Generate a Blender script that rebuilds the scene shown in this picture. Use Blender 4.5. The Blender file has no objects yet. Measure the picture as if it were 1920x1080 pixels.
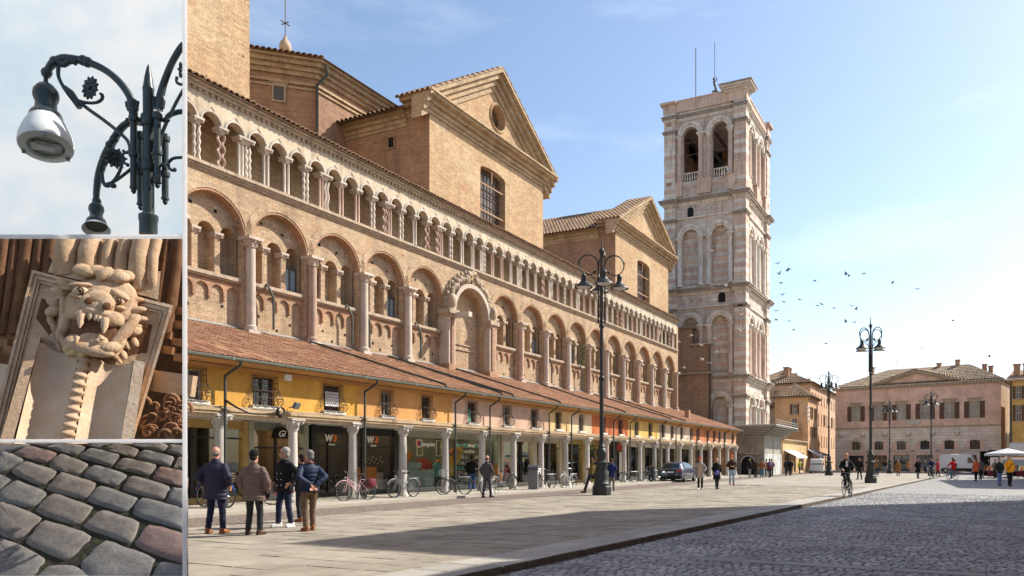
import bpy, bmesh, math, random
from math import sin, cos, tan, pi, radians, sqrt, atan2, hypot
from mathutils import Vector, Matrix, Euler
rng = random.Random(7)
S = bpy.context.scene
COL = S.collection
# ---------------------------------------------------------------- view geometry
TH, FOC, CX, HY, EYE = radians(25.2), 1404.0, 1135.0, 865.0, 1.5
ct, st = cos(TH), sin(TH)
def ground(px, py, z=0.0):
    d = FOC*(EYE-z)/(py-HY); X = (px-CX)/FOC*d
    return d*ct+X*st, d*st-X*ct
def atd(px, d):
    X = (px-CX)/FOC*d
    return d*ct+X*st, d*st-X*ct
def fx(px, Y):
    r = (px-CX)/FOC
    return Y*(ct+r*st)/(st-r*ct)
def fz(px, py, Y):
    r = (px-CX)/FOC
    return EYE+(HY-py)/FOC*Y/(st-r*ct)
def zat(py, d): return EYE+(HY-py)/FOC*d
# ---------------------------------------------------------------- camera
cam = bpy.data.cameras.new('camera'); camo = bpy.data.objects.new('camera', cam); COL.objects.link(camo)
camo.location = (0, 0, EYE); camo.rotation_euler = (pi/2, 0, TH-pi/2)
cam.sensor_width = 36; cam.lens = FOC/1920*36
cam.shift_x = (960-CX)/1920; cam.shift_y = (HY-540)/1920
cam.clip_start = .1; cam.clip_end = 6000
S.camera = camo
# ---------------------------------------------------------------- sun and sky
SUN_AZ, SUN_EL = radians(25.2-65), radians(42)
w = bpy.data.worlds.new('World'); S.world = w; w.use_nodes = True
nt = w.node_tree; nt.nodes.clear()
sky = nt.nodes.new('ShaderNodeTexSky'); sky.sky_type = 'NISHITA'; sky.sun_disc = False
sky.sun_elevation = SUN_EL; sky.sun_rotation = pi/2-SUN_AZ
sky.air_density = 1.0; sky.dust_density = 1.0; sky.ozone_density = .9; sky.altitude = 10
bg = nt.nodes.new('ShaderNodeBackground'); bg.inputs['Strength'].default_value = .135
wo = nt.nodes.new('ShaderNodeOutputWorld')
tc = nt.nodes.new('ShaderNodeTexCoord')
mp = nt.nodes.new('ShaderNodeMapping'); mp.inputs['Scale'].default_value = (1.2, 1.2, 5.5)
nz = nt.nodes.new('ShaderNodeTexNoise'); nz.inputs['Scale'].default_value = 1.7; nz.inputs['Detail'].default_value = 7; nz.inputs['Roughness'].default_value = .6
rp = nt.nodes.new('ShaderNodeValToRGB')
rp.color_ramp.elements[0].position = .5; rp.color_ramp.elements[0].color = (0, 0, 0, 1)
rp.color_ramp.elements[1].position = .80; rp.color_ramp.elements[1].color = (.3, .3, .3, 1)
mx = nt.nodes.new('ShaderNodeMix'); mx.data_type = 'RGBA'
mx.inputs['B'].default_value = (7.2, 7.5, 7.8, 1)
L = nt.links
L.new(tc.outputs['Generated'], mp.inputs['Vector']); L.new(mp.outputs[0], nz.inputs['Vector'])
L.new(nz.outputs['Fac'], rp.inputs[0]); L.new(rp.outputs[0], mx.inputs['Factor'])
L.new(sky.outputs[0], mx.inputs['A']); L.new(mx.outputs['Result'], bg.inputs['Color']); L.new(bg.outputs[0], wo.inputs['Surface'])
sl = bpy.data.lights.new('sun', 'SUN'); sl.energy = 4.7; sl.angle = radians(.55); sl.color = (1, .93, .82)
so = bpy.data.objects.new('sun', sl); COL.objects.link(so)
SUNV = Vector((cos(SUN_AZ)*cos(SUN_EL), sin(SUN_AZ)*cos(SUN_EL), sin(SUN_EL)))
so.rotation_euler = (-SUNV).to_track_quat('-Z', 'Y').to_euler(); so.location = (0, -40, 60)
vs = S.view_settings; vs.view_transform = 'Standard'; vs.look = 'None'; vs.gamma = 1; vs.exposure = .66
try: vs.use_curve_mapping = False
except Exception: pass
S.render.engine = 'CYCLES'
S.cycles.max_bounces = 6; S.cycles.diffuse_bounces = 4; S.cycles.transparent_max_bounces = 8
try: S.cycles.use_denoising = True
except Exception: pass
# ---------------------------------------------------------------- mesh builder
class MB:
    def __init__(s): s.v = []; s.f = []; s.m = []; s.r = []
    def face(s, pts, mi=0, r=None):
        b = len(s.v); s.v += [tuple(p) for p in pts]; s.f.append(tuple(range(b, b+len(pts)))); s.m.append(mi); s.r.append(rng.random() if r is None else r)
    def raw(s, vs_, fs, mi=0, r=None):
        b = len(s.v); s.v += [tuple(p) for p in vs_]
        r = rng.random() if r is None else r
        for f in fs: s.f.append(tuple(b+i for i in f)); s.m.append(mi); s.r.append(r)
        return s
    def box(s, x0, x1, y0, y1, z0, z1, mi=0, r=None):
        return s.raw([(x0,y0,z0),(x1,y0,z0),(x1,y1,z0),(x0,y1,z0),(x0,y0,z1),(x1,y0,z1),(x1,y1,z1),(x0,y1,z1)],
              [(0,3,2,1),(4,5,6,7),(0,1,5,4),(1,2,6,5),(2,3,7,6),(3,0,4,7)], mi, r)
    def cbox(s, c, sz, rz=0, mi=0, r=None, M=None):
        hx, hy, hz = sz[0]/2, sz[1]/2, sz[2]/2
        R = M if M is not None else Matrix.Rotation(rz, 3, 'Z')
        p = [Vector(c)+R@Vector((a*hx, b*hy, e*hz)) for e in (-1, 1) for a, b in ((-1,-1),(1,-1),(1,1),(-1,1))]
        return s.raw(p, [(0,3,2,1),(4,5,6,7),(0,1,5,4),(1,2,6,5),(2,3,7,6),(3,0,4,7)], mi, r)
    def prism(s, poly, a, b, axis='y', mi=0):
        # polygon in the plane across axis, extruded from a to b
        n = len(poly)
        def P(p, t):
            return {'y': (p[0], t, p[1]), 'x': (t, p[0], p[1]), 'z': (p[0], p[1], t)}[axis]
        vs_ = [P(p, a) for p in poly]+[P(p, b) for p in poly]
        fs = [tuple(range(n-1, -1, -1)), tuple(range(n, 2*n))]+[(i, (i+1) % n, n+(i+1) % n, n+i) for i in range(n)]
        return s.raw(vs_, fs, mi)
    def tube(s, pts, r, n=6, closed=False, caps=True, mi=0):
        pts = [Vector(p) for p in pts]; k = len(pts)
        rs = r if isinstance(r, (list, tuple)) else [r]*k
        vs_ = []; up = None
        for i, p in enumerate(pts):
            if closed: t = pts[(i+1) % k]-pts[i-1]
            else: t = pts[min(i+1, k-1)]-pts[max(i-1, 0)]
            if t.length < 1e-9: t = Vector((0, 0, 1))
            t.normalize()
            if up is None:
                up = Vector((0, 0, 1)) if abs(t.z) < .9 else Vector((1, 0, 0))
            a = t.cross(up)
            if a.length < 1e-6: a = t.cross(Vector((0, 1, 0)))
            a.normalize(); b = a.cross(t); up = b
            for j in range(n):
                q = 2*pi*j/n; vs_.append(p+(a*cos(q)+b*sin(q))*rs[i])
        fs = []
        for i in range(k if closed else k-1):
            i2 = (i+1) % k
            for j in range(n):
                j2 = (j+1) % n; fs.append((i*n+j, i*n+j2, i2*n+j2, i2*n+j))
        if caps and not closed:
            fs.append(tuple(range(n-1, -1, -1))); fs.append(tuple((k-1)*n+j for j in range(n)))
        return s.raw(vs_, fs, mi)
    def lathe(s, prof, n=12, c=(0, 0, 0), mi=0, M=None, caps=True):
        vs_ = []
        for r, z in prof:
            for j in range(n):
                q = 2*pi*j/n; p = Vector((r*cos(q), r*sin(q), z))
                if M is not None: p = M@p
                vs_.append(p+Vector(c))
        k = len(prof); fs = []
        for i in range(k-1):
            for j in range(n):
                j2 = (j+1) % n; fs.append((i*n+j, i*n+j2, (i+1)*n+j2, (i+1)*n+j))
        if caps:
            fs.append(tuple(range(n-1, -1, -1))); fs.append(tuple((k-1)*n+j for j in range(n)))
        return s.raw(vs_, fs, mi)
    def ell(s, c, rad, n=10, m=6, M=None, mi=0):
        prof = [(max(1e-4, sin(pi*i/m)), -cos(pi*i/m)) for i in range(m+1)]
        D = Matrix.Diagonal(Vector(rad) if hasattr(rad, '__len__') else Vector((rad,)*3))
        return s.lathe(prof, n, c, mi, (M@D) if M is not None else D)
    def torus(s, c, R, r, n=24, m=6, axis='y', mi=0, a0=0, a1=2*pi):
        full = abs(a1-a0-2*pi) < 1e-6
        pts = []
        for i in range(n if full else n+1):
            q = a0+(a1-a0)*i/n
            o = {'y': (R*cos(q), 0, R*sin(q)), 'z': (R*cos(q), R*sin(q), 0), 'x': (0, R*cos(q), R*sin(q))}[axis]
            pts.append(Vector(c)+Vector(o))
        return s.tube(pts, r, m, closed=full, mi=mi)
    def mesh(s, name, mats=None, smooth=None):
        me = bpy.data.meshes.new(name); me.from_pydata(s.v, [], s.f)
        for m in (mats if isinstance(mats, (list, tuple)) else [mats] if mats else []): me.materials.append(m)
        n = len(me.polygons)
        if n == len(s.f):
            me.polygons.foreach_set('material_index', s.m)
            at = me.attributes.new('rnd', 'FLOAT', 'FACE'); at.data.foreach_set('value', s.r)
        if smooth:
            me.polygons.foreach_set('use_smooth', [True]*n)
            me.update(); me.set_sharp_from_angle(angle=radians(smooth))
        me.update()
        return me
    def build(s, name, mats=None, parent=None, smooth=None, world=False):
        """link as one object; world=True: vertices are world coordinates (parent unrotated)"""
        if world and parent is not None:
            o = parent.matrix_basis.translation if parent.parent is None else parent.parent.matrix_basis.translation
            s.v = [(p[0]-o[0], p[1]-o[1], p[2]-o[2]) for p in s.v]
        return link(name, s.mesh(name, mats, smooth), parent)
def link(name, me, parent=None, loc=(0, 0, 0), rot=(0, 0, 0), sc=(1, 1, 1), kind=None):
    o = bpy.data.objects.new(name, me); COL.objects.link(o)
    o.parent = parent; o.location = loc; o.rotation_euler = rot; o.scale = sc
    if kind: o['kind'] = kind
    return o
def thing(name, label, cat, loc=(0, 0, 0), rz=0, group=None):
    o = bpy.data.objects.new(name, None); COL.objects.link(o); o.empty_display_size = .2
    o.location = loc; o.rotation_euler = (0, 0, rz); o['label'] = label; o['category'] = cat
    if group: o['group'] = group
    return o
def tag(o, label, cat, group=None):
    o['label'] = label; o['category'] = cat
    if group: o['group'] = group
    return o
def dup(root, loc, rz=None, label=None, group=None, sc=None):
    r = root.copy(); COL.objects.link(r); r.location = loc
    if rz is not None: r.rotation_euler = (0, 0, rz)
    if sc is not None: r.scale = (sc, sc, sc)
    if label: r['label'] = label
    if group: r['group'] = group
    for ch in KIDS(root):
        c = ch.copy(); COL.objects.link(c); c.parent = r
        for g in KIDS(ch):
            d = g.copy(); COL.objects.link(d); d.parent = c
    return r
def KIDS(o): return list(o.children)
# ---------------------------------------------------------------- materials
class NT:
    def __init__(s, name):
        s.mat = bpy.data.materials.new(name); s.mat.use_nodes = True
        s.t = s.mat.node_tree; s.n = s.t.nodes; s.l = s.t.links
        s.b = s.n['Principled BSDF']
    def N(s, typ, **kw):
        n = s.n.new('ShaderNode'+typ)
        for k, v in kw.items(): setattr(n, k, v)
        return n
    def set(s, sock, v):
        if isinstance(v, bpy.types.NodeSocket): s.l.new(v, sock)
        elif v is not None:
            if sock.type == 'RGBA' and len(v) == 3: v = (*v, 1)
            sock.default_value = v
    def math(s, op, a, b=None, c=None, clamp=False):
        n = s.N('Math', operation=op); n.use_clamp = clamp
        s.set(n.inputs[0], a)
        if b is not None: s.set(n.inputs[1], b)
        if c is not None: s.set(n.inputs[2], c)
        return n.outputs[0]
    def mix(s, f, a, b, mode='MIX'):
        n = s.N('Mix', data_type='RGBA', blend_type=mode)
        s.set(n.inputs['Factor'], f); s.set(n.inputs['A'], a); s.set(n.inputs['B'], b)
        return n.outputs['Result']
    def noise(s, vec, scale, detail=4, rough=.55):
        n = s.N('TexNoise'); s.set(n.inputs['Vector'], vec); n.inputs['Scale'].default_value = scale
        n.inputs['Detail'].default_value = detail; n.inputs['Roughness'].default_value = rough
        return n.outputs['Fac']
    def ramp(s, f, lo, hi, a=0., b=1.):
        n = s.N('MapRange'); s.set(n.inputs[0], f); n.inputs[1].default_value = lo; n.inputs[2].default_value = hi
        n.inputs[3].default_value = a; n.inputs[4].default_value = b
        return n.outputs[0]
    def pos(s): return s.N('NewGeometry').outputs['Position']
    def obj(s): return s.N('TexCoord').outputs['Object']
    def rnd(s):
        a = s.N('Attribute', attribute_name='rnd').outputs['Fac']
        o = s.N('ObjectInfo').outputs['Random']
        return s.math('FRACT', s.math('ADD', a, o))
    def bump(s, h, strength, dist=.02):
        n = s.N('Bump'); n.inputs['Strength'].default_value = strength; n.inputs['Distance'].default_value = dist
        s.set(n.inputs['Height'], h); s.l.new(n.outputs[0], s.b.inputs['Normal'])
    def stretch(s, vec, sc):
        n = s.N('Mapping'); s.set(n.inputs['Vector'], vec); n.inputs['Scale'].default_value = sc
        return n.outputs[0]
def mat(name, col, rough=.85, var=.2, scale=2., bump=.12, bscale=25., metal=0., rv=0., dirt=0., dirtcol=(.06, .045, .03), world=False, spec=.35, col2=None):
    m = NT(name); v = m.pos() if world else m.obj()
    n1 = m.noise(v, scale, 5); n2 = m.noise(v, scale*7, 3)
    f = m.math('ADD', m.math('MULTIPLY', n1, .65), m.math('MULTIPLY', n2, .35))
    lo = tuple(c*(1-var) for c in col); hi = tuple(min(1, c*(1+var)) for c in col)
    if col2: hi = col2
    c = m.mix(m.ramp(f, .3, .7), lo, hi)
    if rv: c = m.mix(1., c, m.N_gray(m.ramp(m.rnd(), 0, 1, 1-rv, 1+rv)), 'MULTIPLY')
    if dirt:
        dn = m.noise(m.stretch(v, (1, 1, .18)), scale*2.2, 6, .65)
        c = m.mix(m.ramp(dn, .5, .78, 0, dirt), c, dirtcol)
    m.set(m.b.inputs['Base Color'], c); m.b.inputs['Roughness'].default_value = rough; m.b.inputs['Metallic'].default_value = metal
    m.b.inputs['Specular IOR Level'].default_value = spec
    if bump: m.bump(m.noise(v, bscale, 4), bump)
    return m.mat
def _gray(s, f):
    n = s.N('CombineColor'); [s.set(n.inputs[i], f) for i in range(3)]
    return n.outputs[0]
NT.N_gray = _gray
def brick(name, c1, c2, mortar, bw=.30, bh=.10, dirt=.35, rough=.92, patch=.5, patchcol=None, bump=.5):
    m = NT(name); g = m.N('NewGeometry')
    sp = m.N('SeparateXYZ'); m.l.new(g.outputs['Position'], sp.inputs[0])
    sn = m.N('SeparateXYZ'); m.l.new(g.outputs['True Normal'], sn.inputs[0])
    # vertical walls run along x or along y
    k = m.math('GREATER_THAN', m.math('ABSOLUTE', sn.outputs[0]), m.math('ABSOLUTE', sn.outputs[1]))
    h = m.math('ADD', m.math('MULTIPLY', sp.outputs[0], m.math('SUBTRACT', 1., k)), m.math('MULTIPLY', sp.outputs[1], k))
    cv = m.N('CombineXYZ'); m.l.new(h, cv.inputs[0]); m.l.new(sp.outputs[2], cv.inputs[1])
    b = m.N('TexBrick'); m.l.new(cv.outputs[0], b.inputs['Vector'])
    b.inputs['Scale'].default_value = 1; b.inputs['Brick Width'].default_value = bw; b.inputs['Row Height'].default_value = bh
    b.inputs['Mortar Size'].default_value = .013; b.inputs['Mortar Smooth'].default_value = .2; b.inputs['Bias'].default_value = -.1
    m.set(b.inputs['Color1'], c1); m.set(b.inputs['Color2'], c2); m.set(b.inputs['Mortar'], mortar)
    P = g.outputs['Position']
    c = b.outputs['Color']
    big = m.noise(P, .35, 6, .6)
    pc = patchcol or tuple(min(1, x*1.3) for x in c1)
    c = m.mix(m.ramp(big, .48, .68, 0, patch), c, pc)
    mid = m.noise(P, 2.6, 5, .65)
    c = m.mix(1., c, m.N_gray(m.ramp(mid, .25, .75, .84, 1.14)), 'MULTIPLY')
    fine = m.noise(P, 11, 3, .7)
    c = m.mix(1., c, m.N_gray(m.ramp(fine, .25, .75, .68, 1.3)), 'MULTIPLY')
    rowb = m.noise(m.stretch(P, (1.2, 1.2, 9)), 1.0, 4, .7)
    c = m.mix(1., c, m.N_gray(m.ramp(rowb, .25, .75, .8, 1.2)), 'MULTIPLY')
    st_ = m.noise(m.stretch(P, (1, 1, .12)), 1.6, 6, .65)
    c = m.mix(m.ramp(st_, .47, .74, 0, dirt), c, (.11, .075, .05)); c = m.mix(m.ramp(m.noise(m.stretch(P, (1, 1, 1.8)), .8, 5, .7), .56, .66, 0, .45), c, tuple(x*y for x, y in zip(c2, (1.02, .82, .72))))
    # dark spots colour in the shade of putlog holes and missing bricks
    vo = m.N('TexVoronoi'); vo.inputs['Scale'].default_value = 1.1; m.l.new(m.stretch(P, (1, 1, 1)), vo.inputs['Vector'])
    c = m.mix(m.ramp(vo.outputs['Distance'], .05, .075, .75, 0), c, (.03, .02, .015))
    m.set(m.b.inputs['Base Color'], c); m.b.inputs['Roughness'].default_value = rough; m.b.inputs['Specular IOR Level'].default_value = .2
    hgt = m.math('ADD', m.math('MULTIPLY', b.outputs['Fac'], -.6), fine)
    m.bump(hgt, bump, .02)
    return m.mat
def glassy(name, col, rough=.08, var=.3):
    m = NT(name); v = m.pos()
    n = m.noise(v, .8, 2)
    c = m.mix(m.ramp(n, .3, .7), tuple(x*(1-var) for x in col), tuple(x*(1+var) for x in col))
    m.set(m.b.inputs['Base Color'], c); m.b.inputs['Roughness'].default_value = rough; m.b.inputs['Specular IOR Level'].default_value = .8
    return m.mat
def clear_glass(name):
    m = NT(name)
    tr = m.N('BsdfTransparent'); tr.inputs[0].default_value = (.86, .9, .88, 1)
    gl = m.N('BsdfGlossy'); gl.inputs['Roughness'].default_value = .02
    g_ = m.N('NewGeometry'); dt = m.N('VectorMath', operation='DOT_PRODUCT'); m.l.new(g_.outputs['Incoming'], dt.inputs[0]); m.l.new(g_.outputs['Normal'], dt.inputs[1])
    q = m.math('SUBTRACT', 1., m.math('ABSOLUTE', dt.outputs['Value'])); F_ = m.math('ADD', .045, m.math('MULTIPLY', .9, m.math('POWER', q, 5.)))
    ms = m.N('MixShader'); m.l.new(F_, ms.inputs[0]); m.l.new(tr.outputs[0], ms.inputs[1]); m.l.new(gl.outputs[0], ms.inputs[2])
    m.l.new(ms.outputs[0], m.n['Material Output'].inputs['Surface'])
    return m.mat
BR_FACADE = brick('facade_brick', (.53, .385, .245), (.43, .285, .17), (.36, .27, .18), dirt=.5, patch=.7, patchcol=(.55, .42, .28))
BR_RED = brick('reddish_brick', (.40, .215, .13), (.45, .28, .175), (.40, .29, .19), dirt=.4, patch=.4)
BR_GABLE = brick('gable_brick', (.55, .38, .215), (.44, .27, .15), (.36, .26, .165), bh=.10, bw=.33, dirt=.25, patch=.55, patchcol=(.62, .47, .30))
BR_DARK = brick('shaded_brown_brick', (.42, .25, .16), (.34, .195, .12), (.31, .22, .15), bh=.10, bw=.33, dirt=.4, patch=.35)  # darker brown includes the shade of walls turned from the sun
STONE_W = mat('white_stone', (.56, .50, .42), .8, .18, 1.6, .2, 18, dirt=.45, dirtcol=(.13, .10, .075), world=True, rv=.1)
STONE_P = mat('pink_stone', (.52, .38, .29), .8, .16, 1.6, .2, 18, dirt=.35, dirtcol=(.15, .09, .06), world=True, rv=.1)
STONE_CORN = mat('cornice_stone', (.44, .34, .24), .85, .25, 2.2, .3, 14, dirt=.7, dirtcol=(.07, .055, .04), world=True)
STONE_COL = mat('column_marble', (.53, .44, .355), .7, .2, 2.5, .15, 20, dirt=.35, dirtcol=(.16, .10, .07), rv=.16, world=True)
STONE_COLP = mat('column_red_marble', (.47, .32, .235), .7, .2, 2.5, .15, 20, dirt=.3, dirtcol=(.14, .08, .06), rv=.2, world=True)
PLAST_LOG = mat('old_cream_plaster', (.56, .46, .33), .9, .22, 1.2, .15, 12, dirt=.8, dirtcol=(.20, .13, .08), world=True)
def tilemat(name, a, b):
    m = NT(name); v = m.pos()
    r = m.rnd(); c = m.mix(r, a, b)
    n = m.noise(v, 1.2, 5, .65)
    c = m.mix(m.ramp(n, .35, .75, 0, .75), c, tuple(x*.5 for x in a))
    n2 = m.noise(v, 9, 4, .7)
    c = m.mix(1., c, m.N_gray(m.ramp(n2, .25, .75, .7, 1.3)), 'MULTIPLY')
    m.set(m.b.inputs['Base Color'], c); m.b.inputs['Roughness'].default_value = .9; m.b.inputs['Specular IOR Level'].default_value = .2
    m.bump(m.noise(v, 30, 4), .3)
    return m.mat
TILE = tilemat('terracotta_tile', (.27, .125, .07), (.40, .23, .14))
TILE_OLD = tilemat('weathered_tile', (.34, .22, .14), (.44, .30, .19))
GUTTER = mat('grey_green_gutter', (.28, .31, .27), .5, .25, 3, .05, 30, spec=.5)
PIPE = mat('dark_green_pipe', (.045, .05, .04), .5, .3, 3, .05, 30, spec=.5)
IRON = mat('rusty_iron', (.10, .075, .06), .7, .4, 8, .1, 40)
LAMPIRON = mat('dark_cast_iron', (.018, .021, .022), .5, .25, 6, .08, 40, spec=.5)
WOODDK = mat('dark_wood', (.07, .045, .03), .7, .3, 4, .1, 30)
GLASS = glassy('window_glass', (.03, .035, .04))
GLASS_SKY = glassy('painted_sky_glass', (.30, .38, .42), .06)  # sky reflection put into the pane colour
SHOPGLASS = clear_glass('shop_glass')
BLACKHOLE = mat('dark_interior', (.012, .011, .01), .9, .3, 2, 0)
METAL = mat('steel', (.35, .35, .35), .35, .15, 5, .03, 30, metal=.8)
RUBBER = mat('black_rubber', (.012, .012, .012), .8, .2, 8, 0)
WHITE = mat('white_paint', (.78, .77, .74), .6, .06, 2, .04, 30)
# ---------------------------------------------------------------- wall helpers
def arch_panel(mb, x0, x1, z0, z1, ops, y, depth, mi=0, mi2=None, n=10, cut_bottom=False):
    """wall sheet facing -y at y; ops = (xc, half width, spring z, bottom z); soffits go back by depth"""
    if mi2 is None: mi2 = mi
    ops = sorted(ops); x = x0
    Q = lambda a, b, c, d, m_: mb.face([a, b, c, d], m_)
    for xc, hw, zs, zb in ops:
        a, b = xc-hw, xc+hw
        if a > x+1e-5: Q((x, y, z0), (a, y, z0), (a, y, z1), (x, y, z1), mi)
        if zb > z0+1e-5: Q((a, y, z0), (b, y, z0), (b, y, zb), (a, y, zb), mi)
        arc = [(xc-hw*cos(pi*i/n), zs+hw*sin(pi*i/n)) for i in range(n+1)]
        for (xa, za), (xb, zc) in zip(arc, arc[1:]):
            Q((xa, y, za), (xb, y, zc), (xb, y, z1), (xa, y, z1), mi)
            Q((xa, y, za), (xa, y+depth, za), (xb, y+depth, zc), (xb, y, zc), mi2)
        zbb = zb
        Q((a, y, zbb), (a, y+depth, zbb), (a, y+depth, zs), (a, y, zs), mi2)
        Q((b, y, zbb), (b, y, zs), (b, y+depth, zs), (b, y+depth, zbb), mi2)
        if zb > z0+1e-5: Q((a, y, zb), (b, y, zb), (b, y+depth, zb), (a, y+depth, zb), mi2)
        x = b
    if x1 > x+1e-5: Q((x, y, z0), (x1, y, z0), (x1, y, z1), (x, y, z1), mi)
class Wall:
    """frame of a vertical wall: s along it, o outwards, z up"""
    def __init__(s, p, ang): s.p = p; s.t = (cos(ang), sin(ang)); s.n = (sin(ang), -cos(ang)); s.ang = ang
    def P(s, a, o, z): return (s.p[0]+s.t[0]*a+s.n[0]*o, s.p[1]+s.t[1]*a+s.n[1]*o, z)
    def box(s, mb, a0, a1, o0, o1, z0, z1, mi=0):
        p = [s.P(a, o, z) for z in (z0, z1) for a, o in ((a0, o1), (a1, o1), (a1, o0), (a0, o0))]
        mb.raw(p, [(0,3,2,1),(4,5,6,7),(0,1,5,4),(1,2,6,5),(2,3,7,6),(3,0,4,7)], mi)
    def quad(s, mb, a0, a1, z0, z1, o=0, mi=0):
        mb.face([s.P(a0, o, z0), s.P(a1, o, z0), s.P(a1, o, z1), s.P(a0, o, z1)], mi)
    def sheet(s, mb, a0, a1, z0, z1, holes, depth=.25, mi=0, o=0):
        """wall sheet with rectangular holes (a0,a1,z0,z1) and their reveals"""
        xs = sorted({a0, a1, *[h[0] for h in holes], *[h[1] for h in holes]})
        zs = sorted({z0, z1, *[h[2] for h in holes], *[h[3] for h in holes]})
        for xa, xb in zip(xs, xs[1:]):
            zrun = None
            for za, zb in zip(zs, zs[1:]):
                cx_, cz = (xa+xb)/2, (za+zb)/2
                if any(h[0] < cx_ < h[1] and h[2] < cz < h[3] for h in holes):
                    if zrun is not None: s.quad(mb, xa, xb, zrun, za, o, mi); zrun = None
                elif zrun is None: zrun = za
            if zrun is not None: s.quad(mb, xa, xb, zrun, z1, o, mi)
        for h in holes:
            A, B, C, D = h[:4]; P = s.P
            mb.face([P(A, o, C), P(A, o-depth, C), P(A, o-depth, D), P(A, o, D)][::-1], mi)
            mb.face([P(B, o, C), P(B, o-depth, C), P(B, o-depth, D), P(B, o, D)], mi)
            mb.face([P(A, o, D), P(A, o-depth, D), P(B, o-depth, D), P(B, o, D)][::-1], mi)
            mb.face([P(A, o, C), P(A, o-depth, C), P(B, o-depth, C), P(B, o, C)], mi)
def half_tile(L_, w, r=None):
    """one curved clay tile lying along +y"""
    mb = MB(); n = 5
    for k, (y, ww) in enumerate(((0, w), (L_, w*.8))): pass
    pr = [(cos(pi*i/n), sin(pi*i/n)) for i in range(n+1)]
    a = [(-w*.5*c, 0, w*.42*s_) for c, s_ in pr]; b = [(-w*.42*c, L_, w*.34*s_) for c, s_ in pr]
    a2 = [(-w*.40*c, 0, w*.30*s_) for c, s_ in pr]
    k = n+1
    mb.raw(a+b, [(i, i+1, k+i+1, k+i) for i in range(n)])
    mb.raw(a+a2, [(i, k+i, k+i+1, i+1) for i in range(n)])
    return mb
def ribs(mb, A, B, C, D, pitch, r, steps=1, jit=0.):
    """curved tile rows from eave A-B up to ridge D-C (A under D)"""
    A, B, C, D = map(Vector, (A, B, C, D)); n = max(2, int((B-A).length/pitch)); nn = 5
    nor = (B-A).cross(D-A).normalized(); t = (B-A).normalized()
    if nor.z < 0: nor = -nor
    for i in range(n):
        f = (i+.5)/n; p0 = A.lerp(B, f); p1 = D.lerp(C, f)
        for k in range(steps):
            q0 = p0.lerp(p1, k/steps); q1 = p0.lerp(p1, min(1, (k+1.08)/steps))
            dj = t*rng.uniform(-jit, jit)
            a = [q0+dj-t*r*cos(pi*j/nn)+nor*(r*.9*sin(pi*j/nn)+.02) for j in range(nn+1)]
            b = [q1+dj-t*r*.85*cos(pi*j/nn)+nor*(r*.7*sin(pi*j/nn)) for j in range(nn+1)]
            mb.raw(a+b, [(j, j+1, nn+2+j, nn+1+j) for j in range(nn)])
def text_mesh(txt, size, depth, m, shear=0., bold=0.):
    cu = bpy.data.curves.new('lettering', 'FONT'); cu.body = txt; cu.size = size; cu.extrude = depth; cu.align_x = 'CENTER'; cu.align_y = 'CENTER'
    cu.shear = shear; cu.offset = bold; cu.resolution_u = 2
    o = bpy.data.objects.new('lettering', cu); COL.objects.link(o)
    dg = bpy.context.evaluated_depsgraph_get(); me = bpy.data.meshes.new_from_object(o.evaluated_get(dg)); me.materials.clear(); me.materials.append(m)
    bpy.data.objects.remove(o); return me
# ================================================================ ground
def groundmat(name, col, var, sc, rv=.0, bump=.2, bs=40, rough=.85, spec=.3, extra=None):
    return mat(name, col, rough, var, sc, bump, bs, rv=rv, world=True, spec=spec)
SLAB = groundmat('pale_paving_stone', (.285, .255, .205), .3, .6, rv=.13, bump=.25, bs=22)
SLABG = groundmat('light_border_stone', (.35, .335, .30), .16, .8, rv=.14, bump=.2, bs=22)
JOINT = groundmat('dark_joint_dirt', (.12, .105, .085), .25, 2)
STRIPS = groundmat('street_strip_stone', (.31, .305, .295), .15, .8, rv=.1, bump=.2, bs=22)
SETT = NT('grey_cobble'); _v = SETT.pos(); _r = SETT.rnd()
_c = SETT.mix(SETT.ramp(_r, 0, 1), (.29, .31, .335), (.36, .34, .32)); _c = SETT.mix(1., _c, SETT.N_gray(SETT.ramp(SETT.math('FRACT', SETT.math('MULTIPLY', _r, 7.3)), 0, 1, .68, 1.3)), 'MULTIPLY')
_c = SETT.mix(1., _c, SETT.N_gray(SETT.ramp(SETT.noise(_v, .55, 7, .7), .32, .68, .62, 1.28)), 'MULTIPLY'); SETT.set(SETT.b.inputs['Base Color'], _c); SETT.b.inputs['Roughness'].default_value = .7; SETT.b.inputs['Specular IOR Level'].default_value = .3; SETT.bump(SETT.noise(_v, 30, 4), .35); SETT = SETT.mat
PORF = NT('reddish_street_cobble'); _v = PORF.pos()
_vo = PORF.N('TexVoronoi'); _vo.inputs['Scale'].default_value = 8; PORF.l.new(_v, _vo.inputs['Vector'])
_c = PORF.mix(PORF.ramp(_vo.outputs['Distance'], .25, .55, 0, .75), PORF.mix(PORF.noise(_v, 1.1, 5), (.18, .135, .11), (.31, .235, .195)), (.10, .08, .065))
PORF.set(PORF.b.inputs['Base Color'], _c); PORF.b.inputs['Roughness'].default_value = .85; PORF.bump(_vo.outputs['Distance'], .5, .02); PORF = PORF.mat
COBFAR = NT('distant_cobble'); _v = COBFAR.pos()
_vo = COBFAR.N('TexVoronoi'); _vo.inputs['Scale'].default_value = 7; COBFAR.l.new(_v, _vo.inputs['Vector'])
_c = COBFAR.mix(COBFAR.ramp(_vo.outputs['Distance'], .3, .6, 0, .7), COBFAR.mix(COBFAR.noise(_v, 1.5, 5), (.27, .265, .26), (.40, .385, .36)), (.14, .13, .12))
COBFAR.set(COBFAR.b.inputs['Base Color'], _c); COBFAR.b.inputs['Roughness'].default_value = .8; COBFAR.bump(_vo.outputs['Distance'], .5, .02); COBFAR = COBFAR.mat
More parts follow.
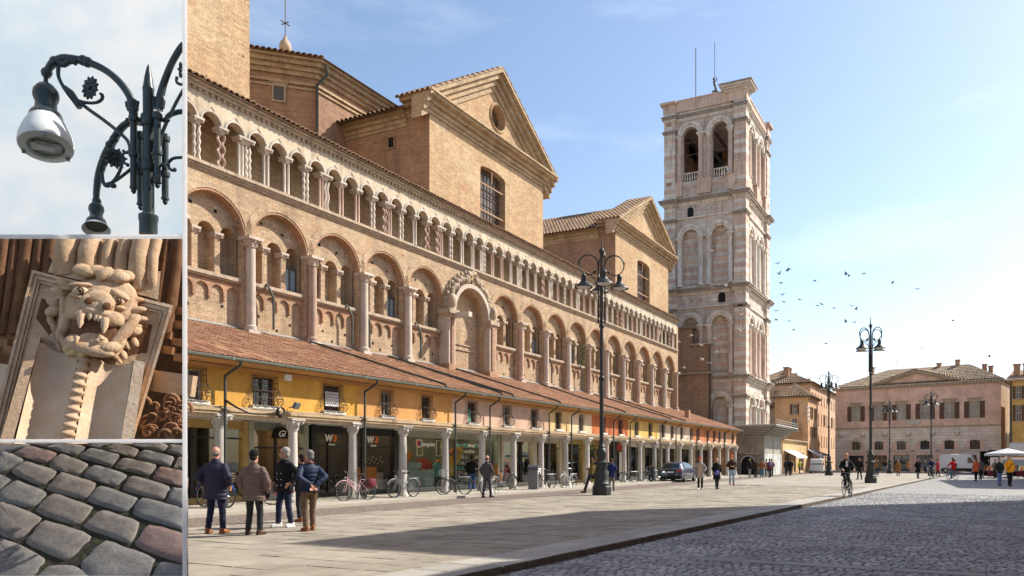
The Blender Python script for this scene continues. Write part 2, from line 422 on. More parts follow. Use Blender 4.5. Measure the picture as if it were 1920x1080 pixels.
SLABFAR = NT('distant_paving'); _v = SLABFAR.pos()
_b = SLABFAR.N('TexBrick'); SLABFAR.l.new(SLABFAR.stretch(_v, (1, 1, 1)), _b.inputs['Vector']); _b.inputs['Scale'].default_value = 1
_b.inputs['Brick Width'].default_value = .95; _b.inputs['Row Height'].default_value = .48; _b.inputs['Mortar Size'].default_value = .012
SLABFAR.set(_b.inputs['Color1'], (.35, .315, .255)); SLABFAR.set(_b.inputs['Color2'], (.29, .26, .21)); SLABFAR.set(_b.inputs['Mortar'], (.2, .175, .14))
SLABFAR.set(SLABFAR.b.inputs['Base Color'], SLABFAR.mix(1., _b.outputs[0], SLABFAR.N_gray(SLABFAR.ramp(SLABFAR.noise(_v, .7, 6), .3, .7, .82, 1.15)), 'MULTIPLY')); SLABFAR.b.inputs['Roughness'].default_value = .85; SLABFAR = SLABFAR.mat
KA, KB = (8.0, 5.95), (100.0, .6)
def ky(x): return KA[1]+(x-KA[0])*(KB[1]-KA[1])/(KB[0]-KA[0])
LOW = -.095
mb = MB(); mb.face([(-600, -900, LOW-.06), (1500, -900, LOW-.06), (1500, 900, LOW-.06), (-600, 900, LOW-.06)])
g = link('ground', mb.mesh('ground', [COBFAR]), kind='structure')
# raised plaza: slab sheet beyond the modelled slabs, porphyry street, arcade pavement
XS0, XS1 = 4.0, 46.0
plaza = thing('plaza', None, None) if False else bpy.data.objects.new('plaza', None); COL.objects.link(plaza); plaza['kind'] = 'structure'
mb = MB(); mb.raw([(-6, ky(-6)+.0, -.02), (140, ky(140), -.02), (140, 15.8, -.02), (-6, 15.8, -.02)], [(0, 1, 2, 3)]); mb.build('joint_bed', [JOINT], plaza)
mb = MB(); mb.raw([(XS1, ky(XS1)+.38, .0), (200, ky(200)+.38, .0), (200, 15.8, .0), (XS1, 15.8, .0)], [(0, 1, 2, 3)]); mb.build('far_paving', [SLABFAR], plaza)
mb = MB(); mb.raw([(-20, 15.8, .0), (200, 15.8, .0), (200, 18.3, .0), (-20, 18.3, .0)], [(0, 1, 2, 3)]); o = mb.build('cobbled_lane', [PORF]); o['kind'] = 'structure'
mb = MB(); mb.box(-20, 76.5, 18.3, 23.6, -.2, .09); o = mb.build('arcade_pavement', [mat('pavement_stone', (.38, .345, .285), .85, .15, .8, .2, 20, world=True)]); o['kind'] = 'structure'
mb = MB(); mb.raw([(76.5, 18.3, .002), (200, 18.3, .002), (200, 60, .002), (76.5, 60, .002)], [(0, 1, 2, 3)]); o = mb.build('far_lane', [PORF]); o['kind'] = 'structure'
# slabs: rows across the plaza, long side towards the arcade
def slab_box(mb, x0, x1, y0, y1, r=None, g=.004):
    z = rng.uniform(-.006, .004)
    t = [rng.uniform(-.003, .003) for _ in range(4)]
    x0 += g; x1 -= g; y0 += g; y1 -= g; b = .006
    v = [(x0, y0, -.03), (x1, y0, -.03), (x1, y1, -.03), (x0, y1, -.03),
         (x0+b, y0+b, z+t[0]), (x1-b, y0+b, z+t[1]), (x1-b, y1-b, z+t[2]), (x0+b, y1-b, z+t[3])]
    mb.raw(v, [(4,5,6,7),(0,1,5,4),(1,2,6,5),(2,3,7,6),(3,0,4,7)], 0, r)
slabs = []
x = XS0
while x < XS1-.01:
    wd = min(rng.choice((.42, .48, .48, .55)), XS1-x)
    if XS1-(x+wd) < .2: wd = XS1-x
    y = ky(x)+.95; y += -rng.random()*.5
    first = True
    while y < 15.8:
        l = rng.choice((.45, .55, .65, .8, .95))
        y1 = min(15.8, y+l)
        if 15.8-y1 < .3: y1 = 15.8
        y0 = max(y, ky(x+wd/2)+.93)
        if y1-y0 > .08: slabs.append((x, x+wd, y0, y1))
        y = y1
    x += wd
kerbs = []; x = 3.0
while x < 90:
    l = rng.uniform(.9, 1.5); kerbs.append((x, x+l)); x += l
border = []; x = 3.2
while x < XS1:
    l = rng.choice((.7, .9, 1.1)); border.append((x, min(XS1, x+l))); x += l
def inview(x, y):
    d = x*ct+y*st; X = x*st-y*ct
    if d < 3: return False
    px = CX+FOC*X/d; py = HY+FOC*EYE/d
    return 330 < px < 1940 and py < 1100
slabs.sort(key=lambda s_: hypot(s_[0], s_[2]))
near = [s_ for s_ in slabs if inview((s_[0]+s_[1])/2, (s_[2]+s_[3])/2)][:300]; ns = set(near)
rest = MB()
for s_ in slabs:
    if s_ in ns:
        m1 = MB(); cx_, cy_ = (s_[0]+s_[1])/2, (s_[2]+s_[3])/2
        slab_box(m1, s_[0]-cx_, s_[1]-cx_, s_[2]-cy_, s_[3]-cy_, 0.)
        link('slab', m1.mesh('slab', [SLAB]), plaza, (cx_, cy_, 0))
    else: slab_box(rest, *s_)
o = link('slab_rest', rest.mesh('slab_rest', [SLAB]), plaza, kind='stuff')
def quadbox(mb, p, z0, z1, b=.01, r=None):
    c = Vector((sum(q[0] for q in p)/4, sum(q[1] for q in p)/4, 0))
    lo = [(q[0], q[1], z0) for q in p]; hi = []
    for q in p:
        dv = c-Vector((q[0], q[1], 0)); dv = dv.normalized()*b*1.4; hi.append((q[0]+dv.x, q[1]+dv.y, z1))
    mid = [(q[0], q[1], z1-b) for q in p]
    mb.raw(lo+mid+hi, [(0,1,5,4),(1,2,6,5),(2,3,7,6),(3,0,4,7),(4,5,9,8),(5,6,10,9),(6,7,11,10),(7,4,8,11),(8,9,10,11)], 0, r)
for a, b in border:
    for o0, o1 in ((.375, .93),):
        m1 = MB(); cx_ = (a+b)/2; cy_ = ky(cx_)
        quadbox(m1, [(a+.006-cx_, ky(a)+o0-cy_), (b-.006-cx_, ky(b)+o0-cy_), (b-.006-cx_, ky(b)+o1-cy_), (a+.006-cx_, ky(a)+o1-cy_)], -.03, rng.uniform(0, .004), .01, 0.)
        link('border_slab', m1.mesh('border_slab', [SLABG]), plaza, (cx_, cy_, 0))
KERBF = groundmat('shaded_grimy_kerb_face', (.10, .08, .06), .5, 3)  # kerb face darkened for its shade as well as grime
kerb = bpy.data.objects.new('kerb', None); COL.objects.link(kerb); kerb['kind'] = 'structure'
for a, b in kerbs:
    m1 = MB(); cx_ = (a+b)/2; cy_ = ky(cx_); j = rng.uniform(-.008, .008)
    quadbox(m1, [(a+.005-cx_, ky(a)-cy_+j), (b-.005-cx_, ky(b)-cy_+j), (b-.005-cx_, ky(b)+.365-cy_), (a+.005-cx_, ky(a)+.365-cy_)], LOW-.05, rng.uniform(0, .006), .018, 0.)
    m1.m = [1 if i in (0, 3, 1, 4) else 0 for i in range(len(m1.f))]
    link('kerbstone', m1.mesh('kerbstone', [SLABG, KERBF]), kerb, (cx_, cy_, 0))
mb = MB(); mb.raw([(40, -120, LOW-.004), (220, -120, LOW-.004), (220, ky(220)+.1, LOW-.004), (40, ky(40)+.1, LOW-.004)], [(0, 1, 2, 3)]); o = mb.build('far_street', [COBFAR]); o['kind'] = 'structure'
# cobbles of the lower street
street = bpy.data.objects.new('street', None); COL.objects.link(street); street['kind'] = 'structure'
mb = MB(); mb.raw([(-6, -60, LOW-.03), (40, -60, LOW-.03), (40, ky(40), LOW-.03), (-6, ky(-6), LOW-.03)], [(0, 1, 2, 3)]); mb.v = [(a, b, LOW-.014) for a, b, c in mb.v]; mb.build('sett_bed', [JOINT], street)
rest = MB(); cands = []
def sett(mb, x, y, a, b, r=None):
    n = 6; z = LOW+rng.uniform(-.006, .008); pts = []
    for i in range(n):
        q = 2*pi*(i+.5)/n; k = rng.uniform(.86, 1.06)
        sx = a*.5*max(-1, min(1, 1.28*cos(q)))*k; sy = b*.5*max(-1, min(1, 1.28*sin(q)))*k
        pts.append((x+sx, y+sy))
    lo = [(p[0], p[1], LOW-.04) for p in pts]; mid = [(p[0], p[1], z-.012) for p in pts]
    hi = [(x+(p[0]-x)*.8, y+(p[1]-y)*.8, z) for p in pts]
    mb.raw(lo+mid+hi, [(i, (i+1) % n, n+(i+1) % n, n+i) for i in range(n)]+[(n+i, n+(i+1) % n, 2*n+(i+1) % n, 2*n+i) for i in range(n)]+[tuple(range(2*n, 3*n))], 0, r)
STR = (11.9, 15.6, 19.6, 24.2)   # long stone strips across the street
def strip_y(x): return False
x = 8.0
while x < 40:
    pitch = .125 if x < 30 else .16
    y = ky(x)-.07-rng.random()*.1
    while True:
        d = x*ct+y*st; X = x*st-y*ct
        if d < 9.5 or (CX+FOC*X/d) > 1950: break
        l = pitch*rng.uniform(.85, 1.45)
        xs_ = x+.25*(ky(x)-y)*.12
        ok = not any(abs(x-(s0-(ky(s0)-y)*.02)) < .22 for s0 in STR)
        if ok: cands.append((x+rng.uniform(-.012, .012), y-l/2, pitch*rng.uniform(.9, 1.02), l*.96))
        y -= l
    x += pitch
cands.sort(key=lambda c: c[0]*ct+c[1]*st)
for i, c in enumerate(cands):
    if i < 300:
        m1 = MB(); sett(m1, 0, 0, c[2], c[3], 0.); link('cobble', m1.mesh('cobble', [SETT]), street, (c[0], c[1], 0))
    else: sett(rest, *c)
link('cobble_rest', rest.mesh('cobble_rest', [SETT]), street, kind='stuff')
for s0 in STR:
    y = ky(s0)-.05
    while y > -16:
        l = rng.uniform(1.2, 1.9); y1 = y-l
        d = s0*ct+y*st; X = s0*st-y*ct
        if d < 6 or CX+FOC*X/d > 1960: break
        m1 = MB(); yc = (y+y1)/2; xc = s0-(ky(s0)-yc)*.02
        quadbox(m1, [(-.16, -l/2+.006), (.16, -l/2+.006), (.16, l/2-.006), (-.16, l/2-.006)], LOW-.05, LOW+rng.uniform(.0, .006), .012, 0.)
        link('stone_strip', m1.mesh('stone_strip', [STRIPS]), street, (xc, yc, 0)); y = y1
# ================================================================ cathedral
YW = 26.0
XA, XB = 13.0, 72.3
cath = thing('cathedral', 'long brick cathedral flank with rows of arches above the shop arcade', 'cathedral', (45, YW, 0))
C = cath.location
def P(mb, name, mats, sm=None, par=None): return mb.build(name, mats, par or cath, sm, world=True)
bays = [14.9, 18.1, 21.3, 24.5, 27.7, 30.9, 34.1]
bays2 = [38.7, 42.02, 45.34, 48.66, 51.98, 55.3, 58.62, 61.94, 65.26, 68.58, 71.9]
spans = list(zip(bays, bays[1:]))+list(zip(bays2, bays2[1:]))
Z0, ZSILL, ZSTR = 5.5, 12.68, 8.78
wall = MB()
big = [((a+b)/2, (b-a)/2-.14, 10.52, Z0) for a, b in spans]+[(36.25, 1.62, 9.95, Z0)]
arch_panel(wall, XA, XB, Z0, ZSILL, big, YW, .42, 0, 0, 16)
# return wall at the far end
wall.box(XB-.02, XB+.5, YW+.06, YW+9, 0, 15.3)
wall.face([(XB, YW, 0), (XB+.48, YW, 0), (XB+.48, YW, 15.3), (XB, YW, 15.3)])
P(wall, 'wall', [BR_FACADE])
back = MB(); tymp = MB(); low = MB(); frieze = MB()
for a, b in spans:
    c = (a+b)/2; hw = (b-a)/2-.14
    tri = [(c+k*(b-a)*.305, .37, 10.46, ZSTR+.02) for k in (-1, 0, 1)]
    arch_panel(tymp, a+.1, b-.1, ZSTR, ZSILL-.05, tri, YW+.40, .5, 0, 0, 8)
    back.face([(a, YW+.9, ZSTR-.1), (b, YW+.9, ZSTR-.1), (b, YW+.9, 11.4), (a, YW+.9, 11.4)])
    P(back, 'niche_wall', [BR_FACADE]); back = MB()
    low.face([(a, YW+.28, Z0), (b, YW+.28, Z0), (b, YW+.28, ZSTR), (a, YW+.28, ZSTR)]); P(low, 'lower_wall', [BR_FACADE]); low = MB()
    fr = [(a+.28+(b-a-.56)*(k+.5)/4, (b-a-.56)/8-.055, 8.14, 7.86) for k in range(4)]
    arch_panel(frieze, a+.24, b-.24, 7.86, ZSTR-.1, fr, YW+.18, .1, 0, 0, 6)
P(tymp, 'arcade_wall', [BR_FACADE]); P(frieze, 'corbel_frieze', [BR_RED])
# brick archivolt rings
def arc_ring(R0, R1, d, n=18):
    mb = MB(); pr = []
    for i in range(n+1):
        q = pi*i/n; pr.append((cos(q), sin(q)))
    v = []
    for (c_, s_) in pr:
        v += [(-R0*c_, 0, R0*s_), (-R1*c_, 0, R1*s_), (-R0*c_, d, R0*s_), (-R1*c_, d, R1*s_)]
    f = []
    for i in range(n):
        k = 4*i; f += [(k, k+4, k+5, k+1), (k+1, k+5, k+7, k+3), (k, k+2, k+6, k+4)]
    return mb.raw(v, f)
ring = arc_ring(1.49, 1.80, .1).mesh('archivolt', [BR_FACADE]); ring2 = arc_ring(1.40, 1.49, .12).mesh('archivolt', [BR_RED])
for a, b in spans:
    k = ((b-a)/2-.14)/1.46
    link('archivolt', ring, cath, ((a+b)/2-C.x, -.03, 10.52), (0, 0, 0), (k, 1, k))
    link('arch_soffit', ring2, cath, ((a+b)/2-C.x, -.005, 10.52), (0, 0, 0), (k, 4, k))
# string courses and loggia sill
for a, b in spans:
    mb = MB(); mb.box(a-C.x+.2, b-C.x-.2, .02, .5, ZSTR-.1, ZSTR+.04); mb.box(a-C.x+.2, b-C.x-.2, .08, .45, ZSTR-.17, ZSTR-.1)
    mb.build('string_course', [STONE_CORN], cath)
sx = XA
while sx < XB:
    l = min(rng.uniform(1.4, 2.2), XB-sx+.15); mb = MB()
    mb.box(sx+.004-C.x, sx+l-.004-C.x, -.2, .5, 12.76, 12.88); mb.box(sx-C.x, sx+l-C.x, -.12, .4, 12.66, 12.76); mb.box(sx-C.x, sx+l-C.x, -.06, .4, 12.58, 12.66)
    mb.build('sill_stone', [STONE_CORN], cath); sx += l
# pilaster columns
def capital_mesh(r, h, m, n=8):
    mb = MB(); mb.lathe([(r*1.0, 0), (r*1.22, h*.05), (r*1.02, h*.12), (r*1.12, h*.3), (r*1.35, h*.55), (r*1.5, h*.66)], n, M=Matrix.Rotation(pi/n, 3, 'Z'))
    for k in range(8):
        q = pi/4*k; R = r*(1.45 if k % 2 else 1.3); mb.ell((R*cos(q), R*sin(q), h*.6), (r*.26, r*.26, h*.16), 6, 4)
        mb.ell((r*1.18*cos(q+.39), r*1.18*sin(q+.39), h*.3), (r*.2, r*.2, h*.12), 6, 4)
    mb.box(-r*1.7, r*1.7, -r*1.7, r*1.7, h*.72, h); mb.box(-r*1.5, r*1.5, -r*1.5, r*1.5, h*.64, h*.72)
    return mb.mesh('capital', [m], 40)
pil = [18.1, 21.3, 24.5, 27.7, 30.9]+bays2[1:]
shaft = MB().lathe([(.25, 0), (.25, .16), (.195, .22), (.19, 1.8), (.185, 3.35)], 14, caps=True).mesh('shaft', [STONE_COL], 40)
shaftp = shaft.copy(); shaftp.materials.clear(); shaftp.materials.append(STONE_COLP)
pcap = capital_mesh(.2, .42, STONE_COL)
for i, x in enumerate(pil):
    link('pilaster_shaft', shaft if i % 3 != 2 else shaftp, cath, (x-C.x, -.12, 6.78))
    link('pilaster_capital', pcap, cath, (x-C.x, -.12, 10.12))
    mb = MB(); mb.box(x-.26-C.x, x+.26-C.x, .0-.02, .3, 5.5, 10.54); mb.build('pilaster_pier', [BR_FACADE], cath)
    mb = MB(); mb.box(x-.27-C.x, x+.27-C.x, -.36, .0, 5.6, 6.79); mb.build('pilaster_base', [STONE_W], cath)
# small paired colonettes
def colonette(kind, h, r, m):
    mb = MB(); n = 8; k = 26
    if kind == 'plain': mb.lathe([(r*1.5, 0), (r*1.5, h*.03), (r, h*.06), (r*.95, h*.97), (r*1.2, h)], n)
    elif kind == 'twist':
        rows = []
        for i in range(k+1):
            z = h*i/k
            for j in range(n):
                q = 2*pi*j/n; rr = r*(1+.28*cos(2*(q-z/h*14))); rows.append((rr*cos(q), rr*sin(q), z))
        mb.raw(rows, [(i*n+j, i*n+(j+1) % n, (i+1)*n+(j+1) % n, (i+1)*n+j) for i in range(k) for j in range(n)])
    elif kind == 'zigzag':
        mb.tube([(r*.75*(abs((i*4/k) % 2-1)*2-1), 0, h*i/k) for i in range(k+1)], r*.95, n)
    elif kind == 'knot':
        mb.tube([(r*.7*sin(i/k*pi*6), r*.7*cos(i/k*pi*6), h*i/k) for i in range(k+1)], r*.9, n)
    return mb.mesh('colonette', [m], 40)
lcol = [colonette('plain', 1.42, .05, STONE_COL), colonette('plain', 1.42, .05, STONE_COLP), colonette('plain', 1.42, .05, STONE_COL), colonette('twist', 1.42, .055, STONE_COL)]
def block_cap(wx, wy, h, m):
    mb = MB(); mb.lathe([(.5, 0), (.62, .25), (.8, .55), (1.0, .7)], 4, M=Matrix.Diagonal((wx*.7, wy*.7, h))@Matrix.Rotation(pi/4, 3, 'Z'))
    mb.box(-wx*.58, wx*.58, -wy*.58, wy*.58, h*.7, h)
    for a_ in (-1, 1):
        for e in (-1, 1): mb.ell((a_*wx*.45, e*wy*.42, h*.5), (wx*.14, wy*.16, h*.2), 6, 4)
    return mb.mesh('capital', [m], 40)
lcap = block_cap(.34, .42, .3, STONE_COL)
for i, (a, b) in enumerate(spans):
    c = (a+b)/2
    for k in (-.5, .5):
        x = c+k*2*(b-a)*.1525
        me = rng.choice(lcol)
        for dx in (-.1, .1): link('colonette', me, cath, (x+dx-C.x, .45, ZSTR+.03))
        link('capital', lcap, cath, (x-C.x, .52, 10.2))
# putlog holes: black plates in place of the shade inside
for a, b in spans:
    c = (a+b)/2
    for dx, z_ in ((-.55, 11.35), (.5, 11.3), (-.75, 7.4), (.7, 7.5), (.1, 7.0)):
        yy = YW+.40 if z_ > 9 else YW+.28
        x_ = c+dx+rng.uniform(-.2, .2); z_ += rng.uniform(-.12, .12); s_ = rng.uniform(.05, .075)
        mb = MB(); mb.box(x_-s_, x_+s_, yy-.004, yy+.05, z_-s_, z_+s_); P(mb, 'putlog_dark_plate', [BLACKHOLE])
# glazed niches
for a, b, k in ((21.3, 24.5, 1), (27.7, 30.9, 1), (24.5, 27.7, -1), (42.02, 45.34, 1), (48.66, 51.98, -1), (48.66, 51.98, 0)):
    x = (a+b)/2+k*(b-a)*.305-C.x; zt = 10.0
    mb = MB(); mb.box(x-.36, x+.36, .62, .64, ZSTR+.06, zt); gl = mb.build('niche_window', [GLASS_SKY], cath)
    mb = MB()
    for q in (-.36, -.02, .32): mb.box(x+q, x+q+.045, .57, .615, ZSTR+.05, zt)
    mb.box(x-.36, x+.365, .565, .62, zt-.06, zt+.03); mb.build('frame', [mat('window_frame', (.12, .09, .07))], gl)
# portal bay
mb = MB(); y = YW+.42
mb.face([(34.2, y, Z0), (38.4, y, Z0), (38.4, y, 12), (34.2, y, 12)]); P(mb, 'portal_infill', [BR_FACADE])
for z_ in (8.05, 8.35):
    mb = MB(); mb.box(34.65, 37.85, y-.07, y+.05, z_-.03, z_+.03); P(mb, 'brick_band', [STONE_CORN])
for x0, x1 in ((33.85, 34.64), (37.86, 38.75)):
    mb = MB(); mb.box(x0+.1, x1-.1, YW-.42, YW+.3, 6.9, 9.75); P(mb, 'portal_jamb', [STONE_COL])
    mb = MB(); mb.box(x0+.28, x1-.28, YW-.5, YW-.41, 7.0, 9.6); mb.box(x0-.02, x1+.02, YW-.52, YW+.35, 5.6, 6.95); P(mb, 'jamb_base', [BR_RED])
    mb = MB(); mb.box(x0-.05, x1+.05, YW-.6, YW+.3, 9.75, 10.0); mb.box(x0+.02, x1-.02, YW-.5, YW+.3, 9.6, 9.75); P(mb, 'impost', [STONE_CORN])
    mb = MB(); mb.box(x0+.15, x1-.05, YW-.45, YW+.2, 10, 10.75); mb.ell(((x0+x1)/2, YW-.45, 10.5), (.28, .22, .42), 8, 6); P(mb, 'carved_finial', [STONE_CORN], 50)
mb = MB(); mb.box(34.3, 34.62, YW-1.5, YW-.5, 9.55, 9.82); P(mb, 'projecting_beam', [STONE_W])
o = link('portal_arch', arc_ring(1.62, 1.86, .5, 24).mesh('portal_arch', [STONE_COL]), cath, (36.25-C.x, -.42, 9.95))
mb = MB()
for i in range(40):
    q = pi*(i+.5)/40; R = 2.05+rng.uniform(-.08, .12)+(.45 if abs(q-pi/2) < .12 else .15*(1-abs(q-pi/2)/1.6))
    mb.ell((36.25-R*cos(q)*.98, YW-.3, 9.95+R*sin(q)), (rng.uniform(.12, .2), .16, rng.uniform(.12, .22)), 7, 5)
    R = 2.3+.25*(1-abs(q-pi/2)/1.6)
    if i % 2: mb.ell((36.25-R*cos(q), YW-.22, 9.95+R*sin(q)), (.09, .09, .14), 6, 4)
P(mb, 'carved_foliage', [STONE_CORN], 60)
# ---- loggia
LZ0, LSP, LTOP = 12.88, 14.52, 15.62
log = MB(); xs = []; x = 21.2-1.05*7
while x < 71.8: xs.append(x); x += 1.05
ops = [((a+b)/2, .41, LSP, LSP) for a, b in zip(xs, xs[1:])]
arch_panel(log, xs[0], XB, LSP, LTOP, ops, YW+.0, .34, 0, 0, 8)
log.box(xs[0], XB, YW+.33, YW+.36, LSP+.5, LTOP)
P(log, 'loggia_wall', [PLAST_LOG])
mb = MB(); mb.box(XA, XB, YW+1.5, YW+1.6, 12.6, 16.2); P(mb, 'loggia_back_wall', [BR_FACADE])
mb = MB(); mb.box(XA, XB, YW+.01, YW+1.5, 12.58, 12.74); P(mb, 'loggia_floor', [STONE_CORN])
rg = MB(); n = 10
for i in range(n): pass
rg.tube([(-.44*cos(pi*i/n), -.02, .44*sin(pi*i/n)) for i in range(n+1)], .045, 5); rg.tube([(-.5*cos(pi*i/n), -.005, .52*sin(pi*i/n)+(.12 if i == n//2 else 0)) for i in range(n+1)], .025, 4)
rg = rg.mesh('archivolt', [STONE_W], 60)
beams = MB().box(-.05, .05, 0, 1.2, -.04, .06).mesh('tie_beam', [WOODDK])
for i, (xc, hw, zs, zb) in enumerate(ops):
    link('loggia_archivolt', rg, cath, (xc-C.x, 0, LSP))
h = LSP-.22-LZ0
kinds = {k: colonette(k, h, .062, m_) for k, m_ in (('plain', STONE_COL), ('twist', STONE_COL), ('zigzag', STONE_COL), ('knot', STONE_COLP))}
kinds['plainp'] = colonette('plain', h, .062, STONE_COLP)
cap1 = block_cap(.36, .40, .26, STONE_COL); cap2 = block_cap(.66, .42, .26, STONE_COL)
for i, x in enumerate(xs):
    cl = (i-7) % 4 == 0
    if cl:
        link('loggia_capital', cap2, cath, (x-C.x, .17, LSP-.24))
        a, b = rng.choice((('plain', 'zigzag'), ('plainp', 'zigzag'), ('plain', 'twist'), ('knot', 'plainp')))
        for dx, kd in ((-.25, a), (-.09, a), (.09, b), (.25, b)): link('loggia_column', kinds[kd], cath, (x+dx-C.x, .14, LZ0))
    else:
        link('loggia_capital', cap1, cath, (x-C.x, .17, LSP-.24))
        kd = 'knot' if (i-7) % 12 == 11 else rng.choice(('plain', 'plain', 'plainp', 'plainp', 'plain', 'twist', 'twist'))
        for dx in (-.1, .1): link('loggia_column', kinds[kd], cath, (x+dx-C.x, .14, LZ0), (0, 0, rng.uniform(0, 6) if kd != 'zigzag' else 0))
# eave: stained cornice, small dentils, tiles
mb = MB(); mb.box(xs[0], XB+.1, YW-.14, YW+.4, LTOP, LTOP+.12); mb.box(xs[0], XB+.15, YW-.26, YW+.4, LTOP+.12, LTOP+.2); P(mb, 'eave_cornice', [STONE_CORN])
mb = MB(); x = xs[0]
while x < XB: mb.box(x, x+.1, YW-.1, YW+.0, LTOP-.12, LTOP); x += .26
o = P(mb, 'dentil', [STONE_CORN]); o['kind'] = 'stuff'
mb = MB(); mb.raw([(xs[0], YW-.34, LTOP+.2), (XB+.2, YW-.34, LTOP+.2), (XB+.2, YW+3.2, LTOP+1.15), (xs[0], YW+3.2, LTOP+1.15), (xs[0], YW-.34, LTOP+.25), (XB+.2, YW-.34, LTOP+.25), (XB+.2, YW+3.2, LTOP+1.2), (xs[0], YW+3.2, LTOP+1.2)],
   [(0,3,2,1),(4,5,6,7),(0,1,5,4),(1,2,6,5),(2,3,7,6),(3,0,4,7)]); P(mb, 'loggia_roof', [TILE_OLD])
tile = half_tile(.55, .24).mesh('tile', [TILE_OLD], 50); n = 0; x = xs[0]+.1
sl_ = atan2(.95, 3.54)
while x < XB+.15:
    link('roof_tile', tile, cath, (x-C.x, -.42+rng.uniform(-.02, .02), LTOP+.25+rng.uniform(-.01, .015)), (sl_, 0, rng.uniform(-.05, .05))); x += .25
# downpipes on the cathedral wall
for px in (513, 660, 692, 788, 1033, 1090, 1104, 1144):
    x = fx(px, YW); mb = MB()
    mb.tube([(x-.35, YW+.2, 8.75), (x-.35, YW-.0, 8.85), (x-.3, YW-.1, 8.7), (x-.12, YW-.14, 8.3), (x-.12, YW-.14, 7.0)], .055, 6)
    P(mb, 'drainpipe', [PIPE], 50)
# ---- transepts
def gable_block(nm, x0, x1, y0, zc, zap, win, ocu, roofm, ymax, zrid=None):
    """brick transept: facade at y0 facing the square, cornice at zc, apex at zap"""
    xm = (x0+x1)/2
    W = Wall((x0, y0), 0)
    mb = MB(); a0, a1, zb, zt = win
    n = 10; wc = (a0+a1)/2; hw = (a1-a0)/2
    # wall with an arched window hole (segmental)
    for xa, xb in ((x0, a0), (a1, x1)): mb.face([(xa, y0, 11), (xb, y0, 11), (xb, y0, zc), (xa, y0, zc)])
    mb.face([(a0, y0, 11), (a1, y0, 11), (a1, y0, zb), (a0, y0, zb)])
    arc = [(wc-hw*cos(pi*i/n), zt+hw*.2*sin(pi*i/n)) for i in range(n+1)]
    for (xa, za), (xb, z2) in zip(arc, arc[1:]):
        mb.face([(xa, y0, za), (xb, y0, z2), (xb, y0, zc), (xa, y0, zc)]); mb.face([(xa, y0, za), (xa, y0+.55, za), (xb, y0+.55, z2), (xb, y0, z2)])
    for xa, zz in ((a0, zt), (a1, zt)): mb.face([(xa, y0, zb), (xa, y0+.55, zb), (xa, y0+.55, zz), (xa, y0, zz)])
    mb.face([(x1, y0, 11), (x1, ymax, 11), (x1, ymax, zc), (x1, y0, zc)])
    # tympanum, with round hole
    zt0 = zc
    if ocu:
        oc, oz, orr = ocu; k = 24
        tri = [(x0, zt0), (x1, zt0), (xm, zap)]
        def edge_pt(q):
            dx, dz = cos(q), sin(q); best = 1e9
            for (ax, az), (bx_, bz) in zip(tri, tri[1:]+tri[:1]):
                ex, ez = bx_-ax, bz-az; den = dx*ez-dz*ex
                if abs(den) < 1e-9: continue
                t_ = ((ax-oc)*ez-(az-oz)*ex)/den; u_ = ((ax-oc)*dz-(az-oz)*dx)/den
                if t_ > 0 and -1e-6 <= u_ <= 1+1e-6: best = min(best, t_)
            return (oc+dx*best, oz+dz*best)
        angs = sorted([2*pi*i/k for i in range(k)]+[atan2(b_-oz, a_-oc) % (2*pi) for a_, b_ in tri])
        for i, q in enumerate(angs):
            q2 = angs[(i+1) % len(angs)]; e1, e2 = edge_pt(q), edge_pt(q2)
            c1 = (oc+orr*cos(q), oz+orr*sin(q)); c2 = (oc+orr*cos(q2), oz+orr*sin(q2))
            mb.face([(c1[0], y0, c1[1]), (e1[0], y0, e1[1]), (e2[0], y0, e2[1]), (c2[0], y0, c2[1])])
            mb.face([(c1[0], y0, c1[1]), (c2[0], y0, c2[1]), (c2[0], y0+.6, c2[1]), (c1[0], y0+.6, c1[1])])
    else: mb.face([(x0, y0, zt0), (x1, y0, zt0), (xm, y0, zap)])
    P(mb, nm+'_wall', [BR_GABLE])
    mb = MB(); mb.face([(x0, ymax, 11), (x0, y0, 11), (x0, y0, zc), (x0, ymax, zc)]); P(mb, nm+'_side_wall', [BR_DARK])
    # window glazing
    mb = MB(); mb.box(a0-.1, a1+.1, y0+.5, y0+.52, zb, zt+hw*.5); gl = P(mb, 'window', [GLASS_BROWN])
    mb = MB()
    for i in range(1, 8):
        x_ = a0+(a1-a0)*i/8; mb.box(x_-.018, x_+.018, y0+.44, y0+.48, zb, zt+hw*.4)
    z_ = zb+.3
    while z_ < zt+.2: mb.box(a0, a1, y0+.43, y0+.47, z_-.018, z_+.018); z_ += .5
    P(mb, 'glazing_bar', [IRON], par=gl)
    mb = MB(); z_ = zb+.2
    while z_ < zt+.2: mb.box(a0, a1, y0+.1, y0+.16, z_-.045, z_+.045); z_ += 1.75
    mb.box(wc-.035, wc+.035, y0+.09, y0+.15, zt-.6, zt+hw*.42); P(mb, 'window_rail', [mat('rusty_rail', (.36, .22, .14))], par=gl)
    if ocu:
        mb = MB(); mb.torus((oc, y0-.02, oz), orr+.08, .09, 24, 6); P(mb, 'oculus_ring', [BR_GABLE], 50)
        mb = MB(); mb.lathe([(orr, 0), (orr, .05)], 20, (oc, y0+.58, oz), M=Matrix.Rotation(pi/2, 3, 'X')); gz = P(mb, 'oculus_window', [GLASS_BROWN])
        mb = MB(); mb.box(oc-.03, oc+.03, y0+.45, y0+.5, oz-orr, oz+orr); mb.box(oc-orr, oc+orr, y0+.45, y0+.5, oz-.03, oz+.03); P(mb, 'oculus_bar', [IRON], par=gz)
    # cornices: layers stepping out
    lay = ((-.75, -.55, .10), (-.55, -.32, .22), (-.28, -.05, .42), (-.05, .12, .72), (.12, .24, .85))
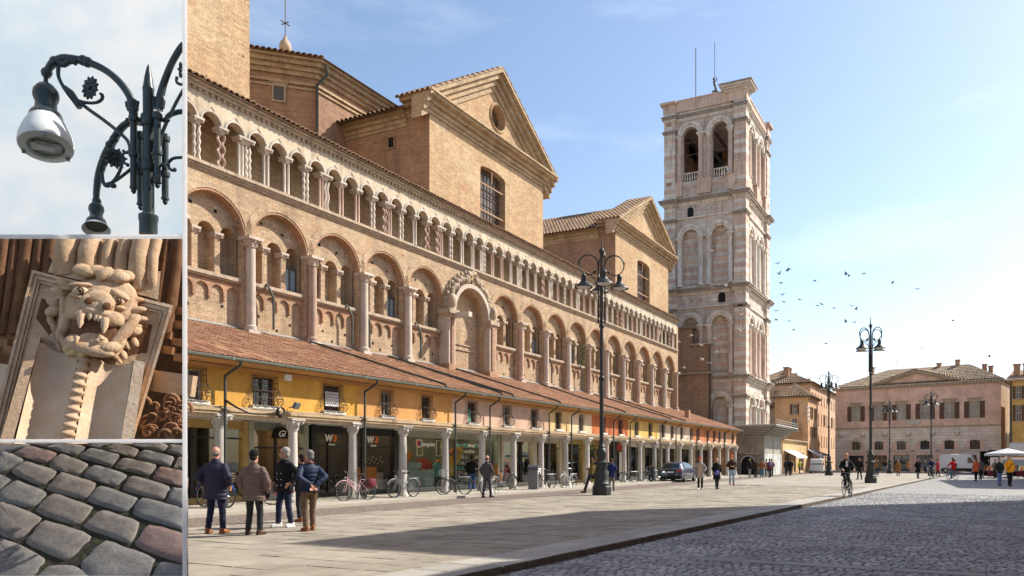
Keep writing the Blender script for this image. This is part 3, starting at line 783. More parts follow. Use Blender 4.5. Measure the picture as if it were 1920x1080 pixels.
    for z0_, z1_, ou in lay:
        mb = MB(); mb.box(x0-ou, x1+ou, y0-ou, y0+.05, zc+z0_, zc+z1_)
        mb.box(x0-ou, x0+.05, y0+.05, y0+1.6, zc+z0_, zc+z1_); P(mb, nm+'_cornice', [CORN_BRICK])
        if ou < .8:
            mb = MB(); mb.box(x0-ou*.55, x0+.02, y0+1.62, ymax, zc+z0_-.45, zc+z1_-.42); P(mb, nm+'_eave', [CORN_BRICK])
    sl = (zap-zc)/((x1-x0)/2); cs = sqrt(1+sl*sl)
    for t0, t1, ou in ((-.95, -.62, .12), (-.62, -.3, .30), (-.3, .0, .55), (.0, .2, .8)):
        for sg in (-1, 1):
            xe = xm+sg*((x1-x0)/2+.85); ze = zap-sl*((x1-x0)/2+.85)
            a_, b_ = t0*cs, t1*cs
            poly = [(xe, ze+a_+.4), (xm, zap+a_+.4), (xm, zap+b_+.4), (xe, ze+b_+.4)]
            # clip the foot so that it does not hang under the cornice
            mb = MB(); mb.prism(poly if sg < 0 else poly[::-1], y0-ou, y0+.6); P(mb, nm+'_raking_cornice', [CORN_BRICK])
    # roof slopes with tile rows
    ov = .8; zr = zap if zrid is None else zrid; zw = zc-.45
    for sg in (-1, 1):
        xe = xm+sg*((x1-x0)/2+ov)
        mb = MB(); mb.raw([(xe, y0+.6, zw), (xe, ymax, zw), (xm, ymax, zr), (xm, y0+.6, zr)], [(0, 1, 2, 3)])
        P(mb, nm+'_roof', [roofm])
    mb = MB()
    xe = xm-((x1-x0)/2+ov)
    ribs(mb, (xe, y0+1.6, zw), (xe, min(ymax, y0+16), zw), (xm, min(ymax, y0+16), zr), (xm, y0+1.6, zr), .34, .17, 14)
    for sg in (-1, 1):
        xe2 = xm+sg*((x1-x0)/2+.95); ze = zap+.4+.2*cs-sl*((x1-x0)/2+.95)
        ribs(mb, (xe2, y0-.85, ze), (xe2, y0+1.7, ze), (xm, y0+1.7, zap+.42+.2*cs), (xm, y0-.85, zap+.42+.2*cs), .34, .17, 14)
    o = P(mb, nm+'_roof_tiles', [roofm], 50); o['kind'] = 'stuff'
CORN_BRICK = brick('cornice_brick', (.50, .37, .23), (.40, .27, .16), (.42, .33, .22), bw=.33, bh=.09, dirt=.5, patch=.4)
GLASS_BROWN = glassy('leaded_glass', (.13, .085, .06), .25)
gable_block('transept', 34.8, 47.9, 27.6, 22.35, 26.5, (39.9, 42.8, 14, 20.3), (41.9, 24.25, .8), TILE_OLD, 52, 25.2)
x0 = fx(1154, 27.6); x1 = fx(1253, 27.6)
xa, xb = fx(1195, 27.6), fx(1218, 27.6)
ZC2 = fz(1156, 425, 27.6); ZA2 = fz(1218, 382, 27.6)
gable_block('small_transept', x0, x1, 27.6, ZC2+.3, ZA2-.55, (xa, xb, 14, fz(1206, 497, 27.6)), None, TILE_OLD, 52)
def side_window(x, ya, yb, za, zb, name='vent', m=BLACKHOLE):
    mb = MB(); mb.box(x-.02, x+.01, ya, yb, za, zb); w_ = P(mb, name, [m])
    mb = MB(); mb.box(x-.07, x-.0, ya-.09, ya, za-.08, zb+.08); mb.box(x-.07, x, yb, yb+.09, za-.08, zb+.08); mb.box(x-.07, x, ya, yb, zb, zb+.08); mb.box(x-.08, x, ya, yb, za-.08, za); P(mb, 'surround', [BR_DARK], par=w_)
side_window(34.8, 30.2, 30.6, 20.1, 20.7); side_window(x0, 29.6, 30.1, 17.2, 18.0)
for xx, ya, yb, zl in ((34.8, 32.6, 35.9, 17.6), (x0, 30.3, 33.6, 14.9)):
    mb = MB(); n = 12; yc = (ya+yb)/2; hw = (yb-ya)/2
    poly = [(yc-hw*cos(pi*i/n), zl+hw*.75*sin(pi*i/n)) for i in range(n+1)]+[(yb, zl-3), (ya, zl-3)]
    mb.prism(poly, xx-.03, xx+.0, 'x'); P(mb, 'lunette', [mat('lunette_plaster', (.30, .20, .13), .9, .3, 1.5, .2, 20, dirt=.5)])
    mb = MB(); mb.torus((xx-.02, yc, zl), hw+.08, .11, 14, 6, 'x', a0=0, a1=pi); P(mb, 'lunette_arch', [BR_DARK], 50)
    mb = MB(); mb.box(xx-.05, xx-.02, ya+.4, yb-.4, zl-3, zl-.6); P(mb, 'lunette_window', [BLACKHOLE])
# ---- octagonal choir and brick tower on the left
oc = Vector((32.55, 34)); d1 = Vector((-.68, .73)); wl = 8.5
p0 = oc+d1*wl; p2 = oc+Vector((10, 0))
ZO = 24.65
mb = MB()
for a, b in ((p0, oc), (oc, p2)): mb.face([(a.x, a.y, 12), (b.x, b.y, 12), (b.x, b.y, ZO), (a.x, a.y, ZO)])
mb.face([(p0.x, p0.y, 12), (p0.x, p0.y+10, 12), (p0.x, p0.y+10, ZO), (p0.x, p0.y, ZO)]); mb.face([(p2.x, p2.y, 12), (p2.x, p2.y+20, 12), (p2.x, p2.y+20, ZO), (p2.x, p2.y, ZO)])
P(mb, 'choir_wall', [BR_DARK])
n1 = Vector((-d1.y, d1.x)); n1 = n1 if n1.y < 0 else -n1
for z0_, z1_, ou in ((-1.5, -1.38, .08), (-1.25, -1.1, .14), (-.75, -.5, .14), (-.5, -.25, .3), (-.25, 0, .5), (0, .14, .68)):
    mb = MB(); q = oc+Vector((tan(radians(21))*-ou*.0, 0))
    off = lambda p, o_: (p.x, p.y)
    A = p0+n1*ou; Bp = oc+n1*ou; Bq = oc+Vector((0, -ou)); E = p2+Vector((0, -ou))
    # mitred corner
    t_ = (Bq.y-A.y)/((Bp-A).y); K = A+(Bp-A)*t_
    for u, v_, iu, iv in ((A, K, p0, oc), (K, E, oc, p2)):
        mb.raw([(u.x, u.y, ZO+z0_), (v_.x, v_.y, ZO+z0_), (iv.x, iv.y, ZO+z0_), (iu.x, iu.y, ZO+z0_), (u.x, u.y, ZO+z1_), (v_.x, v_.y, ZO+z1_), (iv.x, iv.y, ZO+z1_), (iu.x, iu.y, ZO+z1_)],
               [(0,3,2,1),(4,5,6,7),(0,1,5,4),(1,2,6,5),(2,3,7,6),(3,0,4,7)])
    P(mb, 'choir_cornice', [CORN_BRICK])
mb = MB(); ap = (34.5, 46, ZO+1.6); e = .8
A = p0+n1*e; K = oc+n1*e*.5+Vector((0, -e*.75)); E = p2+Vector((0, -e))
mb.face([(A.x, A.y, ZO+.15), (K.x, K.y, ZO+.15), ap]); mb.face([(K.x, K.y, ZO+.15), (E.x, E.y, ZO+.15), ap]); mb.face([(E.x, E.y, ZO+.15), (E.x, 60, ZO+.15), ap]); mb.face([(A.x, 60, ZO+.15), (A.x, A.y, ZO+.15), ap])
P(mb, 'choir_roof', [TILE_OLD])
mb = MB(); ribs(mb, (A.x, A.y, ZO+.16), (K.x, K.y, ZO+.16), (K.x+.1, K.y+1.2, ZO+.3), (A.x+.8, A.y+1.0, ZO+.3), .3, .15, 2); o = P(mb, 'choir_tiles', [TILE_OLD], 50); o['kind'] = 'stuff'
mb = MB(); c_ = oc+d1*2.07; hw = .28
for a, b, z0_, z1_, o_ in ((-hw, hw, 22.35, 23.2, .03),):
    A = c_+d1*a+n1*o_; Bv = c_+d1*b+n1*o_
    mb.face([(Bv.x, Bv.y, z0_), (A.x, A.y, z0_), (A.x, A.y, z1_), (Bv.x, Bv.y, z1_)])
wn = P(mb, 'choir_window', [glassy('blue_glass', (.02, .05, .09))])
mb = MB()
for a, b, z0_, z1_ in ((-.36, -.28, 22.25, 23.3), (.28, .36, 22.25, 23.3), (-.28, .28, 23.2, 23.3), (-.28, .28, 22.25, 22.35), (-.5, .5, 23.32, 23.4)):
    m_ = c_+d1*(a+b)/2; mb.cbox((m_.x+n1.x*.05, m_.y+n1.y*.05, (z0_+z1_)/2), (b-a, .1, z1_-z0_), atan2(d1.y, d1.x))
P(mb, 'choir_window_frame', [STONE_CORN], par=wn)
mb = MB(); mb.tube([(32.65, 33.35, ZO-.1), (32.65, 33.3, ZO-.6), (32.4, 33.85, ZO-1.2), (32.4, 33.85, 17)], .09, 6); P(mb, 'choir_drainpipe', [PIPE], 50)
# finial on the choir roof
f_ = thing('roof_finial', 'stone ball finial with thin metal cross on the choir roof', 'finial', (*atd(535, 47), ZO+1.75))
FS = MB().lathe([(.42, -.4), (.42, .25), (.5, .3), (.45, .55), (.2, .62), (.2, .72), (.34, .85), (.38, 1.1), (.28, 1.4), (.12, 1.6), (.08, 1.8)], 12).build('pedestal', [STONE_CORN], f_, 40)
mb = MB(); mb.tube([(0, 0, 1.7), (0, 0, 4.9)], .03, 5); mb.tube([(-.35, 0, 2.6), (.35, 0, 2.6)], .035, 5); mb.tube([(0, -.3, 2.6), (0, .3, 2.6)], .035, 5); mb.build('cross', [IRON], f_)
xt = fx(468.5, 27.4)
mb = MB(); mb.box(-12, xt, 27.42, 40, 11, 55); o = P(mb, 'brick_tower', [BR_GABLE])
mb = MB(); mb.box(xt, xt+4.2, 27.5, 31, 14.9, 15.1) if False else None
# ================================================================ shop arcade
YA, YE = 20.5, 19.85       # column line / eave line
ZEV, ZRT = 4.66, 6.8
XE = fx(1378, YA)
arc_ = thing('shop_arcade', 'long low row of shops behind stone columns with painted upper storey and tiled roof', 'arcade', (45, YA, 0))
A0 = arc_.location
def PA(mb, name, mats, sm=None, par=None): return mb.build(name, mats, par or arc_, sm, world=True)
def plaster(name, col, streak=.55):
    m = NT(name); v = m.pos()
    n1 = m.noise(v, .9, 6, .62); n2 = m.noise(m.stretch(v, (1, 1, .35)), 2.2, 6, .7); n3 = m.noise(v, 14, 3)
    c = m.mix(m.ramp(n1, .3, .7), tuple(x*.72 for x in col), tuple(min(1, x*1.16) for x in col))
    c = m.mix(m.ramp(n2, .52, .75, 0, streak), c, tuple(min(1, x*.55+.06) for x in col))
    c = m.mix(m.ramp(m.noise(v, .55, 3), .6, .8, 0, .35), c, tuple(min(1, .5*x+.32) for x in col))
    c = m.mix(1., c, m.N_gray(m.ramp(n3, .25, .75, .92, 1.08)), 'MULTIPLY')
    m.set(m.b.inputs['Base Color'], c); m.b.inputs['Roughness'].default_value = .92; m.b.inputs['Specular IOR Level'].default_value = .2
    m.bump(n3, .12); return m.mat
cols = {k: plaster(k+'_plaster', c) for k, c in dict(yellow=(.66, .36, .075), orange=(.64, .33, .115), pink=(.62, .42, .31), cream_yellow=(.68, .47, .22), cream=(.68, .52, .34),
        red_orange=(.52, .165, .065), lemon=(.68, .46, .15), pale=(.66, .52, .38), brick_orange=(.55, .22, .10), salmon=(.58, .33, .2)).items()}
segs = [(-8, fx(667, YA), 'yellow'), (fx(667, YA), fx(843, YA), 'orange'), (fx(843, YA), fx(1024, YA), 'pink'), (fx(1024, YA), fx(1065, YA), 'cream_yellow'), (fx(1065, YA), fx(1106, YA), 'cream'),
        (fx(1106, YA), fx(1175, YA), 'red_orange'), (fx(1175, YA), fx(1232, YA), 'lemon'), (fx(1232, YA), fx(1296, YA), 'pale'), (fx(1296, YA), fx(1342, YA), 'brick_orange'), (fx(1342, YA), XE, 'salmon')]
ZU0, ZU1 = 2.98, 4.62
# windows: (centre px, width m, grille)
wins = [(352, .8, 2), (490, .85, 2), (618, .78, 2), (720, .55, 2), (795, .55, 2), (881, .62, 2), (946, .6, 2), (998, .62, 2), (1043, .6, 1), (1086, .55, 1), (1128, .5, 1), (1160, .6, 1),
        (1190, .62, 1), (1216, .6, 1), (1240, .62, 1), (1257, .5, 1), (1275, .5, 1), (1293, .5, 1), (1306, .5, 1), (1324, .5, 1), (1336, .4, 1), (1346, .5, 1), (1356, .5, 1), (1371, .5, 1)]
SILLW = mat('white_sill', (.72, .68, .60), .8, .1, 3, .1, 30, dirt=.3, world=True)
SHUT_IN = mat('brown_window_wood', (.10, .055, .03), .7, .3, 4, .1, 30, world=True)
wl_ = Wall((0, YA-.12), 0)
for a, b, k in segs:
    mb = MB(); hs = []
    for px, wd, gk in wins:
        xc = fx(px, YA)
        if a < xc < b: hs.append((xc-wd/2, xc+wd/2, 3.3, 4.22))
    wl_.sheet(mb, a, b, ZU0, ZU1, hs, .22); PA(mb, 'upper_wall', [cols[k]])
mb = MB(); mb.box(XE-.02, XE, YA-.12, 26, 0.1, 4.62); PA(mb, 'end_wall', [cols['salmon']])
mb = MB(); mb.raw([(-8, YA+.1, ZU0-.02), (XE, YA+.1, ZU0-.02), (XE, YA+2.6, ZU0-.02), (-8, YA+2.6, ZU0-.02)], [(0, 1, 2, 3)]); PA(mb, 'arcade_ceiling', [mat('ceiling_plaster', (.35, .27, .18), .9, .2, 1, .1, 20, world=True)])
def grille_mesh(wd, deep):
    mb = MB(); h0, h1 = -.56, .52; hw = wd/2+.04; n = 10 if wd > .7 else 7
    def prof(t):   # bulge by height fraction from the bottom
        if not deep: return .05
        return .07+.22*math.exp(-((t-.25)/.2)**2)
    T = [i/9 for i in range(10)]
    for i in range(n+1):
        x = -hw+2*hw*i/n; sp = 1+ (.0)
        mb.tube([(x*(1+.35*(prof(t)-.07)), -prof(t), h0+(h1-h0)*t) for t in T], .009, 4)
    for t in (.05, .3, .52, .62, .78, .95):
        p = prof(t); k = 1+.35*(p-.07); mb.tube([(-hw*k, 0, h0+(h1-h0)*t), (-hw*k, -p, h0+(h1-h0)*t), (hw*k, -p, h0+(h1-h0)*t), (hw*k, 0, h0+(h1-h0)*t)], .009, 4)
    if deep:
        for sg in (-1, 1):
            mb.tube([(sg*(hw+.02+.95*(prof(t)-.06)), -.03-.25*prof(t), h0+(h1-h0)*t) for t in T], .011, 4)
            mb.torus((sg*(hw+.12), -.06, h0+.3), .07, .009, 10, 4); mb.torus((sg*(hw+.09), -.06, h0+.52), .045, .008, 8, 4)
        for i in range(3):
            mb.torus((-hw+.15+i*(2*hw-.3)/2, -.2, h0+.16), .085, .009, 12, 4)
    return mb.mesh('iron_grille', [IRON])
grs = {}
for i, (px, wd, gk) in enumerate(wins):
    x = fx(px, YA); Y = YA-.12
    mb = MB(); mb.box(x-wd/2, x+wd/2, Y+.16, Y+.18, 3.3, 4.22); wn = PA(mb, 'window', [GLASS])
    mb = MB()
    for q in (-wd/2, -.025, wd/2-.05): mb.box(x+q, x+q+.05, Y+.11, Y+.158, 3.3, 4.22)
    for z_ in (3.3, 3.75, 4.17): mb.box(x-wd/2+.05, x+wd/2-.05, Y+.12, Y+.155, z_, z_+.05)
    PA(mb, 'window_frame', [SHUT_IN if i % 3 else mat('grey_window_wood', (.4, .38, .34), .7, .2, 3)], par=wn)
    mb = MB(); mb.box(x-wd/2-.12, x+wd/2+.12, Y-.16, Y+.1, 3.2, 3.3); PA(mb, 'sill', [SILLW], par=wn)
    if gk:
        key = (wd, gk)
        if key not in grs: grs[key] = grille_mesh(wd, gk == 2)
        g_ = link('grille', grs[key], arc_, (x-A0.x, Y-A0.y-.01, 3.78))
    if i == 2:
        mb = MB(); mb.box(x-.3, x+.33, Y+.02, Y+.04, 3.48, 4.0); PA(mb, 'white_blind', [WHITE], par=wn)
    if i == 5:
        mb = MB(); mb.box(x-.3, x-.02, Y+.05, Y+.09, 3.32, 3.9); PA(mb, 'green_shutter', [mat('green_shutter', (.10, .26, .2), .7)], par=wn)
# columns, capitals, beams
acols = [15.75+2.8*k for k in range(-3, 22)]
def arcade_shaft(m): return MB().lathe([(.22, 0), (.22, .1), (.17, .16), (.165, .9), (.152, 1.9), (.145, 2.42), (.165, 2.44), (.165, 2.5)], 14).mesh('shaft', [m], 40)
ACG = mat('grey_marble', (.50, .465, .415), .75, .18, 2.2, .15, 20, dirt=.4, dirtcol=(.2, .16, .12), rv=.15, world=True)
ACP = mat('rosy_marble', (.56, .40, .31), .75, .18, 2.2, .15, 20, dirt=.3, dirtcol=(.2, .14, .1), world=True)
shA, shP = arcade_shaft(ACG), arcade_shaft(ACP)
ac = MB(); ac.lathe([(.17, 0), (.2, .05), (.19, .1), (.25, .22), (.31, .32)], 10)
for k in range(4):
    q = pi/4+pi/2*k; ac.ell((.29*cos(q), .29*sin(q), .26), (.075, .075, .075), 8, 5); ac.ell((.22*cos(q+.78), .22*sin(q+.78), .16), (.06, .06, .1), 6, 4)
ac.box(-.29, .29, -.29, .29, .32, .39); ac = ac.mesh('capital', [ACG], 45)
for k, x in enumerate(acols):
    link('column', shP if k in (13,) else shA, arc_, (x-A0.x, 0, .09)); link('column_capital', ac, arc_, (x-A0.x, 0, 2.56), (0, 0, 0))
BEAM = mat('old_beam_plaster', (.46, .34, .21), .9, .25, 1.6, .2, 16, dirt=.7, dirtcol=(.12, .075, .045), world=True)
BEAMW = mat('pale_beam', (.6, .52, .40), .9, .15, 1.6, .1, 16, dirt=.4, world=True)
bounds = [-8]+acols+[XE]
for a, b in zip(bounds, bounds[1:]):
    mb = MB(); mb.box(a+.003, b-.003, YA-.24, YA+.28, ZU0-.03+.003, ZU0+.2); mb.box(a+.003, b-.003, YA-.28, YA-.24, ZU0+.06, ZU0+.14); PA(mb, 'lintel_beam', [BEAM])
    mb = MB(); mb.box(a+.2, b-.2, YA-.1, YA+.2, 2.84, 2.95); PA(mb, 'under_beam', [BEAMW])
# eave soffit, roof deck, tiles
mb = MB(); mb.raw([(-8, YA-.1, ZU1-.16), (XE+.3, YA-.1, ZU1-.16), (XE+.3, YE-.05, ZEV-.12), (-8, YE-.05, ZEV-.12)], [(0, 1, 2, 3)]); mb.box(-8, XE+.3, YA-.19, YA-.115, ZU1-.28, ZU1-.17); PA(mb, 'eave_soffit', [mat('soffit_ochre', (.50, .27, .10), .9, .2, 2, .1, 20, world=True)])
mb = MB(); mb.raw([(-8, YE, ZEV-.08), (XE+.35, YE, ZEV-.08), (XE+.35, YW+.2, ZRT-.06), (-8, YW+.2, ZRT-.06), (-8, YE, ZEV-.02), (XE+.35, YE, ZEV-.02), (XE+.35, YW+.2, ZRT), (-8, YW+.2, ZRT)],
   [(0,3,2,1),(4,5,6,7),(0,1,5,4),(1,2,6,5),(2,3,7,6),(3,0,4,7)]); PA(mb, 'roof_deck', [TILE])
slope = atan2(ZRT-ZEV, YW+.2-YE); Ls = hypot(ZRT-ZEV, YW+.2-YE)
pitch, tl = .165, .42; TILES = [half_tile(.5, .165).mesh('tile', [TILE], 50), half_tile(.5, .17).mesh('tile', [tilemat('dark_tile', (.27, .12, .07), (.36, .17, .10))], 50), half_tile(.5, .165).mesh('tile', [tilemat('pale_tile', (.47, .25, .14), (.52, .33, .2))], 50)]
tv, rest = [], MB()
nrow = int(Ls/tl)
x = -2.0
allt = []
while x < XE+.3:
    for r_ in range(nrow+1): allt.append((x, r_))
    x += pitch
def tpos(x, r_):
    s_ = r_*tl-.06; return x, YE+s_*cos(slope), ZEV-.01+s_*sin(slope)
vis = [t for t in allt if t[0] > 11.0]
vis.sort(key=lambda t: hypot(t[0], tpos(*t)[1]))
keep = set(vis[:300])
base = half_tile(.5, .165)
ck, sk = cos(slope), sin(slope)
for t in allt:
    if t[0] < 10.5 and t not in keep: continue
    x_, y_, z_ = tpos(*t); jx, jz, jr = rng.uniform(-.012, .012), rng.uniform(-.006, .012), rng.uniform(-.05, .05)
    if t in keep: link('tile', rng.choice((TILES[0], TILES[0], TILES[1], TILES[2])), arc_, (x_+jx-A0.x, y_-A0.y, z_+jz), (slope, 0, jr))
    else: rest.raw([(x_+jx+vx-jr*vy, y_+vy*ck-vz*sk, z_+jz+vy*sk+vz*ck) for vx, vy, vz in base.v], base.f[:5] if t[1] else base.f)
o = PA(rest, 'tile_rest', [TILE], 50); o['kind'] = 'stuff'
# lead flashing at the top of the roof
mb = MB(); mb.raw([(11, YW+.05, ZRT+.02), (XE-3, YW+.05, ZRT+.02), (XE-3, YW+.26, ZRT+.14), (11, YW+.26, ZRT+.14)], [(0, 1, 2, 3)]); PA(mb, 'flashing', [mat('pale_lead', (.26, .24, .22), .6, .2, 2, .1, 20, world=True)])
# gutter and downpipes
gx = 10.0
while gx < XE+.3:
    l = min(2.8, XE+.35-gx)
    mb = MB(); n = 6; r = .085
    pr = [(-r*cos(pi*i/n), -r*sin(pi*i/n)) for i in range(n+1)]
    y_, z_ = YE-.07, ZEV-.02
    mb.raw([(gx, y_+p, z_+q) for p, q in pr]+[(gx+l, y_+p, z_+q) for p, q in pr], [(i, n+1+i, n+2+i, i+1) for i in range(n)])
    mb.raw([(gx, y_+p*.86, z_+q*.86) for p, q in pr]+[(gx+l, y_+p*.86, z_+q*.86) for p, q in pr], [(i, i+1, n+2+i, n+1+i) for i in range(n)])
    mb.box(gx, gx+.03, y_-r-.008, y_+r, z_-r-.01, z_+.005); PA(mb, 'gutter', [GUTTER], 60); gx += l
dps = [421, 683, 853, 918, 1029, 1071, 1150, 1181, 1237, 1267, 1306, 1326, 1358]
for px in dps:
    x = fx(px, YA-.3); mb = MB()
    mb.tube([(x+.25, YE-.06, ZEV-.1), (x+.24, YE-.05, ZEV-.22), (x+.14, YE+.1, ZEV-.36), (x+.02, YA-.3, ZEV-.55), (x, YA-.33, ZEV-.7), (x, YA-.33, .12)], .042, 8); PA(mb, 'downpipe', [PIPE], 50)
    mb = MB(); mb.lathe([(.065, 0), (.065, .05)], 8, (x, YA-.33, 3.05)); mb.lathe([(.08, 0), (.08, .55)], 8, (x, YA-.33, .12)); PA(mb, 'pipe_collar', [PIPE], 50)
# black pipes lying on the roof
for x0p, x1p in ((fx(690, 24), fx(765, 20.2)), (fx(800, 25), fx(897, 20.2)), (fx(780, 24), fx(925, 20.2)), (fx(900, 25), fx(1008, 20.2)), (fx(1040, 25), fx(1150, 20.2)), (fx(1140, 25), fx(1235, 20.2)), (fx(1180, 24.6), fx(1265, 20.2))):
    mb = MB(); x0p, x1p = min(x0p, x1p), max(x0p, x1p)
    za = lambda y: ZEV+(y-YE)*tan(slope)+.14
    mb.tube([(x0p, 25.6, za(25.6)), (x0p+.3, 24.6, za(24.6)), (x1p-.3, 20.9, za(20.9)), (x1p, 20.4, za(20.4)), (x1p+.1, 19.8, za(19.8)), (x1p+.1, 19.75, 4.7)], .05, 6); PA(mb, 'roof_pipe', [PIPE], 50)
mb = MB(); mb.box(-.2, .2, -.15, .15, 0, .75); mb.box(-.25, .25, -.2, .2, .75, .85)
PA(MB().box(fx(1289, 22)-.2, fx(1289, 22)+.2, 21.8, 22.2, 5.2, 6.1), 'chimney', [BR_RED])
# cables under the eave and across the beams
def cable(pts, r=.012, nm='cable'):
    mb = MB(); mb.tube(pts, r, 4); PA(mb, nm, [mat('cable_rubber', (.05, .045, .04), .8)] if 'cabm' not in globals() else [cabm])
cabm = mat('cable_rubber', (.05, .045, .04), .8, .2, 3, 0)
mb = MB(); pts = []
x = 12.0
while x < XE: pts.append((x, YA-.16, 4.46+.02*sin(x*3)+rng.uniform(-.01, .01))); x += .7
mb.tube(pts, .014, 4); PA(mb, 'eave_cable', [cabm])
mb = MB(); mb.tube([(x_, YA-.3, z_+.01*sin(x_*5)) for x_, z_ in [(12+i*.6, 3.17) for i in range(int((XE-12)/.6))]], .012, 4); PA(mb, 'beam_cable', [mat('pale_cable', (.5, .45, .38), .8)])
cx_ = fx(421, YA-.4)
for k in range(3):
    mb = MB(); a = cx_; b = fx(525, YA-.4)
    pts = []
    for i in range(11):
        t = i/10; pts.append((a+(b-a)*t, YA-.38-.02*k, 3.35-.55*t+.25*t*t*1.2-(.16+.02*k)*sin(pi*t)*(1 if t < .7 else .8)+.02*k))
    mb.tube(pts, .018, 5); PA(mb, 'loose_cable', [cabm])
mb = MB()
for k in range(5): mb.torus((fx(525, YA-.4), YA-.4-.02*k, 3.1+.01*k), .16-.008*k, .013, 16, 5)
PA(mb, 'cable_coil', [cabm])
for px, pz in ((543, 4.3),):
    x = fx(px, YA-.3); mb = MB(); mb.box(x-.13, x+.13, YA-.26, YA-.13, pz-.1, pz+.1); PA(mb, 'light_box', [WHITE])
x = fx(556, YA-.5); mb = MB(); mb.cbox((x, YA-.5, 3.36), (.28, .1, .22), .3, M=Matrix.Rotation(.3, 3, 'Z')@Matrix.Rotation(.5, 3, 'X')); mb.tube([(x, YA-.15, 3.3), (x, YA-.45, 3.34)], .02, 4); PA(mb, 'floodlight', [mat('grey_floodlight', (.16, .16, .16), .6)])
# ---- shop fronts
YS = 22.9
STUCCO = cols['cream']
fr_dk = mat('dark_shop_frame', (.02, .02, .02), .4, .2, 4, .02, 30, world=True); fr_gold = mat('ochre_shop_frame', (.42, .29, .11), .6, .2, 3, .05, 30, world=True); fr_green = mat('sage_shop_frame', (.36, .38, .31), .6, .15, 3, .05, 30, world=True); fr_pale = mat('pale_stone_frame', (.52, .46, .37), .8, .15, 2, .1, 20, world=True)
def shop(name, label, x0, x1, fr, frac, inner, transom=2.25, door=None, fascia=None):
    t = thing('shop', label, 'shop', ((x0+x1)/2, YS, .09), group='shops under the arcade')
    bd = lambda mb, nm, ms, sm=None, par=None: mb.build(nm, ms, par or t, sm, world=True)
    T = .12
    mb = MB(); mb.box(x0+.01, x0+.22, YS-.12, YS+.15, .09, 2.94); bd(mb, 'pillar', [fr])
    mb = MB(); mb.box(x1-.22, x1-.01, YS-.12, YS+.15, .09, 2.94); bd(mb, 'pillar', [fr])
    mb = MB(); mb.box(x0+.22, x1-.22, YS-.06, YS+.12, 2.62, 2.94); bd(mb, 'fascia', [fascia or fr])
    mb = MB(); mb.box(x0+.22, x1-.22, YS-.08, YS+.1, .09, .28); bd(mb, 'plinth', [fr])
    xs_ = [x0+.22+(x1-x0-.44)*f for f in frac]
    for q in xs_[1:-1]:
        mb = MB(); mb.box(q-.035, q+.035, YS-.05, YS+.05, .28, 2.62); bd(mb, 'mullion', [fr_dk])
    for i, (a, b) in enumerate(zip(xs_, xs_[1:])):
        mb = MB(); mb.box(a+.03, b-.03, YS+.0, YS+.012, .28, 2.62); bd(mb, 'glass_pane', [SHOPGLASS])
        if transom: 
            mb = MB(); mb.box(a+.03, b-.03, YS-.04, YS+.04, transom-.03, transom+.03); bd(mb, 'transom', [fr_dk])
    # room behind
    mb = MB(); D = 2.6
    mb.raw([(x0, YS+.14, .1), (x1, YS+.14, .1), (x1, YS+D, .1), (x0, YS+D, .1), (x0, YS+.14, 2.94), (x1, YS+.14, 2.94), (x1, YS+D, 2.94), (x0, YS+D, 2.94)], [(0,1,2,3),(7,6,5,4),(3,2,6,7),(0,3,7,4),(1,5,6,2)])
    bd(mb, 'shop_room', [inner])
    k = max(2, int((x1-x0)/.9))
    for i in range(k):
        for yy in (.6, 1.7): mb = MB(); mb.lathe([(.09, 2.88), (.1, 2.93)], 10, (x0+(x1-x0)*(i+.5)/k, YS+yy, 0)); bd(mb, 'ceiling_spot', [SPOT])
    return t, bd
SPOT = NT('lit_shop_spot'); SPOT.b.inputs['Emission Color'].default_value = (1, .78, .5, 1); SPOT.b.inputs['Emission Strength'].default_value = 17; SPOT = SPOT.mat
def cmat(n, c, r=.8): return mat(n, c, r, .2, 4, .05, 20)
in_dark = cmat('dark_shop_room', (.07, .06, .05)); in_warm = cmat('warm_shop_room', (.26, .16, .08)); in_green = cmat('greenish_shop_room', (.12, .13, .11)); in_pale = cmat('pale_shop_room', (.3, .28, .24))
goods_cols = [cmat(n+'_goods', c) for n, c in (('red', (.55, .05, .03)), ('orange', (.65, .2, .03)), ('yellow', (.7, .42, .05)), ('white', (.7, .7, .68)), ('blue', (.05, .15, .45)), ('grey', (.25, .25, .25)), ('brown', (.25, .12, .05)), ('teal', (.1, .35, .35)))]
def garment(bd, x, y, z, m, s=.5):
    mb = MB(); mb.prism([(x-.22*s, z-.9*s), (x+.22*s, z-.9*s), (x+.24*s, z-.25*s), (x+.45*s, z-.4*s), (x+.5*s, z-.22*s), (x+.15*s, z), (x-.15*s, z), (x-.5*s, z-.22*s), (x-.45*s, z-.4*s), (x-.24*s, z-.25*s)], y-.06*s, y+.06*s); bd(mb, 'garment', [m])
def shelf(bd, x0, x1, y, z, n, cols_, h=.22):
    mb = MB(); mb.box(x0, x1, y, y+.35, z-.03, z); bd(mb, 'shelf', [cmat('shelf_wood', (.3, .22, .14)) if 'SHM' not in globals() else SHM])
    for i in range(n):
        xx = x0+(x1-x0)*(i+.5)/n; w2 = (x1-x0)/n*.4
        mb = MB(); hh = h*rng.uniform(.6, 1.1); mb.box(xx-w2, xx+w2, y+.03, y+.28, z, z+hh*.6); mb.prism([(xx-w2*.9, z+hh*.6), (xx+w2*.9, z+hh*.6), (xx+w2*.5, z+hh), (xx-w2*.5, z+hh)], y+.05, y+.24); bd(mb, 'goods', [rng.choice(cols_)])
SHM = cmat('shelf_wood', (.3, .22, .14))
def strip_sign(bd, txt, x, z, size, m, shear=0, y=None, bold=.01, nm='lettering'):
    me = text_mesh(txt, size, .01, m, shear, bold)
    o = link(nm, me, bd.__defaults__[0] if False else None)
    return o
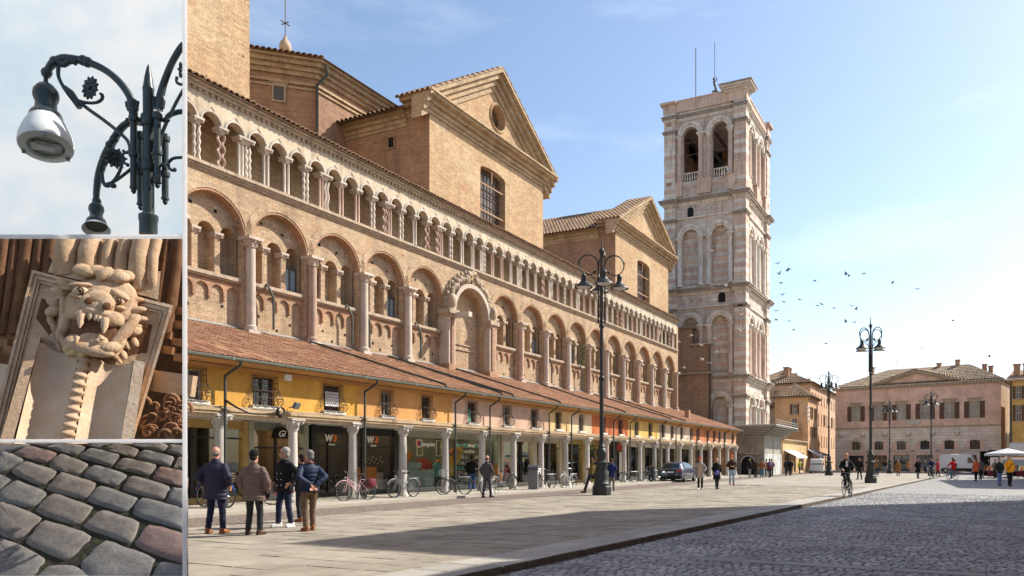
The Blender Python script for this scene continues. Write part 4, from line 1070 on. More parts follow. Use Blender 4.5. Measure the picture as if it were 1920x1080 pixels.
def letters(t, txt, x, z, size, m, shear=0., bold=.01, y=YS-.09):
    me = text_mesh(txt, size, .012, m, shear, bold)
    return link('lettering', me, t, (x-t.location.x, y-t.location.y, z-t.location.z), (pi/2, 0, 0))
LW = mat('white_lettering', (.85, .84, .8), .5, .02, 2, 0); LR = mat('red_lettering', (.75, .07, .03), .5, .05, 2, 0); LO = mat('orange_lettering', (.8, .2, .04), .5, .05, 2, 0); LB = mat('blue_lettering', (.05, .07, .25), .5, .05, 2, 0); LG = mat('green_lettering', (.25, .55, .1), .5, .05, 2, 0); LGOLD = mat('gold_lettering', (.6, .5, .25), .5, .05, 2, 0)
sx = lambda px: fx(px, YS)
# behind the men
t, bd = shop('shop_front', 'ochre framed shop front with dark doorway behind the men in puffer coats', sx(300), sx(462), fr_gold, (0, .3, .72, 1), in_dark, 2.3)
t, bd = shop('shop_front', 'grey shop front with a small black arched sign with white script above the door', sx(462), sx(575), fr_green, (0, .45, 1), in_warm, 2.0, fascia=cmat('grey_fascia', (.2, .2, .18)))
xm_ = sx(522); mb = MB(); n = 12
mb.prism([(xm_-.42*cos(pi*i/n), 2.35+.42*sin(pi*i/n)*1.0) for i in range(n+1)], YS-.14, YS-.1); bd(mb, 'arched_sign', [BLACKHOLE])
letters(t, 'Gi', xm_, 2.52, .34, LW, .4, .004, YS-.15)
for i in range(6): shelf(bd, sx(470), sx(540), YS+1.9, .5+i*.3, 5, goods_cols[4:], .2)
t, bd = shop('shop_front', 'black framed phone shop with red and white W3 signs in its windows', sx(580), sx(742), fr_dk, (0, .16, .42, .58, .98), in_dark, 2.12)
for px in (619, 697):
    letters(t, 'W', sx(px-6), 2.42, .36, LW, .1, .02); letters(t, '3', sx(px+6), 2.42, .36, LO, .1, .02); letters(t, 'WINDTRE', sx(px), 2.17, .07, LW)
mb = MB(); mb.box(sx(682), sx(735), YS+.5, YS+.9, .1, 1.0); bd(mb, 'pale_counter', [cmat('pinkish_counter', (.55, .40, .34))])
mb = MB(); mb.box(sx(684), sx(716), YS+.3, YS+.45, .7, 1.25); bd(mb, 'orange_panel', [goods_cols[1]])
mb = MB(); mb.box(sx(612), sx(640), YS+.7, YS+1.1, .85, .9); mb.box(sx(625)-.05, sx(625)+.05, YS+.85, YS+.95, .1, .85); bd(mb, 'table', [SHM])
for k in range(14):
    mb = MB(); mb.ell((sx(686)+.1*k, YS+.25, 1.4+.35*((k*7) % 5)/5), (.025, .02, .03), 6, 4); bd(mb, 'hanging_tag', [LW])
t, bd = shop('shop_front', 'sage framed sportswear shop with red and white C logos and Champion lettering on its glass', sx(745), sx(935), fr_green, (0, .44, .52, .8, 1), in_green, None)
for px, full in ((783, 1), (899, 0)):
    x = sx(px)
    for m_, r_, dx in ((LW, .2, 0), (LR, .16, -.02), (LB, .11, .05)):
        mb = MB(); mb.lathe([(r_, 0), (r_, .012)], 20, (x+dx, YS-.08-(.2-r_)*.1, 2.34), M=Matrix.Rotation(pi/2, 3, 'X')@Matrix.Diagonal((1, 1.0, 1))); bd(mb, 'logo', [m_])
    if full: letters(t, 'hampion', x+.62, 2.31, .3, LW, .35, .006)
for i in range(7): shelf(bd, sx(885), sx(930), YS+.9, .45+i*.3, 7, [goods_cols[3], goods_cols[5], goods_cols[7]], .2)
for i, (px, z_, m_) in enumerate(((806, 1.65, 0), (822, 1.5, 0), (872, 1.75, 2), (866, 2.2, 1), (878, 2.25, 2), (790, 2.0, 1), (835, 1.45, 7), (845, 1.6, 1))): garment(bd, sx(px), YS+.45+.2*(i % 3), z_, goods_cols[m_], .8 if i != 2 else 1.1)
mb = MB(); mb.box(sx(772), sx(822), YS+.25, YS+.55, .3, 1.1); bd(mb, 'display_box', [cmat('grey_green_panel', (.33, .38, .36))])
mb = MB(); mb.box(sx(772), sx(797), YS+.2, YS+.24, 1.15, 1.45); bd(mb, 'notice', [cmat('grey_notice', (.3, .36, .36))])
for px in (797, 833):
    x = sx(px); mb = MB()
    for a, b, c, d in ((-.22, .22, 1.75, 1.8), (-.22, .22, 2.5, 2.55), (-.22, -.17, 1.8, 2.5), (.17, .22, 1.8, 2.5)): mb.box(x+a, x+b, YS+.3, YS+.34, c, d)
    bd(mb, 'picture_frame', [cmat('cream_frame', (.7, .6, .4))])
t, bd = shop('shop_front', 'shop front with blue poster above red garments beside the bin', sx(937), sx(1000), fr_pale, (0, .6, 1), in_pale, None)
mb = MB(); mb.box(sx(938)+.25, sx(962), YS+.05, YS+.08, 1.75, 2.6); bd(mb, 'blue_poster', [cmat('blue_poster', (.02, .16, .28))])
for px in (945, 951, 957): garment(bd, sx(px), YS+.4, 1.6, goods_cols[0], 1.2)
rest_sh = [(1000, 1050, fr_pale, in_pale, 'pale shop front with a yellow pillar and grey door panels'), (1050, 1092, fr_gold, in_dark, 'ochre pillared shop front with dark glass behind the rosy column'), (1092, 1120, fr_gold, in_green, 'glass shop front just left of the large lamp post'),
   (1120, 1152, fr_dk, in_green, 'dark shop front with green sign letters behind the lamp post'), (1152, 1175, fr_dk, in_dark, 'shop front with a red sign panel above a white door'), (1175, 1205, fr_pale, in_pale, 'shop front with a white fascia behind the parked bicycle'),
   (1205, 1238, fr_green, in_green, 'greenish glass shop front behind the scooter'), (1238, 1268, fr_pale, in_dark, 'shop front behind the dark parked car'), (1268, 1300, fr_pale, in_green, 'shop front behind the woman in the red cap'), (1300, 1340, fr_pale, in_dark, 'shop front near the far end of the arcade'), (1340, 1376, fr_gold, in_dark, 'last shop front at the far end of the arcade')]
for a, b, fr, inn, lb in rest_sh:
    x0, x1 = sx(a), min(sx(b), XE-.1)
    n = max(2, int((x1-x0)/1.3)); t, bd = shop('shop_front', lb, x0, x1, fr, [i/n for i in range(n+1)], inn, 2.3, fascia=WHITE if a in (1175, 1205, 1238) else None)
    if a in (1092, 1120): letters(t, 'Ce', (x0+x1)/2, 2.45, .4, LG, .1)
    if a == 1152:
        mb = MB(); mb.box(x0+.25, x1-.25, YS-.12, YS-.08, 2.3, 2.85); bd(mb, 'red_sign', [goods_cols[0]])
        mb = MB(); mb.box(x0+.7, x1-.6, YS-.1, YS-.06, .1, 2.2); bd(mb, 'white_door', [WHITE])
    for i in range(3): shelf(bd, x0+.4, x1-.4, YS+1.2, .6+.5*i, max(4, int((x1-x0)*1.5)), goods_cols, .25)
# solid wall behind and above the shop fronts
mb = MB(); mb.box(-8, sx(300)-.02, YS, YS+.2, .09, 2.96); PA(mb, 'back_wall', [cols['yellow']])
# ================================================================ campanile
TX, TY, TWX, TWY = 82.0, 21.3, 11.5, 9.7
tow = thing('bell_tower', 'tall pink and white striped stone bell tower at the end of the cathedral', 'bell tower', (TX+TWX/2, TY+TWY/2, 0))
T0 = tow.location
def PT(mb, name, mats, sm=None, par=None): return mb.build(name, mats, par or tow, sm, world=True)
TS_W = mat('tower_white_stone', (.665, .59, .50), .85, .2, 1.4, .25, 10, dirt=.8, dirtcol=(.17, .13, .10), world=True, rv=.12)
TS_P = mat('tower_pink_stone', (.60, .435, .335), .85, .2, 1.4, .25, 10, dirt=.75, dirtcol=(.18, .12, .09), world=True, rv=.12)
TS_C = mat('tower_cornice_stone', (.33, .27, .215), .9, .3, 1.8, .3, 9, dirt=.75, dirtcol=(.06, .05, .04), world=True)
def band_mat():
    m = NT('banded_tower_stone'); P_ = m.pos(); sp = m.N('SeparateXYZ'); m.l.new(P_, sp.inputs[0])
    g = m.N('NewGeometry'); sn = m.N('SeparateXYZ'); m.l.new(g.outputs['True Normal'], sn.inputs[0])
    k = m.math('GREATER_THAN', m.math('ABSOLUTE', sn.outputs[0]), m.math('ABSOLUTE', sn.outputs[1]))
    h = m.math('ADD', m.math('MULTIPLY', sp.outputs[0], m.math('SUBTRACT', 1., k)), m.math('MULTIPLY', sp.outputs[1], k))
    cv = m.N('CombineXYZ'); m.l.new(h, cv.inputs[0]); m.l.new(sp.outputs[2], cv.inputs[1])
    b = m.N('TexBrick'); m.l.new(cv.outputs[0], b.inputs['Vector']); b.inputs['Scale'].default_value = 1
    b.inputs['Brick Width'].default_value = 1.3; b.inputs['Row Height'].default_value = .48; b.inputs['Mortar Size'].default_value = .012
    m.set(b.inputs['Color1'], (.66, .59, .51)); m.set(b.inputs['Color2'], (.60, .47, .38)); m.set(b.inputs['Mortar'], (.28, .21, .16))
    n = m.noise(P_, .5, 6); c = m.mix(1., b.outputs[0], m.N_gray(m.ramp(n, .3, .7, .82, 1.15)), 'MULTIPLY')
    d = m.noise(m.stretch(P_, (1, 1, .2)), 1.3, 6, .7); c = m.mix(m.ramp(d, .46, .74, 0, .65), c, (.16, .12, .09))
    sm = m.N('TexVoronoi'); sm.inputs['Scale'].default_value = .9; m.l.new(P_, sm.inputs['Vector'])
    c = m.mix(m.ramp(sm.outputs['Distance'], .07, .12, .8, 0), c, (.05, .04, .03))
    m.set(m.b.inputs['Base Color'], c); m.b.inputs['Roughness'].default_value = .88; m.b.inputs['Specular IOR Level'].default_value = .2; m.bump(b.outputs['Fac'], -.5, .02)
    return m.mat
TS_B = band_mat()
tiers = [(0, 11.0), (11.0, 21.2), (21.2, 31.6), (31.6, 41.4)]
CW = 1.35   # corner pier width
# a face: Wall frames; left face looks to -x, right face looks to -y
faces = [(Wall((TX, TY+TWY), -pi/2), TWY), (Wall((TX, TY), 0), TWX)]
core = MB(); core.box(TX+1.0, TX+TWX-.4, TY+1.0, TY+TWY-.4, 0, 32)
PT(core, 'core', [TS_B])
def fbox(W, mb, *a, mi=0): W.box(mb, *a, mi)
for ti, (z0, z1) in enumerate(tiers):
    ZB = z0+(2.35 if ti == 3 else 2.15 if ti else 2.2)       # foot of the arch zone
    if ti == 0: zs, zb = 7.9, 2.0
    else: zs, zb = z0+(6.1 if ti < 3 else 7.5), z0+(.45 if ti < 3 else 2.2)
    ztop = z1-2.1 if ti < 3 else z1-1.6
    for W, Wd in faces:
        mid = Wd/2; sp = (Wd-2*CW)/2; r = .95 if Wd < 10 else 1.0
        # wall sheet with two arch holes, made of columns of quads
        mb = MB(); holes = [mid-sp/2, mid+sp/2]; n = 10
        o = -.35
        xs_ = CW-.05
        for hc in holes:
            W.quad(mb, xs_, hc-r, z0, z1, o); W.quad(mb, hc-r, hc+r, z0, zb, o)
            arc = [(hc-r*cos(pi*i/n), zs+r*sin(pi*i/n)) for i in range(n+1)]
            for (a, za), (b, zc_) in zip(arc, arc[1:]):
                mb.face([W.P(a, o, za), W.P(b, o, zc_), W.P(b, o, z1), W.P(a, o, z1)])
                mb.face([W.P(a, o, za), W.P(a, o-.6, za), W.P(b, o-.6, zc_), W.P(b, o, zc_)])
            mb.face([W.P(hc-r, o, zb), W.P(hc-r, o-.6, zb), W.P(hc-r, o-.6, zs), W.P(hc-r, o, zs)]); mb.face([W.P(hc+r, o, zb), W.P(hc+r, o, zs), W.P(hc+r, o-.6, zs), W.P(hc+r, o-.6, zb)])
            mb.face([W.P(hc-r, o, zb), W.P(hc+r, o, zb), W.P(hc+r, o-.6, zb), W.P(hc-r, o-.6, zb)])
            xs_ = hc+r
        W.quad(mb, xs_, Wd-CW+.05, z0, z1, o); PT(mb, 'wall', [TS_B])
        if ti < 3:
            # courses of alternating stone in each blind arch
            for hc in holes:
                z = zb; k = 0
                while z < zs+r-.15:
                    h = min(.47, zs+r-z); zz = z+h/2
                    hw = r if zz < zs else sqrt(max(.02, r*r-(zz-zs)**2))
                    mb = MB(); W.box(mb, hc-hw+.01, hc+hw-.01, o-.62+rng.uniform(-.02, .02), o-.55, z+.008, z+h-.008)
                    PT(mb, 'stone_course', [TS_W if k % 2 else TS_P]); z += h; k += 1
        else:
            for hc in holes:
                mb = MB(); W.box(mb, hc-r+.05, hc+r-.05, o-.3, o-.22, zb+1.0, zb+1.12); W.box(mb, hc-r+.05, hc+r-.05, o-.3, o-.22, zb+.0, zb+.1)
                for q in range(6): 
                    p = W.P(hc-r+.2+q*(2*r-.4)/5, o-.26, zb+.1); mb.lathe([(.05, 0), (.1, .3), (.05, .7), (.07, .9)], 6, p)
                PT(mb, 'balustrade', [TS_W], 50)
                for zz in (zb+3.2, zb+4.6):
                    mb = MB(); p0, p1 = W.P(hc-r, o-.35, zz), W.P(hc+r, o-.35, zz); mb.tube([p0, p1], .05, 4); PT(mb, 'tie_rod', [IRON])
        # archivolts and columns
        for hc in holes:
            mb = MB(); n2 = 14
            for R0, R1, o0, o1 in ((r, r+.28, o, o+.12), (r+.28, r+.62, o, o+.22)):
                for i in range(n2):
                    a, b = pi*i/n2, pi*(i+1)/n2
                    pp = [W.P(hc-R*cos(q), oo, zs+R*sin(q)) for oo in (o0, o1) for R, q in ((R0, a), (R1, a), (R1, b), (R0, b))]
                    mb.raw(pp, [(4,5,6,7),(0,1,5,4),(1,2,6,5),(2,3,7,6),(3,0,4,7)])
            PT(mb, 'archivolt', [TS_W])
        for hc in holes:
            for sg in (-1, 1):
                a = hc+sg*(r+.33); p = W.P(a, o+.12, zb)
                hh = zs-.5-zb
                mb = MB(); mb.lathe([(.36, 0), (.36, .2), (.28, .3), (.26, hh)], 10, p); PT(mb, 'column', [TS_W if (ti+int(sg)) % 2 else TS_P], 40)
                mb = MB(); mb.lathe([(.27, 0), (.3, .12), (.42, .36)], 8, (p[0], p[1], zs-.5)); W.box(mb, a-.42, a+.42, o, o+.52, zs-.15, zs)
                for q in range(4): mb.ell((p[0]+.33*cos(q*pi/2+.78), p[1]+.33*sin(q*pi/2+.78), zs-.26), (.1, .1, .1), 6, 4)
                PT(mb, 'capital', [TS_W], 45)
        # plinth strip below the columns in the belfry
        if ti == 3:
            mb = MB(); W.box(mb, CW, mid-sp/2-r-.0, o, o+.35, z0+.5, zb); W.box(mb, mid-.8, mid+.8, o, o+.4, z0+.5, zb); W.box(mb, Wd-CW-.75, Wd-CW, o, o+.35, z0+.5, zb); PT(mb, 'pedestal', [TS_P])
    # corner piers laid in courses of pink and white stone
    z = z0+.5; k = 0; ztp = z1-.55
    while z < ztp-.05:
        h = min(rng.choice((.42, .48, .52, .55)), ztp-z)
        for cx_, cy_ in ((TX, TY), (TX, TY+TWY-CW), (TX+TWX-CW, TY)):
            j = rng.uniform(-.015, .02); mb = MB()
            mb.box(cx_-j, cx_+CW+j, cy_-j, cy_+CW+j, z+.006, z+h-.006)
            PT(mb, 'stone', [TS_W if (k % 2 == 0) ^ (rng.random() < .12) else TS_P])
        z += h; k += 1
    # mouldings: capital band and main cornice, breaking forward over the piers
    def belt(za, zb_, ou, m, nm):
        mb = MB(); mb.box(TX-ou+.3, TX+TWX+ou-.3, TY-ou+.3, TY+TWY+ou-.3, za, zb_)
        for cx_, cy_ in ((TX, TY), (TX, TY+TWY-CW), (TX+TWX-CW, TY), (TX+TWX-CW, TY+TWY-CW)): mb.box(cx_-ou, cx_+CW+ou, cy_-ou, cy_+CW+ou, za+.002, zb_-.002)
        PT(mb, nm, [m])
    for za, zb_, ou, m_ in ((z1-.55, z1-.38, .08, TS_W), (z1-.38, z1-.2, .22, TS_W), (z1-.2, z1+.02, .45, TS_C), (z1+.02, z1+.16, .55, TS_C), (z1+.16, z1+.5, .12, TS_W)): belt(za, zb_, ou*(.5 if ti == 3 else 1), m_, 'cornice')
    if ti < 3:
        belt(z1-2.1, z1-1.95, .12, TS_W, 'pier_band')
    for za, zb_, ou in ((ztop-.12, ztop+.05, .2),):
        for cx_, cy_ in ((TX, TY), (TX, TY+TWY-CW), (TX+TWX-CW, TY)):
            mb = MB(); mb.box(cx_-ou, cx_+CW+ou, cy_-ou, cy_+CW+ou, za, zb_); mb.box(cx_-ou+.1, cx_+CW+ou-.1, cy_-ou+.1, cy_+CW+ou-.1, za-.2, za)
            PT(mb, 'pier_capital', [TS_C])
# shield on the corner pier, small windows
mb = MB(); mb.prism([(TY+.2, 19.2), (TY+.65, 18.4), (TY+1.1, 19.2), (TY+1.1, 20), (TY+.2, 20)], TX-.1, TX-.02, 'x'); PT(mb, 'shield', [TS_W])
for px, py, w_, h_ in ((1293, 398, .35, 1.0), (1352, 558, .4, .9)):
    r_ = (px-CX)/FOC; q = (st-r_*ct)/(ct+r_*st); y = TX*q; d = TX/(ct+r_*st); z = zat(py, d)
    mb = MB(); n = 8
    mb.prism([(y-w_, z-h_/2), (y+w_, z-h_/2)]+[(y+w_*cos(pi*i/n), z+h_*.3+w_*sin(pi*i/n)) for i in range(n+1)], TX+.25, TX+.33, 'x'); PT(mb, 'slit_window', [BLACKHOLE])
# belfry inside and top
mb = MB(); mb.box(TX+.3, TX+TWX-.3, TY+.3, TY+TWY-.3, 33.0, 33.3); PT(mb, 'belfry_floor', [TS_P])
mb = MB()
for cx_, cy_ in ((TX+TWX-CW, TY+TWY-CW),): mb.box(cx_, cx_+CW, cy_, cy_+CW, 31.6, 41)
for i in range(2):
    mb.box(TX+TWX-.9, TX+TWX-.3, TY+CW+i*4.5, TY+CW+i*4.5+2.4, 33, 41); mb.box(TX+CW+i*5, TX+CW+i*5+2.9, TY+TWY-.9, TY+TWY-.3, 33, 41)
mb.box(TX+TWX-.9, TX+TWX-.3, TY, TY+TWY, 39.5, 41); mb.box(TX, TX+TWX, TY+TWY-.9, TY+TWY-.3, 39.5, 41); mb.box(TX+TWX-.9, TX+TWX-.3, TY, TY+TWY, 33, 34.5); mb.box(TX, TX+TWX, TY+TWY-.9, TY+TWY-.3, 33, 34.5)
mb.box(TX+TWX-.85, TX+TWX-.35, TY+.4, TY+TWY-.4, 33, 38.2); mb.box(TX+.4, TX+TWX-.4, TY+TWY-.85, TY+TWY-.35, 33, 41); mb.box(TX+TWX-.85, TX+TWX-.35, TY+.4, TY+TWY-.4, 39.2, 41); PT(mb, 'rear_piers_infill', [BR_DARK])  # solid rear walls added so the belfry interior stays dark
mb = MB(); mb.box(TX+.4, TX+TWX-.4, TY+.4, TY+TWY-.4, 41.2, 41.5); PT(mb, 'top_slab', [TS_P])
bell = MB(); bell.lathe([(.9, 0), (.82, .15), (.6, .8), (.5, 1.3), (.25, 1.5)], 14, (TX+5.5, TY+4.8, 36)); bell.box(TX+2, TX+9.5, TY+4.6, TY+5, 37.5, 37.8); PT(bell, 'bell', [mat('bronze', (.08, .09, .06), .5, metal=.6)], 50)
mb = MB()
for i in range(4): mb.box(TX+.9, TX+TWX-1, TY+2+i*1.7, TY+2.25+i*1.7, 39.0, 39.3)
for i in range(3): mb.box(TX+3+2*i, TX+3.2+2*i, TY+1, TY+TWY-1, 35, 35.25)
PT(mb, 'bell_frame', [WOODDK])
# parapet
mb = MB(); mb.box(TX+.05, TX+.45, TY+CW, TY+TWY-CW, 41.9, 43.1); mb.box(TX+CW, TX+TWX-CW, TY+.05, TY+.45, 41.9, 42.6); mb.box(TX-.02, TX+.52, TY+CW, TY+TWY-CW, 43.1, 43.25); mb.box(TX+CW, TX+TWX-CW, TY-.02, TY+.52, 42.6, 42.75); PT(mb, 'parapet', [TS_P])
mb = MB(); mb.box(TX-.1, TX+CW+.1, TY-.1, TY+CW+.5, 41.9, 43.0); PT(mb, 'corner_block', [TS_P])
for za, zb_, ou in ((42.9, 43.12, .25), (43.12, 43.34, .5), (43.34, 43.56, .75), (43.56, 43.7, .85)):
    mb = MB(); mb.box(TX-ou, TX+CW+ou*.8, TY-ou, TY+CW+ou*.8+.9, za, zb_); PT(mb, 'corner_cornice', [TS_C if za > 43.5 else TS_W])
mb = MB(); mb.box(TX-.1, TX+CW, TY+TWY-CW, TY+TWY+.1, 41.9, 42.9); mb.box(TX-.4, TX+CW, TY+TWY-CW-.2, TY+TWY+.4, 42.9, 43.15); mb.box(TX+TWX-CW, TX+TWX+.1, TY-.1, TY+CW, 41.9, 43.0); mb.box(TX+TWX-CW-.2, TX+TWX+.4, TY-.4, TY+CW, 43.0, 43.3); PT(mb, 'corner_parapet', [TS_P])
mb = MB(); mb.tube([(TX+2, TY+6.5, 41.5), (TX+2, TY+6.5, 50)], .05, 5); PT(mb, 'antenna', [IRON])
vx, vy = TX+2.0, TY+4.2
mb = MB(); mb.tube([(vx, vy, 41.5), (vx, vy, 50.2)], .035, 5); mb.lathe([(.3, 43.2), (.3, 43.6), (.1, 43.8)], 8, (vx, vy, 0)); PT(mb, 'weather_vane_rod', [IRON])
mb = MB(); mb.tube([(vx, vy+.3, 44.4), (vx, vy-.2, 44.5), (vx, vy, 45.1), (vx, vy+.1, 45.6)], [.12, .12, .14, .13], 6); mb.ell((vx, vy+.1, 45.85), .15, 8, 6); mb.tube([(vx, vy+.1, 45.5), (vx, vy-.25, 45.7), (vx, vy-.15, 46.0)], .06, 5); mb.tube([(vx, vy, 44.4), (vx, vy-.5, 44.2)], .1, 5); PT(mb, 'weather_vane_figure', [IRON], 50)
# dark brick annex between the cathedral and the tower
an = thing('brick_annex', 'dark brown brick block with stepped top beside the bell tower', 'building', (79, 32, 0))
ax1 = TX-.02
y1 = TY+TWY
ya_ = TX*((st-((1333-CX)/FOC)*ct)/(ct+((1333-CX)/FOC)*st))
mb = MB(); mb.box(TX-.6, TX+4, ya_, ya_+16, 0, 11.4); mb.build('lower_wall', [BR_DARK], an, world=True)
mb = MB(); mb.box(TX-.9, TX+2, ya_-.15, ya_+16, 11.4, 11.6); mb.build('string_course', [STONE_CORN], an, world=True)
mb = MB(); mb.box(TX-.5, TX+3, ya_+.1, ya_+12, 11.6, 14.7); mb.build('middle_wall', [BR_DARK], an, world=True)
mb = MB(); mb.box(TX-.4, TX+3, ya_+2.2, ya_+10, 14.7, 16.7); mb.box(TX-.7, TX+3, ya_+2.0, ya_+10, 16.7, 16.9); mb.build('upper_wall', [BR_DARK], an, world=True)
mb = MB(); mb.box(TX-.75, TX+2, ya_-.05, ya_+2.3, 14.7, 14.86); mb.build('coping', [STONE_CORN], an, world=True)
mb = MB(); mb.tube([(TX-.7, ya_-.1, 14.6), (TX-.7, ya_-.1, 5)], .09, 6); mb.build('drainpipe', [PIPE], an, 50, world=True)
# protective canopy and hoarding at the tower foot
cn = thing('scaffold_canopy', 'grey sloping protective canopy with slatted underside around the tower foot', 'canopy', (TX+5, TY, 0))
CANM = mat('grey_canopy_board', (.20, .19, .165), .8, .2, 2, .1, 20, world=True); CANP = mat('canopy_steel', (.45, .44, .4), .6, .15, 3, .05, 20)
HX0, HX1, HY0 = TX-2.6, 88.8, TY-2.6
ou, zi, zo = 1.7, 4.35, 5.25
P_ = lambda x, y, z: (x, y, z)
for nm, q in (('front_roof', [(HX0, HY0, zi), (HX1-.6, HY0, zi), (HX1+.6, HY0-ou, zo), (HX0-ou, HY0-ou, zo)]), ('side_roof', [(HX0, HY0+14, zi), (HX0, HY0, zi), (HX0-ou, HY0-ou, zo), (HX0-ou, HY0+14, zo)])):
    mb = MB(); top = [(a, b, c+.07) for a, b, c in q]; mb.raw(list(q)+top, [(0,3,2,1),(4,5,6,7),(0,1,5,4),(1,2,6,5),(2,3,7,6),(3,0,4,7)]); mb.build(nm, [CANM], cn, world=True)
    A, B, Cc, D = map(Vector, q)
    for i in range(7):
        f = i/6; a = A.lerp(B, f); b = D.lerp(Cc, f)
        mb = MB(); mb.tube([a-Vector((0, 0, .08)), b-Vector((0, 0, .08))], .07, 4); mb.build('rafter', [CANP], cn, world=True)
    for i in range(1, 6):
        f = i/5.2; mb = MB(); mb.tube([A.lerp(D, f)-Vector((0, 0, .04)), B.lerp(Cc, f)-Vector((0, 0, .04))], .045, 4); mb.build('purlin', [CANP], cn, world=True)
mb = MB(); mb.tube([(HX1+.6, HY0-ou, zo+.05), (HX0-ou, HY0-ou, zo+.05), (HX0-ou, HY0+14, zo+.05)], .07, 4); mb.build('canopy_edge', [CANP], cn, world=True)
mb = MB()
for i in range(8):
    x = HX0-ou+.3+i*1.6; mb.tube([(x, HY0-ou+.1, zo+.05), (x, HY0-ou+.1, zo+.6)], .03, 4)
for z_ in (zo+.35, zo+.6): mb.tube([(HX1+.4, HY0-ou+.1, z_), (HX0-ou+.1, HY0-ou+.1, z_)], .025, 4)
mb.build('guard_rail', [CANP], cn, world=True)
for i in range(3):
    x = HX0+.2+i*4; mb = MB(); mb.tube([(x, HY0-.05, 0), (x, HY0-.05, zi)], .06, 5); mb.build('scaffold_post', [CANP], cn, world=True)
hd = thing('hoarding', 'site hoarding under the canopy with white posters below and grey mesh above', 'hoarding', (HX0+6, HY0, 0))
def hoardmat():
    m = NT('hoarding_print'); v = m.pos()
    n = m.noise(m.stretch(v, (1.5, 1.5, .7)), 1.2, 8, .75)
    c = m.mix(m.ramp(n, .47, .6), (.62, .62, .58), (.33, .36, .34)); n2 = m.noise(v, 4, 5, .7); c = m.mix(m.ramp(n2, .6, .7, 0, .5), c, (.16, .17, .16))
    m.set(m.b.inputs['Base Color'], c); m.b.inputs['Roughness'].default_value = .7; return m.mat
HM = hoardmat(); MESHM = mat('grey_scaffold_mesh', (.40, .37, .31), .9, .3, .8, .2, 8, col2=(.5, .47, .40), world=True); HDK = mat('dark_mural', (.22, .20, .17), .8, .6, .9, .1, 8, world=True)
x = HX0; 
while x < HX1-1.2:
    mb = MB(); mb.box(x+.01, x+1.24, HY0-.06, HY0-.0, .0, 2.35); mb.build('panel', [HM], hd, world=True)
    mb = MB(); mb.box(x+.01, x+1.24, HY0-.03+rng.uniform(-.03, .03), HY0+.02, 2.37, 4.6); mb.build('mesh_panel', [MESHM], hd, world=True); x += 1.25
y = HY0
while y < HY0+12:
    mb = MB(); mb.box(HX0-.06, HX0-.0, y+.01, y+1.24, 0, 2.35); mb.build('panel', [HDK], hd, world=True)
    mb = MB(); mb.box(HX0-.03, HX0+.02, y+.01, y+1.24, 2.37, 4.6); mb.build('mesh_panel', [mat('brown_scaffold_mesh', (.28, .25, .2), .9, .3, .8, .2, 8, world=True) if 'BSM' not in globals() else BSM], hd, world=True); y += 1.25
n = 10; yc = HY0+1.7
mb = MB(); mb.prism([(yc-.7, .05), (yc-.7, 1.3)]+[(yc-.7*cos(pi*i/n), 1.3+.7*sin(pi*i/n)) for i in range(n+1)]+[(yc+.7, .05)], HX0-.1, HX0-.07, 'x'); mb.build('painted_arch', [BLACKHOLE], hd, world=True)
mb = MB(); mb.torus((HX0-.09, yc, 1.3), .78, .06, 12, 5, 'x', a0=0, a1=pi); mb.build('painted_arch_rim', [HM], hd, world=True)
# ================================================================ far buildings
def wall_windows(root, W, wins, fr_m, pane_m, sh_m=None, depth=.2, sill=None, shut_open=True):
    for (a0, a1, z0, z1) in wins:
        mb = MB(); W.box(mb, a0, a1, -depth-.02, -depth+.0, z0, z1); p = mb.build('window', [pane_m], root, world=True)
        mb = MB(); am = (a0+a1)/2
        for q0, q1 in ((a0, a0+.07), (am-.035, am+.035), (a1-.07, a1)): W.box(mb, q0, q1, -depth, -depth+.06, z0, z1)
        for q in (z0, (z0+z1)/2-.03, z1-.07): W.box(mb, a0+.07, a1-.07, -depth, -depth+.05, q, q+.07)
        mb.build('frame', [fr_m], p, world=True)
        if sill: mb = MB(); W.box(mb, a0-.12, a1+.12, -.05, .1, z0-.1, z0); mb.build('sill', [sill], p, world=True)
        if sh_m:
            w2 = (a1-a0)/2
            for s0 in (a0-w2-.03, a1+.03):
                mb = MB(); W.box(mb, s0, s0+w2, .0, .05, z0, z1)
                k = 9
                for i in range(k):
                    zz = z0+(z1-z0)*(i+.3)/k; W.box(mb, s0+.06, s0+w2-.06, .05, .075, zz, zz+(z1-z0)/k*.55)
                mb.build('shutter', [sh_m], p, world=True)
SHB = mat('brown_shutter', (.12, .065, .04), .7, .2, 3, .05, 20)
FRW = mat('pale_window_frame', (.5, .46, .4), .7, .1, 3); PANE = glassy('far_window_glass', (.06, .07, .075), .06)
PANE_L = glassy('light_window_glass', (.28, .27, .22), .1)
PK = plaster('pink_palace_plaster', (.72, .485, .37), .25)
